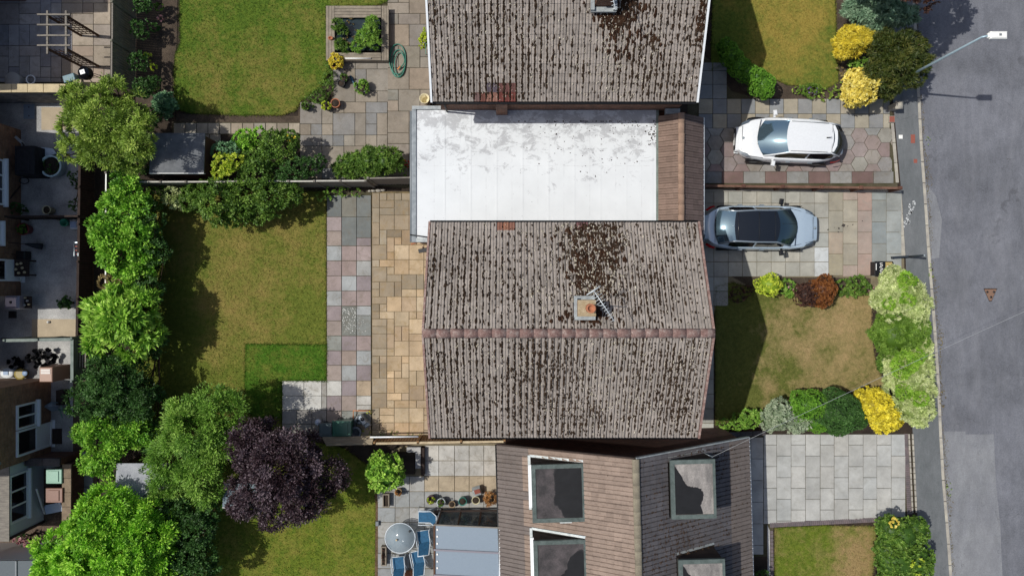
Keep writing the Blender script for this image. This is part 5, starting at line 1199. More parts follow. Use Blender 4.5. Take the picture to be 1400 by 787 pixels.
carpart(tw, 'spoiler', white, MB().prism([(-1.40,-.56),(-1.40,.56),(-1.56,.54),(-1.68,.30),(-1.70,0),(-1.68,-.30),(-1.56,-.54)], 1.335, 1.375, .01))
silver = plain('silver_blue_paint', C('b9cbd9'), .28, .25, .5, .9)
cxs, cys = W(1041, 311, .75)
SSc = dict(doors=(1.0, -.08, -1.0), L=4.74, W=1.84, pe=4.6, pq=2.7, top=[(-2.4,.86),(-2.2,.93),(-1.7,.97),(.9,.94),(1.1,.92),(1.7,.82),(2.1,.71),(2.4,.58)], bot=[(-2.4,.35),(-2.1,.2),(2.0,.2),(2.4,.28)],
    G=dict(xa=1.12, xb=.38, xc=-1.22, xd=-1.86), zr=1.40, zd=1.02, bowf=.30, bowr=.16, wb=.90, wr=.70, wrr=.94, wdr=.84, rd=.08, trim=plain('pale_trim', C('a5b0b8'), .2, .6), mirror=m_blackp, handles=(.0, -.9), wx=(1.45, -1.4), wr0=-1.45,
    glass=tint_gl, rglass=mirror_gl, roofmat=plain('roof_glass_black', C('0e1115'), .05, 0, .8, 1), hl=[[(1.75,.86,-.03),(1.95,.80,-.04),(2.15,.70,-.03)],[(1.85,.74,-.01),(2.0,.68,-.01),(2.2,.56,-.01)]], tl=[[(-1.95,.90,-.02),(-2.1,.85,-.02),(-2.28,.72,-.03)],[(-2.0,.97,-.16),(-2.15,.92,-.16),(-2.33,.78,-.17)]],
    seams=[((1.15,-.78,.918),(2.12,-.56,.70)),((1.15,.78,.918),(2.12,.56,.70)),((-1.98,-.65,.965),(-1.98,.65,.965)),((2.16,-.45,.70),(2.16,.45,.70))])
ts = car('silver blue saloon with black glass roof parked beside the front lawn', cxs, cys, R(-.4), silver, SSc)
rg = plain('black_roof_frame', C('1b2026'), .15)
for x_ in (-.32, .33, -1.15): carpart(ts, 'roof_seam', rg, MB().box(x_-.01, x_+.01, -.56, .56, 1.428 if x_ > -1 else 1.36, 1.452 if x_ > -1 else 1.39))
carpart(ts, 'aerial', silver, MB().tube([(-1.3, 0, 1.36), (-1.42, 0, 1.42)], [.035, .01], 6))
carpart(ts, 'badge', m_metal, MB().lathe((2.24, 0, .69), [(.05, 0), (.03, .05)], 10))
# ------------------------------------------------------------------ plants
LM = dict(
 olive=leafmat('leaf_olive', C('5c7828'), C('8cac3a'), C('bcd060')), lime=leafmat('leaf_lime', C('4a861c'), C('80bb2c'), C('aede4a')),
 big=leafmat('leaf_big', C('62982a'), C('9ccc40'), C('c8e868')), dark=leafmat('leaf_dark', C('2c4a1e'), C('3f6a2a'), C('5c8540')),
 mid=leafmat('leaf_mid', C('3d601c'), C('5f852a'), C('88a844')), fan=leafmat('leaf_fan', C('4c7a20'), C('7aa836'), C('a6cc56')),
 bright=leafmat('leaf_bright', C('5a9a18'), C('8ccc24'), C('b4e440')), purple=leafmat('leaf_purple', C('2a1a1d'), C('432f37'), C('80707a'), .12, .5, .1),
 gold=leafmat('leaf_gold', C('bca81c'), C('ead62c'), C('faec5c')), pgold=leafmat('leaf_pale_gold', C('c8b238'), C('eedd60'), C('faf09a')),
 spruce=leafmat('leaf_blue_spruce', C('55745a'), C('83a684'), C('aac8a6')), yew=leafmat('leaf_yew', C('2c3c14'), C('48561f'), C('6a6a2c')),
 hedge=leafmat('leaf_box_hedge', C('48781a'), C('68a024'), C('88bc38')), varie=leafmat('leaf_variegated', C('8ea456'), C('c2d08a'), C('e4ebb4')),
 vgreen=leafmat('leaf_variegated_green', C('5c8c1a'), C('86b42a'), C('aacc50')), dome=leafmat('leaf_dome', C('4a6c18'), C('688f28'), C('8cae44')),
 silv=leafmat('leaf_silver_green', C('6f8562'), C('9fb090'), C('c6d0b4')), yellow=leafmat('leaf_yellow', C('aa9a14'), C('e2d21c'), C('faee48')),
 rust=leafmat('leaf_rust', C('5e3418'), C('8a5224'), C('a87038')), plum=leafmat('leaf_plum', C('342321'), C('55392f'), C('745040')),
 ylg=leafmat('leaf_yellow_green', C('86a41e'), C('c2d42e'), C('e6ee58')), blue=leafmat('leaf_blue_green', C('4c7a50'), C('72a070'), C('94bc8c')),
 brownish=leafmat('leaf_brown', C('6a5a34'), C('94814e'), C('b8a878')), lav=leafmat('flower_purple', C('5c4a7c'), C('8068a4'), C('a890c8')),
 red=leafmat('flower_red', C('a81c14'), C('d43a24'), C('e86a4a')), pink=leafmat('flower_pink', C('a86a74'), C('d09aa0'), C('ecc8c8')), straw=leafmat('leaf_straw', C('8a5c30'), C('b07c44'), C('cfa066')))
def leaf_cloud(blobs, ll, lw, dens, up=.35, clump=.5, spread=.16, low=-.35, jitter=.35, fill=.55):
    # blobs: (x,y,z,rx,ry,rz); returns V,F,tint of folded four-point leaves grouped in sprays
    Vs = []; Ts = []
    for (x, y, z, rx, ry, rz) in blobs:
        area = 4*math.pi*((rx*ry+rx*rz+ry*rz)/3)*(.5-low/2)
        n = int(area*dens); sp_ = spread*min(1, (rx+ry)/2/1.0); nc = max(7, int(min(n/16, area*.75/(sp_*sp_*1.6))))
        d = RNG.normal(size=(nc*3, 3)); d /= np.linalg.norm(d, axis=1)[:, None]; d = d[d[:, 2] > low][:nc]; nc = len(d)
        rad = 1-RNG.random(nc)**1.6*.42*clump-sp_/max(rx, ry)*.55
        wob = 1+.10*np.sin(d[:, 0]*5.1+x*3)+.09*np.sin(d[:, 1]*6.3+y*2+d[:, 2]*4)
        cc = d*(rad*wob)[:, None]
        R3 = np.array([rx, ry, rz]); cc = cc*R3
        idx = RNG.integers(0, nc, n)
        # flow directions: outward plus a random spray direction per cluster
        sd_ = RNG.normal(size=(nc, 3)); sd_ /= np.linalg.norm(sd_, axis=1)[:, None]
        off = RNG.normal(size=(n, 3)); off /= np.linalg.norm(off, axis=1)[:, None]; dd = (off*d[idx]).sum(1)
        off -= d[idx]*(np.minimum(dd, 0)*1.5)[:, None]; off *= (sp_*(.25+.95*RNG.random(n)**.7)*RNG.uniform(.6, 1.3, nc)[idx])[:, None]
        p = cc[idx]+off*np.array([1, 1, .8])
        nd = d[idx]*R3; nd /= np.linalg.norm(nd, axis=1)[:, None]
        ax = off/ (np.linalg.norm(off, axis=1)[:, None]+1e-6)+nd*.25+RNG.normal(0, jitter, (n, 3)); ax /= np.linalg.norm(ax, axis=1)[:, None]
        nn = nd*.6+np.array([0, 0, up])+RNG.normal(0, .42, (n, 3)); s = np.cross(ax, nn); s /= np.linalg.norm(s, axis=1)[:, None]+1e-9; nn = np.cross(s, ax)
        k = RNG.uniform(.65, 1.3, n)[:, None]; c = np.array([x, y, z])
        a = p-ax*ll*.5*k; b = p+ax*ll*.5*k; m1 = p+s*lw*.5*k-nn*lw*.12; m2 = p-s*lw*.5*k-nn*lw*.12
        V = np.stack([a, m1, b, m2], 1)+c; Vs.append(V)
        ct = RNG.uniform(.15, .85, nc)[idx]; Ts.append(np.clip(ct+RNG.normal(0, .16, n), 0, 1))
    V = np.concatenate(Vs); T_ = np.concatenate(Ts); n = len(V)
    V[:, :, 2] = np.maximum(V[:, :, 2], .03)
    return V.reshape(-1, 3), np.arange(n*4).reshape(-1, 4), T_
def core_mesh(blobs, k):
    mb = MB()
    for (x, y, z, rx, ry, rz) in blobs:
        n = 12; rows = []
        for i in range(7):
            ph = -math.pi/2*.5+(math.pi/2*1.5)*i/6; rows.append([(x+rx*k*math.cos(ph)*math.cos(6.2832*j/n)*(1+.06*math.sin(j*2.3+i)), y+ry*k*math.cos(ph)*math.sin(6.2832*j/n), max(.02, z+rz*k*math.sin(ph))) for j in range(n+1)])
        mb.grid(rows)
    return mb
def pblob(px, py, r, z, rz=None, ry=None):
    x, y = W(px, py, z); s = (H-z)/F; return (x, y, z, r*s, (ry or r)*s, rz if rz is not None else r*s*.8)
def plant(name, label, cat, blobs, mat, ll=.10, lw=.05, dens=900, trunk=True, core=.0, group=None, extra=None, kind2='crown', **kw):
    B = [pblob(*b) for b in blobs]; x = sum(b[0]*b[3]**2 for b in B)/sum(b[3]**2 for b in B); y = sum(b[1]*b[3]**2 for b in B)/sum(b[3]**2 for b in B)
    t = thing(name, label, cat, (x, y, 0), group)
    if trunk:
        zt = sum(b[2] for b in B)/len(B); tr = MB(); r0 = .03+zt*.028
        tr.tube([(x, y, 0), (x+.03, y, zt*.35), (x-.04, y+.03, zt*.75)], [r0*1.25, r0, r0*.7], 8)
        for b in B:
            m = Vector((x, y, zt*.45)); e = Vector((b[0], b[1], b[2]+b[5]*.15)); md = m.lerp(e, .5)+Vector((0, 0, -.1*zt))
            tr.tube([m, md, e], [r0*.6, r0*.42, r0*.2], 6)
            for q in range(4):
                a = random.uniform(0, 6.28); e2 = e+Vector((b[3]*.7*math.cos(a), b[4]*.7*math.sin(a), b[5]*random.uniform(-.1, .5))); tr.tube([md, md.lerp(e2, .55), e2], [r0*.3, r0*.2, .008], 5)
        tr.build('trunk', m_bark, t)
    V, Fc, tt = leaf_cloud(B, ll, lw, dens, **kw); np_mesh(kind2, V, Fc, mat, t, tt)
    if core: core_mesh(B, core).build('inner_foliage', mat, t)
    if extra:
        for (nm, m2, bl, l2, w2, d2) in extra:
            V, Fc, tt = leaf_cloud([pblob(*b) for b in bl], l2, w2, d2); np_mesh(nm, V, Fc, m2, t, tt)
    return t
# big trees down the west side
plant('willow_leaved_tree', 'olive green fine leaved tree at upper left over the cream coped wall', 'tree', [(190,196,24,3.90),(196,168,16,3.70),(140,158,38,3.47),(112,175,32,3.19),(168,182,34,3.19),(140,205,32,2.90),(180,150,24,2.90),(108,138,26,2.99),(158,128,24,3.09),(98,205,19,2.81),(175,215,24,2.51)], LM['olive'], .12, .036, 1150, clump=.9, spread=.30)
plant('climbing_shrub', 'glossy lime green tall shrub climbing the pale capped fence', 'shrub', [(172,262,26,1.80),(150,316,30,1.80),(184,318,28,1.74),(165,352,32,1.80),(195,285,20,1.56),(196,350,24,1.56),(150,280,18,1.62),(205,318,16,1.32),(185,378,26,1.44)], LM['lime'], .11, .075, 700, clump=1, spread=.26)
plant('dead_shrub', 'pale brown sparse shrub between the lime shrub and the big leaved tree', 'shrub', [(160,392,20,1.56),(146,385,14,1.44),(178,396,16,1.44)], LM['brownish'], .10, .03, 420, clump=.8)
plant('large_leaved_tree', 'bright green tree with long pointed leaves at left centre', 'tree', [(168,438,38,2.28),(140,428,28,2.10),(192,420,30,2.10),(200,455,24,1.98),(140,462,28,1.92),(175,472,28,1.98),(160,410,22,2.16)], LM['big'], .30, .09, 260, clump=.7, spread=.29, jitter=.12)
plant('dark_tree', 'dark grey green tree below the large leaved one', 'tree', [(150,525,42,2.10),(120,548,26,1.92),(185,545,30,1.92),(160,510,28,2.10),(135,572,24,1.86),(178,575,26,1.80)], LM['dark'], .09, .05, 850, clump=.9, spread=.26)
plant('round_leaved_tree', 'mid green tree beside the pale roofed shed', 'tree', [(140,604,34,2.04),(120,590,20,1.92),(165,592,28,1.92),(130,628,22,1.80),(192,588,26,1.74),(150,640,18,1.68)], LM['lime'], .09, .065, 780, clump=.95, spread=.26)
plant('feathery_tree', 'light green feathery tree left of the purple tree', 'tree', [(265,590,46,2.51),(300,562,34,2.38),(235,625,34,2.31),(270,645,34,2.24),(310,545,20,2.24),(225,660,24,2.05),(300,600,34,2.38),(255,560,26,2.24),(285,672,22,1.98)], LM['fan'], .12, .035, 900, clump=1, spread=.38)
plant('purple_leaved_tree', 'large dark purple leaved tree at lower left centre', 'tree', [(385,640,58,3.19),(345,610,38,2.96),(420,630,38,2.6),(350,660,40,2.89),(410,680,38,2.81),(446,656,32,2.3),(330,690,22,2.2),(358,596,28,2.5),(372,706,22,2.43)], LM['purple'], .09, .055, 780, clump=1.1, spread=.33)
plant('laurel_tree', 'very bright green dense tree at the bottom left corner', 'tree', [(150,745,70,2.64),(105,765,52,2.46),(195,735,52,2.46),(150,705,44,2.58),(205,775,46,2.28),(80,790,38,2.16),(125,790,60,2.40),(180,800,60,2.40),(222,750,26,2.10)], LM['bright'], .125, .055, 900, clump=.7, spread=.24)
plant('dark_shrub', 'dark green shrub between the bright laurel and the purple tree', 'shrub', [(268,725,30,2.10),(250,760,30,2.03),(275,770,28,1.88),(240,700,24,1.95),(285,700,20,1.88)], LM['dark'], .11, .06, 560, clump=.8)
plant('dark_shrub', 'dark shrub in the shade below the feathery tree', 'shrub', [(215,690,28,1.65),(245,680,22,1.58),(205,640,20,1.50)], LM['mid'], .11, .06, 420, clump=.9)
# dark undergrowth between the trees
plant('dark_thicket', 'dark ivy thicket behind the climbing shrub at the middle lawn edge', 'thicket', [(205,300,24,1.5),(212,345,22,1.5),(200,400,26,1.6),(205,460,28,1.5),(185,500,26,1.5),(200,550,30,1.5),(215,600,26,1.3)], LM['dark'], .11, .06, 460, trunk=True, clump=.9)
plant('dark_thicket', 'dark foliage standing in for shade along the close boarded terrace fence', 'thicket', [(192,40,14,.9),(190,85,14,1.0),(198,120,16,1.1),(210,160,14,.9),(196,5,14,1.0),(190,220,20,1.3),(165,225,18,1.4)], LM['dark'], .09, .05, 800, clump=1, trunk=False, kind2='foliage')  # dense dark leaves stand in for the shade around small bed plants
for i, (px, py, r, m, lab) in enumerate([(202,78,6,'ylg','small yellow plant in the dark bed by the terrace fence'),(210,92,5,'ylg','smaller yellow green plant just below the yellow one'),(218,10,6,'mid','leafy plant at the top of the dark bed'),(212,38,7,'dark','dark leafy plant halfway down the dark bed'),(214,110,7,'dark','low dark plant near the grey green bush'),(220,25,4,'pink','pale flowering plant in the dark bed'),(215,122,5,'mid','tuft of green beside the lawn corner')]):
    plant('bed_plant', lab, 'plant', [(px,py,r,.35,.25)], LM[m], .08, .05, 900, trunk=False, kind2='foliage')
plant('evergreen_bush', 'grey green rounded bush at the lower left lawn corner', 'bush', [(226,142,16,.8,.55),(232,146,11,.7,.4)], LM['blue'], .12, .07, 900, core=.7)
# mixed border along the long fence
plant('flowering_shrub', 'yellow leaved shrub against the long grey fence', 'shrub', [(306,226,17,2.0),(322,220,13,1.9),(299,238,11,1.8)], LM['ylg'], .10, .07, 620, clump=.8)
plant('rounded_shrub', 'blue green shrub above the yellow leaved one', 'shrub', [(303,208,16,1.3),(318,204,12,1.2)], LM['blue'], .09, .05, 800)
plant('border_shrub', 'bright green low shrub at the top of the mixed border', 'shrub', [(335,192,16,1.0),(355,188,14,1.0),(325,203,14,1.0)], LM['lime'], .10, .06, 700)
plant('border_shrub', 'dark green shrub with a few yellow flowers by the patio corner', 'shrub', [(378,202,26,1.5),(395,192,16,1.3),(365,215,20,1.5)], LM['mid'], .10, .05, 700, extra=[('flowers', LM['gold'], [(398,188,6,1.75,.1)], .07, .06, 250)])
plant('border_shrub', 'deep green round shrub in the middle of the mixed border', 'shrub', [(352,232,22,1.7),(345,218,14,1.6)], LM['mid'], .11, .06, 700)
plant('border_shrub', 'grey green loose shrub beside the fence panel', 'shrub', [(405,232,20,1.5),(425,228,16,1.3),(388,240,14,1.6),(436,222,12,1.1)], LM['dark'], .09, .04, 700, clump=.9)
plant('overhanging_shrub', 'large green shrub spilling over the fence onto the middle lawn', 'shrub', [(300,276,33,1.5),(335,270,28,1.5),(372,270,28,1.5),(320,290,22,1.1),(396,264,18,1.4),(275,266,20,1.4),(352,286,20,1.1)], LM['mid'], .10, .06, 780, clump=.9)
plant('variegated_shrub', 'pale variegated shrub in the corner under the long fence', 'shrub', [(236,270,15,.9),(244,276,12,.8)], LM['varie'], .09, .05, 900)
plant('border_shrub', 'dark green low shrub under the long fence at left', 'shrub', [(262,272,18,.8),(215,268,16,.8)], LM['mid'], .09, .05, 700)
plant('conifer_bush', 'wide dark green bush with spiky shoots on the top patio', 'bush', [(480,226,20,.9),(505,222,24,1.1),(528,220,22,1.2),(541,218,12,1.0),(465,232,12,.6)], LM['mid'], .13, .035, 900, clump=.7, spread=.16, core=.6)
plant('low_shrub', 'patch of low green growth at the fence foot by the grey slabs', 'plant', [(455,262,10,.3,.2),(470,262,8,.25,.15),(488,263,7,.2,.15),(440,268,8,.3,.2)], LM['fan'], .08, .03, 700, trunk=False, kind2='foliage')
# pond plants and pots in the top garden
plant('reed_clump', 'tall bright green reeds on the right side of the pond', 'pond plant', [(509,32,10,.7),(499,52,12,.7),(512,58,9,.7),(507,44,11,.75),(489,63,8,.5)], LM['fan'], .2, .035, 1100, trunk=False, kind2='foliage', jitter=.5)
plant('reed_clump', 'dark green fern like clump on the left side of the pond', 'pond plant', [(462,35,9,.6),(468,42,7,.5),(465,62,8,.4),(472,66,7,.35)], LM['mid'], .18, .03, 1000, trunk=False, kind2='foliage', jitter=.5)
plant('pond_weed', 'pale floating weed in the middle of the pond', 'pond plant', [(480,28,6,.28,.08),(482,52,10,.28,.06),(474,58,8,.28,.05)], LM['brownish'], .06, .05, 500, trunk=False, kind2='foliage')
plant('grassy_weeds', 'long green weeds at the lawn corner by the patio', 'weeds', [(450,105,10,.2,.2),(445,120,12,.2,.2),(436,132,12,.2,.2),(452,90,6,.2,.15),(425,138,8,.15,.15)], LM['mid'], .14, .02, 700, trunk=False, kind2='foliage')
def deck_ring():
    t = thing('pond_surround', 'raised timber surround of the pond in the top garden', 'pond surround', (*W(490, 46), 0)); h = .38
    def pl(x0, y0, x1, y1):
        a, b = W(x0, y0, h), W(x1, y1, h); o = MB().box(a[0]+.006, b[0]-.006, b[1]+.006, a[1]-.006, h-.035, h+random.uniform(-.004, .004)).build('plank', m_wg2, t)
    for k in range(3): pl(445.5+k*4, 8, 449.5+k*4, 83)
    for k in range(4): pl(457.5, 8+k*4.1, 521, 12.1+k*4.1)
    for k in range(3): pl(521.5+k*3.3, 8, 524.8+k*3.3, 83)
    for k in range(3): pl(457.5, 72+k*3.6, 521, 75.6+k*3.6)
    for (x0, y0, x1, y1) in ((446, 9, 530, 10.5), (446, 81, 530, 82.5), (446, 10.6, 447.5, 80.9), (528.5, 10.6, 530, 80.9), (456, 24, 457.5, 72), (521, 24, 522.5, 72)):
        a, b = W(x0, y0, h), W(x1, y1, h); MB().box(a[0], b[0], b[1], a[1], 0, h-.04).build('side_board', m_wg2, t)
    return t
m_wg2 = surf('grey_decking', C('7c7468'), C('958b7c'), 4, .9, 60, .3, .6)
deck_ring()
def water(name, c):
    m, t, b = newmat(name); t.links.new(ramp(t, noise(t, pos(t), 3, 5), [(.35, c), (.7, (c[0]*1.8, c[1]*1.8, c[2]*1.6, 1))]), b.inputs['Base Color']); b.inputs['Roughness'].default_value = .08; bump(t, b, noise(t, pos(t), 14, 3), .1, .01); return m
sheet('pond_water', [(457.5,24),(521,24),(521,72),(457.5,72)], .24, water('pond_water', C('1b262c')), .2)
tag(MB().tube([W3(471, 80, .42), W3(507, 80, .42)], .028, 8).build('white_pipe', m_white), 'short white pipe lying on the front edge of the pond surround', 'pipe')
x, y, = W(452.5, 53, .38); tag(MB().lathe((x, y, .381), [(.09, 0), (.1, .04), (.085, .1), (.06, .1), (.06, .03)], 14, 1.2, .8).build('clay_bowl', m_terra), 'small orange clay bowl on the left planks of the pond surround', 'bowl')
def pot(label, px, py, r, h, mat, pl=None, plr=None, n='plant_pot', soil=True, leaf=(.08, .05, 900), grp=None):
    x, y = W(px, py, h); rr = U(r, h); t = thing(n, label, 'plant pot', (x, y, 0), grp)
    MB().lathe((x, y, .02), [(rr*.72, 0), (rr*.95, h*.86), (rr*1.0, h*.87), (rr*1.0, h), (rr*.86, h), (rr*.84, h*.86)], 20).build('pot', mat, t)
    MB().lathe((x, y, h*.86+.012), [(rr*.84, .0), (rr*.83, .014)], 16).build('soil', m_soil, t)
    if pl:
        V, Fc, tt = leaf_cloud([pblob(px, py, plr or r*.9, h+.08, .16+(plr or r)*.012)], *leaf); np_mesh('foliage', V, Fc, LM[pl], t, tt)
    return t
pot('clay pot with a round yellow and orange bush at the pond corner', 459, 84, 9, .4, m_terra, 'gold', 10.5, leaf=(.07, .05, 1500))
pot('black pot with a small green plant nearest the blue pipe', 470, 106, 6, .35, m_blackp, 'mid', 5)
pot('empty black pot beside the potted plant on the top patio', 466.5, 114, 5, .3, m_blackp)
pot('wide terracotta pot of bare soil at the patio edge', 458.5, 141, 6.4, .35, m_terra)
pot('small pot of bright green leaves left of the terracotta pot', 446, 145, 6, .3, m_blackp, 'ylg', 7)
pot('dark pot with a little plant standing by the lawn tip', 417, 146, 5, .28, m_blackp, 'mid', 5.5)
t = pot('grey stone planter holding a sprawling green plant on the top patio', 495, 119, 8, .3, m_stone, 'fan', 10.5, leaf=(.11, .04, 900))
tag(MB().tube([W3(479, 104, .05), W3(485, 117, .1)], .045, 8).build('blue_pipe', plain('blue_plastic', C('2f5a78'), .4)), 'short blue tube lying between the black pots and the stone planter', 'tube')
x, y = W(580, 134, .5); t = thing('plastic_bucket', 'cream plastic bucket standing at the corner of the white roof', 'bucket', (x, y, 0))
MB().lathe((x, y, .01), [(.16, 0), (.2, .38), (.215, .39), (.215, .42), (.19, .42), (.15, .05)], 20).build('bucket', plain('cream_plastic', C('d2c7a4'), .5), t)
plant('climber', 'small bright green climber at the wall of the top house', 'plant', [(581,55,8,.7,.5),(583,46,6,.8,.4),(578,62,5,.6,.3)], LM['ylg'], .08, .05, 900)
t = thing('garden_chair', 'folded green metal chair by the wall of the top house', 'chair', (*W(584, 66), 0))
g_ = plain('green_metal', C('5d8a78'), .5); MB().tube([W3(582, 60, .8), W3(588, 60, .8), W3(588, 74, .8), W3(582, 74, .8), W3(582, 60, .8)], .014, 6).build('frame', g_, t)
for q in ((582, 60), (582, 74), (588, 60), (588, 74)): MB().tube([W3(*q, 0), W3(*q, .8)], .012, 6).build('leg', g_, t)
# hose
hp = []; random.seed(11)
for loop in range(4):
    for k in range(26):
        a = 6.2832*k/26+loop*6.2832; u = (loop*26+k)/104; ox, oy = [(0, 0), (1.0, 4), (-.5, -2), (2.5, 5)][loop]; rx_, ry_ = [(11.5, 24), (9.5, 20), (12, 22), (7.5, 17)][loop]
        hp.append(W3(544+ox+rx_*math.cos(a+.3), 83+oy+ry_*math.sin(a+.3), .07+.02*loop))
hp += [W3(552, 88, .15), W3(546, 94, .16), W3(540, 98, .14)]
hs = []
for i in range(len(hp)): hs.append(sum((hp[max(0, min(len(hp)-1, i+d))] for d in (-2, -1, 0, 1, 2)), Vector())/5)
t = thing('garden_hose', 'coil of green garden hose lying on the top patio', 'hose', (hs[0].x, hs[0].y, 0)); MB().tube(hs, .022, 7).build('hose', plain('green_hose', C('2f7462'), .4), t)
MB().tube([hs[-1], hs[-1]+Vector((.12, .14, 0))], .03, 8).build('nozzle', plain('orange_plastic', C('c97b3a'), .5), t)
# things on the patio by the fence end and extension
plant('flower_tub', 'red and yellow flowers in a tub against the white roofed extension', 'flowers', [(556,226,6,.4,.2),(552,236,5,.3,.2)], LM['fan'], .06, .04, 900, trunk=False, kind2='foliage', extra=[('flowers', LM['red'], [(557,224,4.5,.62,.08)], .07, .06, 800), ('yellow_flowers', LM['gold'], [(553,221,3,.62,.06)], .06, .05, 600)])
t = thing('stone_heap', 'heap of pale broken stones at the fence foot by the sandy patio', 'stones', (*W(514, 260), 0))
for px, py, r in ((511, 261, 4), (518, 260.5, 5), (524, 260, 4), (506, 261.5, 3)):
    x, y = W(px, py); MB().lathe((x, y, .02), [(U(r)*.9, 0), (U(r), .05), (U(r)*.5, .13)], 7, 1, .55).build('stone', m_kerb, t)
tag(MB().tube([W3(561, 321, 2.85), W3(584, 324, 2.9)], .025, 8).build('waste_pipe', m_blackp), 'black pipe crossing above the corner of the white roof', 'pipe')
t = thing('bracket', 'rusty bracket and pipe at the garden corner of the centre house', 'bracket', W3(578, 335, 1.5)); MB().tube([W3(562, 334, 2.3), W3(585, 326, 2.5)], .03, 8).build('arm', m_terra, t); MB().cbox(W3(579, 342, 1.5), (.4, .16, .12), .2).build('hook', m_blackp, t)
tag(MB().beam(W3(585, 345, 1.0), W3(578, 338, 1.6), .06, .06).build('timber_offcut', m_woodb), 'timber offcut by the garden corner of the centre house', 'timber')
# ---- bins
def bin_(label, px, py, h, w, d, rot, mat, lidm=None, z0=0, tip=None, name='wheelie_bin'):
    x, y = W(px, py, h); t = thing(name, label, 'bin', (0, 0, 0)); mb = MB(); a, b = w*.40, d*.38; A, B = w/2, d/2
    mb.add([(-a,-b,.08),(a,-b,.08),(a,b,.08),(-a,b,.08),(-A,-B,h-.08),(A,-B,h-.08),(A,B,h-.08),(-A,B,h-.08)], [(0,3,2,1),(0,1,5,4),(1,2,6,5),(2,3,7,6),(3,0,4,7)]); mb.build('body', mat, t)
    l = MB(); l.cbox((0, 0, h-.05), (w+.05, d+.06, .06), 0, 0, .02); l.cbox((0, .0, h-.005), (w*.8, d*.7, .03), 0, 0, .012); l.build('lid', lidm or mat, t)
    MB().tube([(-A*.8, B+.06, h-.1), (A*.8, B+.06, h-.1)], .02, 8).build('handle', m_blackp, t)
    for s_ in (-1, 1): MB().tube([(s_*A*.8-.03, B*.8, .1), (s_*A*.8+.03, B*.8, .1)], .1, 14).build('wheel', m_blackp, t)
    t.location = (x, y, z0); t.rotation_euler = tip or (0, 0, rot); return t
m_gbin = plain('green_bin', C('2f5a4c'), .28, 0, .6); m_brbin = plain('brown_bin', C('7a5546'), .4)
bin_('dark green wheelie bin with glossy lid on the slabs by the purple tree', 467, 586, 1.05, .58, .72, R(90), m_gbin)
bin_('grey green bin behind the glossy green one, partly under the purple tree', 447, 588, .8, .5, .6, R(90), plain('grey_green_bin', C('4a5a5e'), .5), name='storage_bin')
bin_('pale green lidded bin behind the wide tan coping', 73, 651, 1.05, .55, .6, R(90), plain('pale_green_bin', C('7fa894'), .35))
bin_('brown bin next to the pale green one', 73, 677, 1.05, .55, .66, R(90), m_brbin)
t = thing('recycling_crate', 'pale blue folded crate beside the brown bin', 'crate', (*W(74, 694, .5), 0)); MB().cbox(W3(74, 694, .35), (.62, .34, .3), .2, 0, .03).build('crate', plain('pale_blue_plastic', C('a4b6cc'), .4), t); MB().cbox(W3(74, 694, .52), (.66, .38, .03), .2).build('lid', plain('pale_blue_plastic', C('a4b6cc')), t)
t = thing('ball_ornament', 'white and blue ball finial next to the storage bin', 'ornament', (*W(436, 576), 0)); MB().lathe(W3(436, 576, .4), [(.04, -.38), (.05, 0), (.12, .08), (.14, .16), (.10, .25), (.02, .28)], 14).build('ball', plain('blue_white_glaze', C('a9b4c4'), .3), t)
t = thing('round_tub', 'dark ring shaped tub beside the green wheelie bin', 'tub', (*W(486, 591), 0)); x, y = W(486, 591, .35)
MB().lathe((x, y, .02), [(.2, 0), (.25, .3), (.25, .34), (.17, .34), (.15, .1)], 20).build('rim', m_greyp, t)
t = thing('garden_machine', 'grey metal garden machine with two round openings beside the green bin', 'machine', (*W(495, 575), 0)); cx_, cy_ = W(495, 574, .4)
MB().cbox((cx_, cy_, .28), (.46, .24, .3), -.9, 0, .05).build('housing', m_metal, t); MB().cbox((cx_-.18, cy_-.02, .2), (.3, .24, .26), -.6, 0, .05).build('cover', m_lead, t); MB().cbox((cx_+.16, cy_-.22, .15), (.28, .22, .2), .5, 0, .04).build('motor', m_metal, t)
for ox, oy in ((-.18, -.02), (.02, .04)): MB().lathe((cx_+ox, cy_+oy, .43 if ox > -.1 else .33), [(.08, 0), (.075, .012)], 14).build('opening', m_blackp, t)
t = thing('tubular_frame', 'thin orange tubular frame behind the garden machine', 'frame', (*W(494, 566), 0)); MB().tube([W3(483, 578, .1), W3(483, 561, .3), W3(506, 561, .3), W3(506, 566, .1)], .018, 6).build('tube', plain('orange_plastic', C('c97b3a')), t)
plant('weeds', 'yellow weeds growing around the garden machine', 'weeds', [(502,580,5,.12,.1),(500,592,6,.15,.12),(478,577,4,.1,.1),(505,562,4,.1,.1)], LM['ylg'], .07, .02, 700, trunk=False, kind2='foliage')
plant('weeds', 'weeds along the south edge of the sandy patio', 'weeds', [(520,594,5,.06,.06),(540,594,6,.08,.07),(560,594.5,5,.06,.06),(575,595,4,.05,.05)], LM['mid'], .06, .02, 600, trunk=False, kind2='foliage')
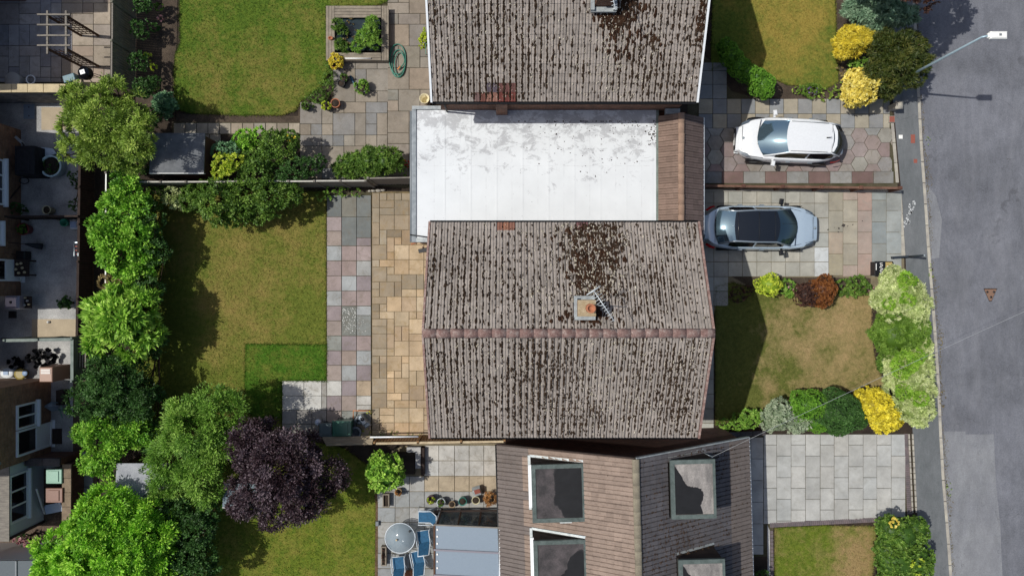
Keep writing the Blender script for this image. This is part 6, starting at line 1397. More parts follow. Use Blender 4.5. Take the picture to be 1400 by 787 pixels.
# black crate with writing by the hedge
x, y = W(1208.5, 367, .45); t = thing('storage_box', 'black box with white lettering and a tan label at the drive corner', 'box', (x, y, 0)); bw_, bd_ = U(25, .45), U(20, .45)
MB().cbox((x, y, .22), (bw_*.94, bd_*.94, .42)).build('body', m_blackp, t); MB().cbox((x, y, .445), (bw_, bd_, .03), 0, 0, .012).build('lid', m_blackp, t)
MB().box(x+bw_*.08, x+bw_*.44, y-bd_*.02, y+bd_*.44, .461, .464).build('tan_label', plain('tan_card', C('a8925a'), .7), t); MB().box(x+bw_*.16, x+bw_*.34, y+bd_*.04, y+bd_*.18, .4645, .467).build('label_print', m_white, t)
lt = MB(); xx = x-bw_*.16
for k, (w_, o) in enumerate([(.09, 0), (.07, .02), (.10, -.01), (.06, .03), (.09, 0), (.08, .02), (.05, 0)]):
    yy = y+bd_*.42-k*bd_*.125; lt.box(xx-.05+o, xx+.05+o, yy-.045, yy-.02, .461, .4645); lt.box(xx-.05+o, xx-.03+o, yy-.075, yy-.0455, .461, .4645)
    if k % 2: lt.box(xx+.02+o, xx+.045+o, yy-.07, yy-.0455, .461, .4645)
lt.build('lettering', m_white, t); MB().box(x-bw_*.45, x-bw_*.41, y-bd_*.1, y+bd_*.35, .461, .464).build('edge_print', m_white, t)
# ---- south patio furniture
m_frame = plain('white_tube_frame', C('c8d2da'), .35); m_bluef = surf('blue_chair_fabric', C('24506f'), C('2d5f82'), 12, .8, 80, .15)
def chair():
    t = thing('garden_chair', 'x', 'chair', (0, 0, 0), 'blue and white garden chairs round the glass table'); 
    MB().cbox((0, .02, .42), (.46, .5, .03), 0, 0, .01).build('seat', m_bluef, t)
    b = MB(); v = [(-.22,-.24,.45),(.22,-.24,.45),(.20,-.52,1.0),(-.20,-.52,1.0)]; v += [(x, y+.025, z+.012) for x, y, z in v]; b.add(v, [(3,2,1,0),(4,5,6,7),(0,1,5,4),(1,2,6,5),(2,3,7,6),(3,0,4,7)]); b.build('backrest', m_bluef, t)
    f = MB()
    for s_ in (-1, 1): f.tube([(s_*.25, .27, .40), (s_*.25, -.24, .44), (s_*.225, -.54, 1.04)], .018, 7); MB().tube([(s_*.29, .30, 0), (s_*.28, .25, .62), (s_*.28, -.30, .64)], .017, 7).build('armrest', m_frame, t)
    f.tube([(-.225, -.54, 1.04), (.225, -.54, 1.04)], .018, 7); f.tube([(-.25, .27, .40), (.25, .27, .40)], .018, 7); f.build('frame', m_frame, t)
    for s_ in (-1, 1): MB().tube([(s_*.27, -.1, .42), (s_*.28, -.48, 0)], .017, 7).build('leg', m_frame, t)
    return t
def copy_tree(o, parent=None):
    c = o.copy(); COL.objects.link(c); c.parent = parent
    for ch in list(o.children): copy_tree(ch, c)
    return c
c0 = chair()
for i, (px, py, rot, lab) in enumerate([(581, 706, R(90), 'blue and white garden chair nearest the row of pots, turned sideways'), (579, 734, R(-172), 'blue and white garden chair beside the conservatory, right of the glass table'), (571.5, 762, R(-170), 'blue and white garden chair at lower right of the glass table'), (545, 770, R(-176), 'blue and white garden chair directly below the glass table')]):
    o = c0 if i == 0 else copy_tree(c0)
    rot = [R(-90), R(8), R(12), R(6)][i]+R(180)*(0 if i == 0 else 0)
    x, y = W(px, py, .45); o.location = (x, y, .02); o.rotation_euler = (0, 0, [R(90), R(8), R(12), R(6)][i]); o['label'] = lab
x, y = W(547, 735, .73); t = thing('glass_table', 'round glass garden table with white rim on the south patio', 'table', (x, y, 0)); rr = U(20.5, .73)
def clear_glass():
    m, tt_, b = newmat('table_glass'); b.inputs['Base Color'].default_value = C('93a2ab'); b.inputs['Roughness'].default_value = .12; b.inputs['Alpha'].default_value = .62; return m
MB().lathe((x, y, .72), [(rr-.03, 0), (rr-.03, .008)], 40).build('glass_top', clear_glass(), t)
MB().tube([(x+rr*math.cos(a), y+rr*math.sin(a), .725) for a in [6.2832*k/40 for k in range(41)]], .018, 8).build('rim', m_frame, t)
for k in range(4):
    a = math.pi/4+k*math.pi/2; MB().tube([(x+.12*math.cos(a), y+.12*math.sin(a), .69), (x+rr*.96*math.cos(a), y+rr*.96*math.sin(a), .70)], .014, 6).build('spoke', m_frame, t)
    MB().tube([(x+rr*.6*math.cos(a), y+rr*.6*math.sin(a), .69), (x+rr*.8*math.cos(a), y+rr*.8*math.sin(a), 0.05)], .018, 6).build('leg', m_frame, t)
for q, (ox, oy) in enumerate(((-.14, -.06), (.4, .3))):
    tag(MB().lathe((x+ox, y+oy, .731), [(.035, 0), (.04, .08), (.03, .09)], 12).build('table_cup', [m_rend, m_blackp][q]), ['small cream cup near the middle of the glass table', 'small dark ashtray near the rim of the glass table'][q], ['cup', 'ashtray'][q])
spots = [(589, 683, 6.2, .35, 'purpleish', 'ylg', 'dark rimmed pot with yellow leaves, leftmost of the pot row'), (603, 686.5, 6, .38, 'white', 'mid', 'white rimmed pot with a green sprig in the pot row'), (618, 689, 4.5, .25, 'terra', None, 'small brown pot with stones in the pot row'), (632.5, 685, 5.8, .38, 'teal', None, 'teal green pot of dark water in the pot row'), (650.5, 683.5, 5.6, .36, 'cream', None, 'cream rimmed pot of soil in the pot row'), (544.5, 672.5, 5.2, .3, 'terra', 'straw', 'small clay pot alone beside the round bright bush')]
pm = dict(purpleish=plain('dark_glazed_pot', C('5a4048'), .4), white=plain('white_glazed_pot', C('b9c4c8'), .4), terra=plain('buff_pot', C('a08a6c'), .8), teal=plain('teal_pot', C('2c7468'), .35), cream=plain('cream_pot', C('c2bb98'), .5))
for px, py, r, h, m, pl, lab in spots: pot(lab, px, py, r, h, pm[m], pl, r*.85, leaf=(.08, .035, 900))
t = pot('wide pot of dry straw coloured stems, rightmost of the pot row', 670, 681, 7, .35, pm['terra'], 'straw', 9.5, leaf=(.16, .02, 1000))
t = thing('tipped_planter', 'tilted reddish crate planter behind the cream pot', 'planter', (*W(652, 671), 0)); MB().cbox(W3(652, 671, .3), (.34, .3, .28), .3, .4, .03).build('crate', m_lead, t); MB().cbox(W3(652.5, 671.5, .46), (.24, .2, .03), .3, .4).build('earth', m_redc, t)
plant('round_bush', 'round bright yellow green bush on the south patio', 'bush', [(525,644,26,1.25,.85)], LM['big'], .12, .07, 800, core=.75, clump=.4, fill=.7)
def planter(label, x0, y0, x1, y1, h=.3, pl=None):
    a, b = W(x0, y0, h), W(x1, y1, h); t = thing('wooden_planter', label, 'planter', ((a[0]+b[0])/2, (a[1]+b[1])/2, 0)); w = .04
    for q in ((a[0], b[0], a[1]-w, a[1]), (a[0], b[0], b[1], b[1]+w), (a[0], a[0]+w, b[1]+w+.002, a[1]-w-.002), (b[0]-w, b[0], b[1]+w+.002, a[1]-w-.002)): MB().box(q[0], q[1], q[2], q[3], .02, h).build('side_board', m_wg2, t)
    MB().box(a[0]+w, b[0]-w, b[1]+w, a[1]-w, .02, h-.08).build('soil', m_soil, t)
    if pl: V, Fc, tt = leaf_cloud([pblob((x0+x1)/2, (y0+y1)/2, (x1-x0)*.4, h, .05, (y1-y0)*.42)], .07, .04, 500); np_mesh('foliage', V, Fc, LM[pl], t, tt)
planter('narrow planter by the lawn edge just below the round bright bush', 523, 675, 532, 693); planter('narrow planter left of the glass table', 521, 747, 528, 773, .3, 'plum')
planter('dark planter of stones in front of the conservatory', 592, 700, 680, 716, .3)
for i, x in enumerate((612, 635, 660)): plant('potted_shrub', ['left', 'middle', 'right'][i]+' brownish shrub in the dark planter in front of the conservatory', 'shrub', [(x,710,8,.42,.2)], LM['yew'], .08, .03, 900, trunk=False, kind2='foliage')
tag(MB().beam(W3(594, 698.5, .42), W3(683, 697, .42), .07, .05).build('rail', m_woodd), 'dark timber rail behind the planter by the conservatory', 'rail')
t = thing('raised_bed', 'dark raised bed with grey slab edges beside the round bright bush', 'raised bed', (*W(560, 625), 0))
for q in ((556, 611, 575, 618), (568, 618.3, 575, 640)): a, b = W(q[0], q[1], .35), W(q[2], q[3], .35); MB().box(a[0], b[0], b[1], a[1], 0, .35).build('edge_slab', m_conc, t)
a, b = W(540, 618.5, .2), W(567.5, 648, .2); MB().box(a[0], b[0]-.02, b[1], a[1], 0, .2).build('soil', m_soil, t); a, b = W(575.3, 612, .3), W(580, 650, .3); MB().box(a[0], b[0], b[1], a[1], 0, .3).build('edge_board', m_woodd, t)
t = thing('garden_ornament', 'brown clay ornament at the bottom of the south patio', 'ornament', (*W(561, 783), 0)); MB().lathe(W3(561, 783, 0), [(.18, .02), (.2, .15), (.12, .3), (.14, .36), (.03, .45)], 14, 1.3, .9).build('body', m_terra, t)
sheet('flower_bed', [(508,640),(514,640),(517,690),(517,850),(512,850),(514,690)], .05, surf('red_brown_soil', C('5a4434'), C('76604a'), 5, .95, 25, .6, .9, .04), .06)
tag(MB().cbox(W3(516, 715, .12), (.14, .2, .12), 0, 0, .02).build('garden_light', m_greyp), 'small pale cube light at the lawn edge by the south patio', 'light')
# ---- front gardens
plant('gold_conifer', 'bright golden bush on the right edge of the top front lawn', 'bush', [(1162,59,23,1.1,.9,20),(1178,56,14,.9,.6)], LM['gold'], .16, .025, 2000, core=.75, clump=.35, spread=.10, jitter=.5, up=.1)
plant('gold_conifer', 'paler yellow egg shaped bush above the white car', 'bush', [(1172,124,21,1.2,1.0,24),(1172,108,15,1.1,.8)], LM['pgold'], .10, .06, 1600, core=.8, clump=.35, spread=.09)
plant('blue_spruce', 'spreading blue green conifer at the top right of the front garden', 'conifer', [(1198,18,34,1.6,.6,16),(1170,14,20,1.4,.5,13),(1228,22,26,1.5,.5,15),(1200,34,30,1.3,.4,10),(1180,4,26,1.6,.5,10),(1215,6,24,1.6,.5,10)], LM['spruce'], .20, .035, 1100, core=.55, clump=.8, spread=.15)
plant('yew_bush', 'large dark brown green bush overhanging the pavement', 'bush', [(1225,82,34,1.8,1.0),(1205,100,26,1.7,.9),(1240,100,24,1.6,.8),(1240,66,24,1.6,.8),(1205,62,20,1.5,.7),(1212,118,20,1.4,.7),(1255,84,16,1.5,.6)], LM['yew'], .17, .035, 900, core=.5, clump=.9, spread=.16)
plant('clipped_hedge', 'box hedge mound in bright sun above the white car', 'hedge', [(1043,118,17,.8,.55,18),(1034,106,13,.8,.5)], LM['hedge'], .06, .035, 3400, core=.84, clump=.1, fill=.95, spread=.05)
plant('clipped_hedge', 'shaded box hedge mound by the corner of the top house', 'hedge', [(998,76,15,.8,.55),(1008,90,15,.8,.55),(1020,100,14,.8,.55),(990,64,10,.7,.5)], LM['hedge'], .06, .035, 3200, core=.84, clump=.1, fill=.95, spread=.05)
plant('lavender', 'small purple flowering plant at the top front lawn edge', 'plant', [(1108,124,11,.3,.2),(1098,122,8,.25,.2),(1117,121,7,.28,.2)], LM['dome'], .09, .02, 1100, trunk=False, kind2='foliage', extra=[('flowers', LM['lav'], [(1112,122,8,.42,.08)], .05, .03, 300)])
plant('bed_plant', 'low mixed plants between the lavender and the pale gold bush', 'plant', [(1128,130,9,.2,.15),(1140,128,8,.25,.15),(1147,118,7,.25,.15),(1088,124,6,.15,.1)], LM['olive'], .07, .03, 900, trunk=False, kind2='foliage')
plant('bed_plant', 'pinkish low plants behind the two gold bushes', 'plant', [(1150,98,8,.3,.15),(1146,82,6,.25,.15)], LM['brownish'], .07, .03, 700, trunk=False, kind2='foliage')
plant('bed_plant', 'bright green plant between the gold bushes', 'plant', [(1178,88,10,.6,.3),(1165,90,7,.5,.3)], LM['fan'], .09, .04, 900)
plant('copper_tree', 'tree whose dark canopy reaches in at the top right, shading the road', 'tree', [(1262,-36,44,4.6),(1225,-46,40,4.6),(1290,-60,44,4.4),(1245,-80,50,4.6),(1190,-50,30,4.2)], LM['plum'], .14, .09, 420, clump=.6)
plant('round_bush', 'round yellow green bush by the grey car drive', 'bush', [(1051,389,18,.7,.55,15)], LM['ylg'], .07, .04, 1800, core=.85, clump=.2, fill=.8, spread=.06)
plant('flowering_plant', 'leafy plant with pale flowers between the round bush and the purple shrub', 'plant', [(1076,392,12,.4,.25),(1084,398,9,.3,.2)], LM['fan'], .08, .04, 1000, extra=[('flowers', LM['pink'], [(1080,394,10,.52,.1)], .05, .04, 200)])
plant('barberry_bush', 'dark purple half of the pair of shrubs by the front lawn', 'bush', [(1101,402,15,.7,.5,17)], LM['plum'], .06, .035, 2600, core=.75, clump=.25, fill=.7, spread=.07)
plant('barberry_bush', 'rust orange shrub touching the dark purple one', 'bush', [(1125,396,19,.8,.55,21),(1120,408,13,.7,.45)], LM['rust'], .06, .035, 2600, core=.75, clump=.25, fill=.7, spread=.07)
plant('bed_plant', 'green leafy plants right of the rust orange shrub', 'plant', [(1152,392,12,.35,.2),(1172,389,14,.45,.3),(1184,394,9,.4,.2),(1165,398,10,.3,.2)], LM['mid'], .09, .04, 1000, extra=[('flowers', LM['pink'], [(1190,392,6,.4,.08)], .05, .04, 300)])
plant('dark_bed_plant', 'dark leafy plant in the shade of the centre house by the drive', 'plant', [(1008,402,12,.3,.2),(1020,398,9,.25,.15)], LM['plum'], .07, .04, 700, trunk=False, kind2='foliage')
V_ = dict(core=.8, clump=.5, fill=.6, spread=.12)
plant('variegated_shrub', 'cream variegated shrub at the top of the pavement hedge', 'shrub', [(1228,404,30,1.3,.9,34),(1212,408,22,1.2,.8),(1245,420,22,1.2,.8,30),(1222,384,20,1.1,.7)], LM['varie'], .12, .035, 1500, extra=[('green_shoots', LM['vgreen'], [(1240,383,13,2.05,.25),(1240,410,11,2.15,.2),(1216,415,9,2.1,.15)], .11, .04, 1400)], **V_)
plant('rounded_dome_bush', 'fine leaved green dome in the middle of the pavement hedge', 'bush', [(1222,455,33,1.25,.95,32),(1243,455,22,1.2,.85,26)], LM['dome'], .09, .022, 3200, core=.8, clump=.2, fill=.9, spread=.08, extra=[('pale_shoots', LM['varie'], [(1252,440,14,1.7,.4,20),(1215,432,10,1.95,.2)], .10, .03, 300)])
plant('variegated_shrub', 'cream and green variegated shrub at the lower end of the pavement hedge', 'shrub', [(1240,515,32,1.2,.9,38),(1248,545,27,1.1,.8,34),(1228,500,20,1.1,.7),(1255,480,17,1.1,.7,22),(1254,572,12,.8,.5)], LM['varie'], .12, .035, 1500, extra=[('green_shoots', LM['vgreen'], [(1235,498,19,2.0,.25),(1235,535,12,2.0,.2),(1258,545,11,1.95,.2),(1252,488,13,1.95,.25)], .11, .04, 1400)], **V_)
plant('small_green_shrub', 'small dark green shrub tucked inside the curve of the pavement hedge', 'shrub', [(1210,498,12,.6,.4),(1205,492,8,.5,.3)], LM['mid'], .10, .05, 1100, core=.6)
plant('silver_shrub', 'silvery pale shrub at the lower left of the front lawn', 'shrub', [(1066,566,24,.9,.6,20),(1090,574,18,.8,.55),(1052,578,12,.7,.4)], LM['silv'], .10, .04, 1400, core=.7, clump=.5, spread=.10)
plant('clipped_dome_bush', 'lighter green clipped dome beside the silvery shrub', 'bush', [(1103,553,25,1.0,.75,20),(1092,562,16,.9,.5),(1115,575,16,.8,.5)], LM['hedge'], .06, .03, 3000, core=.82, clump=.15, fill=.9, spread=.05)
plant('clipped_dome_bush', 'dark green clipped dome touching the yellow shrub', 'bush', [(1142,562,35,1.1,.85,28),(1152,570,27,1.0,.75,23)], LM['dark'], .06, .03, 3600, core=.84, clump=.12, fill=.9, spread=.05)
plant('euonymus_bush', 'bright yellow shrub at the lower right corner of the front lawn', 'bush', [(1196,556,25,1.0,.75,23),(1208,570,23,.9,.7,21),(1184,546,16,.9,.55)], LM['yellow'], .10, .06, 1500, core=.8, clump=.4, spread=.09)
plant('green_shrub', 'green shrub at the lower left front lawn corner', 'shrub', [(1025,572,14,.5,.35),(1010,576,12,.4,.3),(1035,568,9,.5,.3),(992,580,9,.3,.2)], LM['fan'], .10, .05, 1000)
plant('weeds', 'green tufts along the south kerb of the middle front lawn', 'weeds', [(985,582,9,.15,.12),(1000,583,7,.12,.1)], LM['mid'], .09, .03, 700, trunk=False, kind2='foliage')
plant('clipped_hedge', 'dense dark hedge between the small lawn and the pavement at bottom right', 'hedge', [(1232,730,26,1.1,.6,22),(1216,722,20,1.0,.6),(1250,722,18,1.0,.6),(1225,765,30,1.1,.6),(1252,765,24,1.0,.6),(1228,800,34,1.1,.6),(1212,750,18,1.0,.6)], LM['mid'], .10, .06, 1000, core=.85, clump=.4, fill=.7, spread=.1, extra=[('yellow_leaves', LM['ylg'], [(1256,775,12,1.7,.15)], .08, .04, 200)])
plant('pale_flowers', 'cluster of cream flowers on top of the dense hedge', 'flowers', [(1222,714,7,1.75,.12)], LM['pgold'], .07, .05, 1600, trunk=False, kind2='foliage')
plant('weeds', 'dark bush at the bottom corner of the shaded drive strip', 'bush', [(1042,792,14,.5,.3)], LM['dark'], .08, .05, 900)
for px, py, r, lab in ((1268,195,4,'weeds in the gutter beside the pavement north of the splash'),(1272,372,5,'tuft of weeds in the gutter by the marker post'),(1284,470,5,'dry weeds in the gutter beside the variegated hedge'),(1288,545,6,'brown leaf litter in the gutter beside the lower hedge'),(1297,668,5,'green weeds in the gutter beside the pale slab drive')):
    plant('weeds', lab, 'weeds', [(px,py,r*.7,.0,.05,r*2.2)], LM['olive'] if 'brown' not in lab and 'dry' not in lab else LM['brownish'], .06, .02, 500, trunk=False, kind2='foliage')
# dry straw litter (leaf fall) in the gutter
# ---- clutter in the west yards
x, y = W(69, 227, .45); t = thing('round_planter', 'large round planter with pale rim in the shaded concrete yard', 'planter', (x, y, 0)); rr = U(15, .45)
MB().lathe((x, y, .01), [(rr*.85, 0), (rr*.97, .4), (rr, .42), (rr, .46), (rr*.86, .46), (rr*.83, .3)], 28).build('tub', plain('pale_turquoise', C('b4ccd0'), .4), t); MB().lathe((x, y, .36), [(rr*.85, 0), (rr*.84, .03)], 20).build('soil', m_soil, t)
V, Fc, tt = leaf_cloud([pblob(69, 227, 11, .42, .08)], .07, .03, 500); np_mesh('foliage', V, Fc, LM['dark'], t, tt)
t = thing('cardboard_sheet', 'pale blue white sheet lying behind the round planter', 'sheet', (*W(65, 207), 0)); MB().prism([W(56, 201, .3), W(72, 203, .3), W(77, 210, .3), (W(58, 216, .3))], .27, .3).build('sheet', plain('pale_blue_sheet', C('b4c3d0'), .6), t)
for q in ((58, 203), (58, 214), (73, 207)): MB().tube([W3(*q, .0), W3(*q, .268)], .02, 6).build('leg', m_greyp, t)
x, y = W(32, 219, 1.0); t = thing('covered_barbecue', 'large black covered box against the brick house at left', 'covered barbecue', (x, y, 0)); MB().cbox((x, y, .5), (.82, 1.2, .98), 0, 0, .06).build('cover', surf('black_cover', C('17181d'), C('23242a'), 6, .7, 10, .3, .6, .03), t); MB().cbox((x, y, 1.0), (.5, .9, .04), 0, 0, .02).build('top_fold', surf('black_cover', C('17181d'), C('23242a')), t)
t = thing('metal_bracket', 'small metal tool lying above the covered black box', 'tool', (*W(29, 192), 0)); MB().beam(W3(21, 187, .9), W3(32, 197, .9), .1, .04).build('blade', m_metal, t); MB().tube([W3(30, 195, .93), W3(33, 199, .93)], .03, 6).build('handle', m_blackp, t)
tag(MB().tube([W3(1, 288, .8), W3(15, 270, .6), W3(28, 254, .2)], .03, 7).build('leaning_pole', m_woodd), 'dark pole leaning on the house wall at the left edge', 'pole')
x, y = W(33, 247, .3); tag(MB().tube([(x+.2*math.cos(a), y+.13*math.sin(a), .3) for a in [6.28*k/16 for k in range(17)]], .02, 6).build('metal_hoop', m_blackp), 'thin dark hoop beside the covered black box', 'hoop')
pot('beige pot standing by the dividing fence', 63.5, 287, 6, .4, pm['cream'])
plant('yard_plant', 'dark plant by the house door above the dividing fence', 'plant', [(22,286,10,.5),(32,288,7,.4)], LM['dark'], .08, .04, 800)
plant('yard_plant', 'dim shrub at the fence end above the dividing fence', 'plant', [(101,280,8,.5),(100,240,8,.6),(103,250,6,.6)], LM['dark'], .08, .04, 800)
pot('red pot with a bushy green plant below the dividing fence', 31, 313, 8.5, .4, plain('red_glazed_pot', C('8a3434'), .4), 'mid', 7)
x, y = W(87, 304, .3); tag(MB().lathe((x, y, .01), [(.13, 0), (.17, .26), (.17, .3), (.14, .3), (.12, .05)], 16).build('green_bucket', plain('bright_green_plastic', C('2f8a6a'), .4)), 'small green bucket at the dividing fence', 'bucket')
x, y = W(100, 307, .5); t = thing('water_butt', 'white and blue square tub in the corner below the dividing fence', 'tub', (x, y, 0)); MB().cbox((x, y, .25), (.34, .36, .48), 0, 0, .04).build('tub', plain('pale_blue_white', C('c3ccd2')), t); MB().cbox((x, y, .5), (.24, .26, .02)).build('lid', plain('mid_blue', C('7c94b4'), .5), t)
t = thing('stepladder', 'short metal stepladder folded against the dark slatted fence', 'stepladder', (*W(104, 340), 0))
for x_ in (101.5, 107): MB().beam(W3(x_, 329, .9), W3(x_, 350, 1.0), .03, .04).build('rail', m_metal, t)
for k in range(4): MB().beam(W3(101.5, 331.5+k*5.3, .94), W3(107, 331.5+k*5.3, .94), .05, .02).build('rung', m_redc if k else m_metal, t)
MB().beam(W3(104, 332, 0), W3(104, 332, .9), .05, .05).build('support', m_metal, t); MB().beam(W3(104, 348, 0), W3(104, 348, .95), .05, .05).build('support', m_metal, t)
t = thing('folded_parasol', 'dark folded parasol leaning across the second yard', 'parasol', (*W(48, 336), 0)); MB().tube([W3(58, 337, .15), W3(50, 336, .3), W3(38, 334, .45), W3(34, 333.5, .5)], [.13, .12, .06, .03], 9).build('canopy', plain('navy_cloth', C('1d242c'), .8), t); MB().tube([W3(34, 333.5, .5), W3(9, 331, .75)], .02, 7).build('pole', m_woodd, t)
t = thing('garden_table', 'low timber table covered with white stones against the house', 'table', (*W(30, 366), 0)); MB().cbox(W3(30, 366, .5), (.6, .72, .05)).build('tabletop', m_woodd, t)
for ox, oy in ((-.24, -.3), (.24, -.3), (-.24, .3), (.24, .3)): p = W3(30, 366, .5); MB().beam((p.x+ox, p.y+oy, 0), (p.x+ox, p.y+oy, .474), .06, .06).build('leg', m_woodd, t)
for i, (px, py) in enumerate(((24, 361), (29, 360), (31, 366), (26, 373), (22, 368), (34, 372))):
    p = W3(px, py, .525); tag(MB().lathe(tuple(p), [(.06, 0), (.075, .03), (.03, .08)], 7, 1, .8, i).build('white_stone', m_rend), 'white stone on the low timber table against the house', 'stone', 'white stones on the low timber table')
t = thing('black_planter', 'square dark box beside the stone covered table', 'box', (*W(32, 349), 0)); MB().cbox(W3(32, 349, .3), (.36, .34, .4), 0, 0, .02).build('box', m_blackp, t); MB().tube([W3(9, 347, .6), W3(28, 348, .5)], .018, 6).build('handle', m_woodd, t)
t = thing('gas_barbecue', 'pale lilac grey hooded barbecue at the left edge', 'barbecue', (*W(20, 414), 0)); p = W3(14, 413, .95); MB().cbox((p.x, p.y, .75), (.62, .54, .36), 0, 0, .09).build('hood', plain('lilac_grey_enamel', C('85818f'), .35, .2), t); MB().cbox((p.x, p.y, .3), (.5, .44, .5)).build('cabinet', m_blackp, t); MB().lathe((p.x, p.y, .931), [(.06, 0), (.05, .02)], 12).build('vent', m_blackp, t)
p = W3(34, 413, .6); MB().cbox((p.x, p.y, .5), (.42, .5, .06), 0, 0, .02).build('side_shelf', m_woodd, t)
for i, (px, py) in enumerate(((31, 409), (35, 407), (38, 411), (40, 416), (34, 417), (30, 415))):
    p = W3(px, py, .54); tag(MB().lathe(tuple(p), [(.05, 0), (.07, .04), (.03, .09)], 7, 1, .7, i).build('pebble', m_rend if i % 2 else m_conc), 'pale pebble on the side shelf of the hooded barbecue', 'pebble', 'pebbles on the barbecue side shelf')
tag(MB().cbox(W3(17, 430, .04), (.32, .3, .05), 0, 0, .01).build('drain_tray', m_blackp), 'black square tray below the hooded barbecue', 'tray')
plant('yard_plant', 'round dark bush in the second yard by the slatted fence', 'bush', [(90,414,10,.5)], LM['dark'], .08, .04, 1000, core=.7)
tag(MB().lathe(W3(67, 440, .02), [(.05, 0), (.06, .06), (.02, .12)], 9).build('white_lamp', m_white), 'tiny white garden lamp on the sunlit strip', 'lamp')
t = thing('box_planter', 'pinkish brown boxed planter with white slats on the toy yard wall', 'planter', (*W(62, 512), 0)); p = W3(62, 512, 1.2); MB().cbox((p.x, p.y, .6), (.54, .6, 1.16), 0, 0, .03).build('box', plain('pink_brown_plastic', C('9c7a68'), .5), t)
for k in range(3): MB().cbox((p.x, p.y+.2-k*.07, 1.19), (.38, .04, .02)).build('slat', m_white, t)
t = thing('toy', 'white and blue plastic toy seat leftmost in the toy yard', 'toy', (*W(10, 510), 0)); MB().lathe(W3(10, 510, .3), [(.22, -.28), (.26, 0), (.2, .05)], 18, 1.15, .85).build('seat', m_upvc, t); MB().cbox(W3(8, 509, .36), (.2, .2, .04)).build('cushion', plain('mid_blue', C('7c94b4')), t)
t = thing('toy_bucket', 'round yellow rimmed blue toy next to the white one', 'toy', (*W(34, 510), 0)); MB().lathe(W3(34, 510, .02), [(.18, 0), (.24, .28), (.24, .3), (.16, .3)], 18).build('rim', plain('mustard_plastic', C('8a7a3c'), .5), t); MB().lathe(W3(34, 510, .321), [(.12, 0), (.1, .02)], 16).build('centre', plain('mid_blue', C('7c94b4')), t)
plant('bin_bags', 'heap of black bags in the shade of the toy yard', 'bags', [(48,490,11,.25,.22),(62,488,12,.28,.26),(22,496,9,.2,.2)], m_blackp, .18, .16, 500, trunk=False, kind2='bag_heap', clump=.1, fill=1, spread=.04)
t = thing('wheelbarrow', 'silver wheelbarrow with green legs outside the white back door', 'wheelbarrow', (*W(72, 556), 0)); p = W3(71, 555, .5)
b = MB(); b.add([(p.x-.42, p.y-.02, .42), (p.x+.05, p.y-.22, .56), (p.x+.32, p.y-.15, .58), (p.x+.32, p.y+.18, .58), (p.x+.02, p.y+.2, .56), (p.x-.1, p.y-.05, .34), (p.x+.18, p.y-.05, .34), (p.x+.18, p.y+.08, .34), (p.x-.1, p.y+.08, .34)],
    [(0,1,5),(1,2,6,5),(2,3,7,6),(3,4,8,7),(4,0,8),(0,5,8),(5,6,7,8)]); b.build('tray', m_metal, t)
for s_ in (-1, 1): MB().tube([(p.x-.3, p.y+s_*.05, .3), (p.x+.2, p.y+s_*.2, .3), (p.x+.4, p.y-.35+s_*.15, .45)], .02, 6).build('handle', g_, t); MB().tube([(p.x+.15, p.y+s_*.15, .3), (p.x+.2, p.y+s_*.18-.1, .0)], .018, 6).build('leg', g_, t)
MB().tube([(p.x-.4, p.y-.04, .17), (p.x-.4, p.y+.02, .17)], .16, 16).build('wheel', m_blackp, t)
for i, (q, lab) in enumerate((((83, 532, 93, 552), 'dark brown crate in the narrow yard above the wheelbarrow'), ((69, 586, 83, 607), 'brown door mat outside the white back door'))):
    a, b = W(q[0], q[1], .1), W(q[2], q[3], .1); tag(MB().box(a[0], b[0], b[1], a[1], .015, .05 if i else .4).build(['storage_crate', 'door_mat'][i], m_woodd), lab, ['crate', 'door mat'][i])
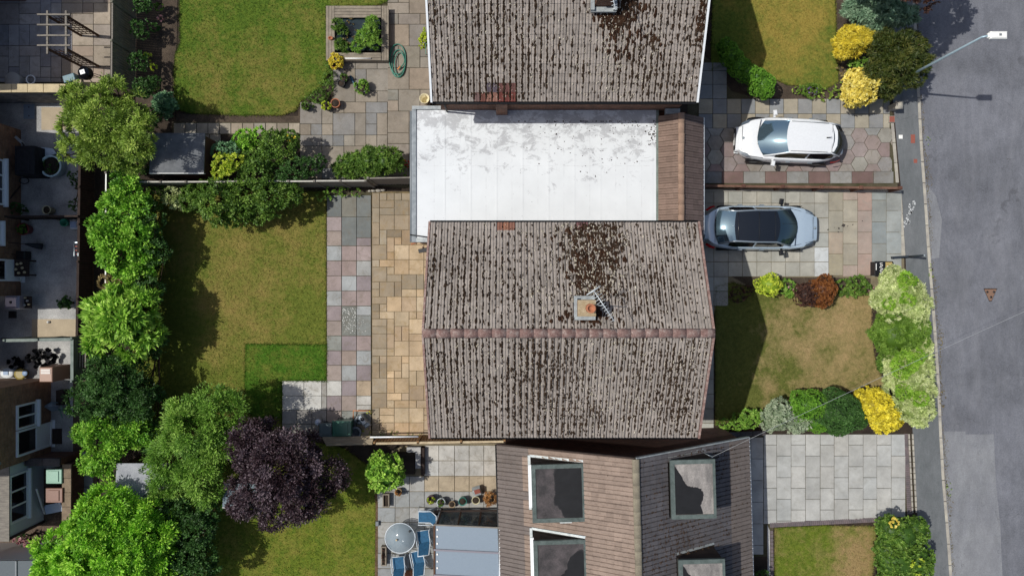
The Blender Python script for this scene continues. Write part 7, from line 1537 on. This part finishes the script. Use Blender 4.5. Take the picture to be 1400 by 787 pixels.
t = thing('wall_light', 'small grey lamp on the brown house wall beside the back door', 'lamp', (XW2, W(0, 597)[1], 1.9)); MB().lathe((XW2+.08, W(0, 608)[1], 3.0), [(.05, 0), (.08, .08), (.03, .14)], 10).build('lamp_body', m_greyp, t)
plant('pink_flowers', 'pink flowers at the end of the white lean-to', 'flowers', [(28,734,8,.7,.3),(40,738,7,.6,.25)], LM['pink'], .08, .06, 500, extra=[('foliage', LM['dark'], [(34,738,10,.45,.25)], .09, .04, 600)])
t = thing('garden_ornament', 'small dark figure shaped ornament on the pink coping', 'ornament', (*W(26, 762), 0)); MB().lathe(W3(26, 762, .91), [(.12, 0), (.1, .08), (.05, .2), (.07, .27), (.01, .33)], 10).build('body', m_greyp, t)
x, y = W(113, 98, 1.1); t = thing('black_kettle_barbecue', 'round black kettle barbecue with a bright highlight by the pergola', 'barbecue', (x, y, 0))
MB().lathe((x, y, .62), [(.06, 0), (.24, .12), (.29, .26), (.24, .42), (.1, .5), (.02, .51)], 20).build('bowl', plain('black_enamel', C('101116'), .12), t); MB().cbox((x+.0, y-.02, 1.12), (.2, .18, .02), .3).build('lid_highlight', m_upvc, t)  # small white plate on top paints the glint on the black dome
for k in range(3): a = 2.1*k; MB().tube([(x+.12*math.cos(a), y+.12*math.sin(a), .68), (x+.28*math.cos(a), y+.28*math.sin(a), .02)], .015, 6).build('leg', m_blackp, t)
x, y = W(16, 109, .5); tag(MB().lathe((x, y, .02), [(.28, 0), (.33, .45), (.30, .48), (.05, .5)], 22).build('round_stool', plain('pale_grey_disc', C('a3a09c'), .6)), 'pale round stool top in the shade above the cream coped wall', 'stool')
x, y = W(42, 109, .35); tag(MB().tube([(x+.18*math.cos(a), y+.18*math.sin(a), .35) for a in [6.283*k/18 for k in range(19)]], .03, 7).build('white_ring', m_upvc), 'white ring propped beside the round stool', 'ring')
t = thing('blue_crate', 'small blue green crate below the kettle barbecue', 'crate', (*W(98, 106), 0)); MB().cbox(W3(97, 108, .2), (.5, .3, .3), .3, 0, .02).build('crate', plain('blue_green_crate', C('5c7f8c'), .5), t)
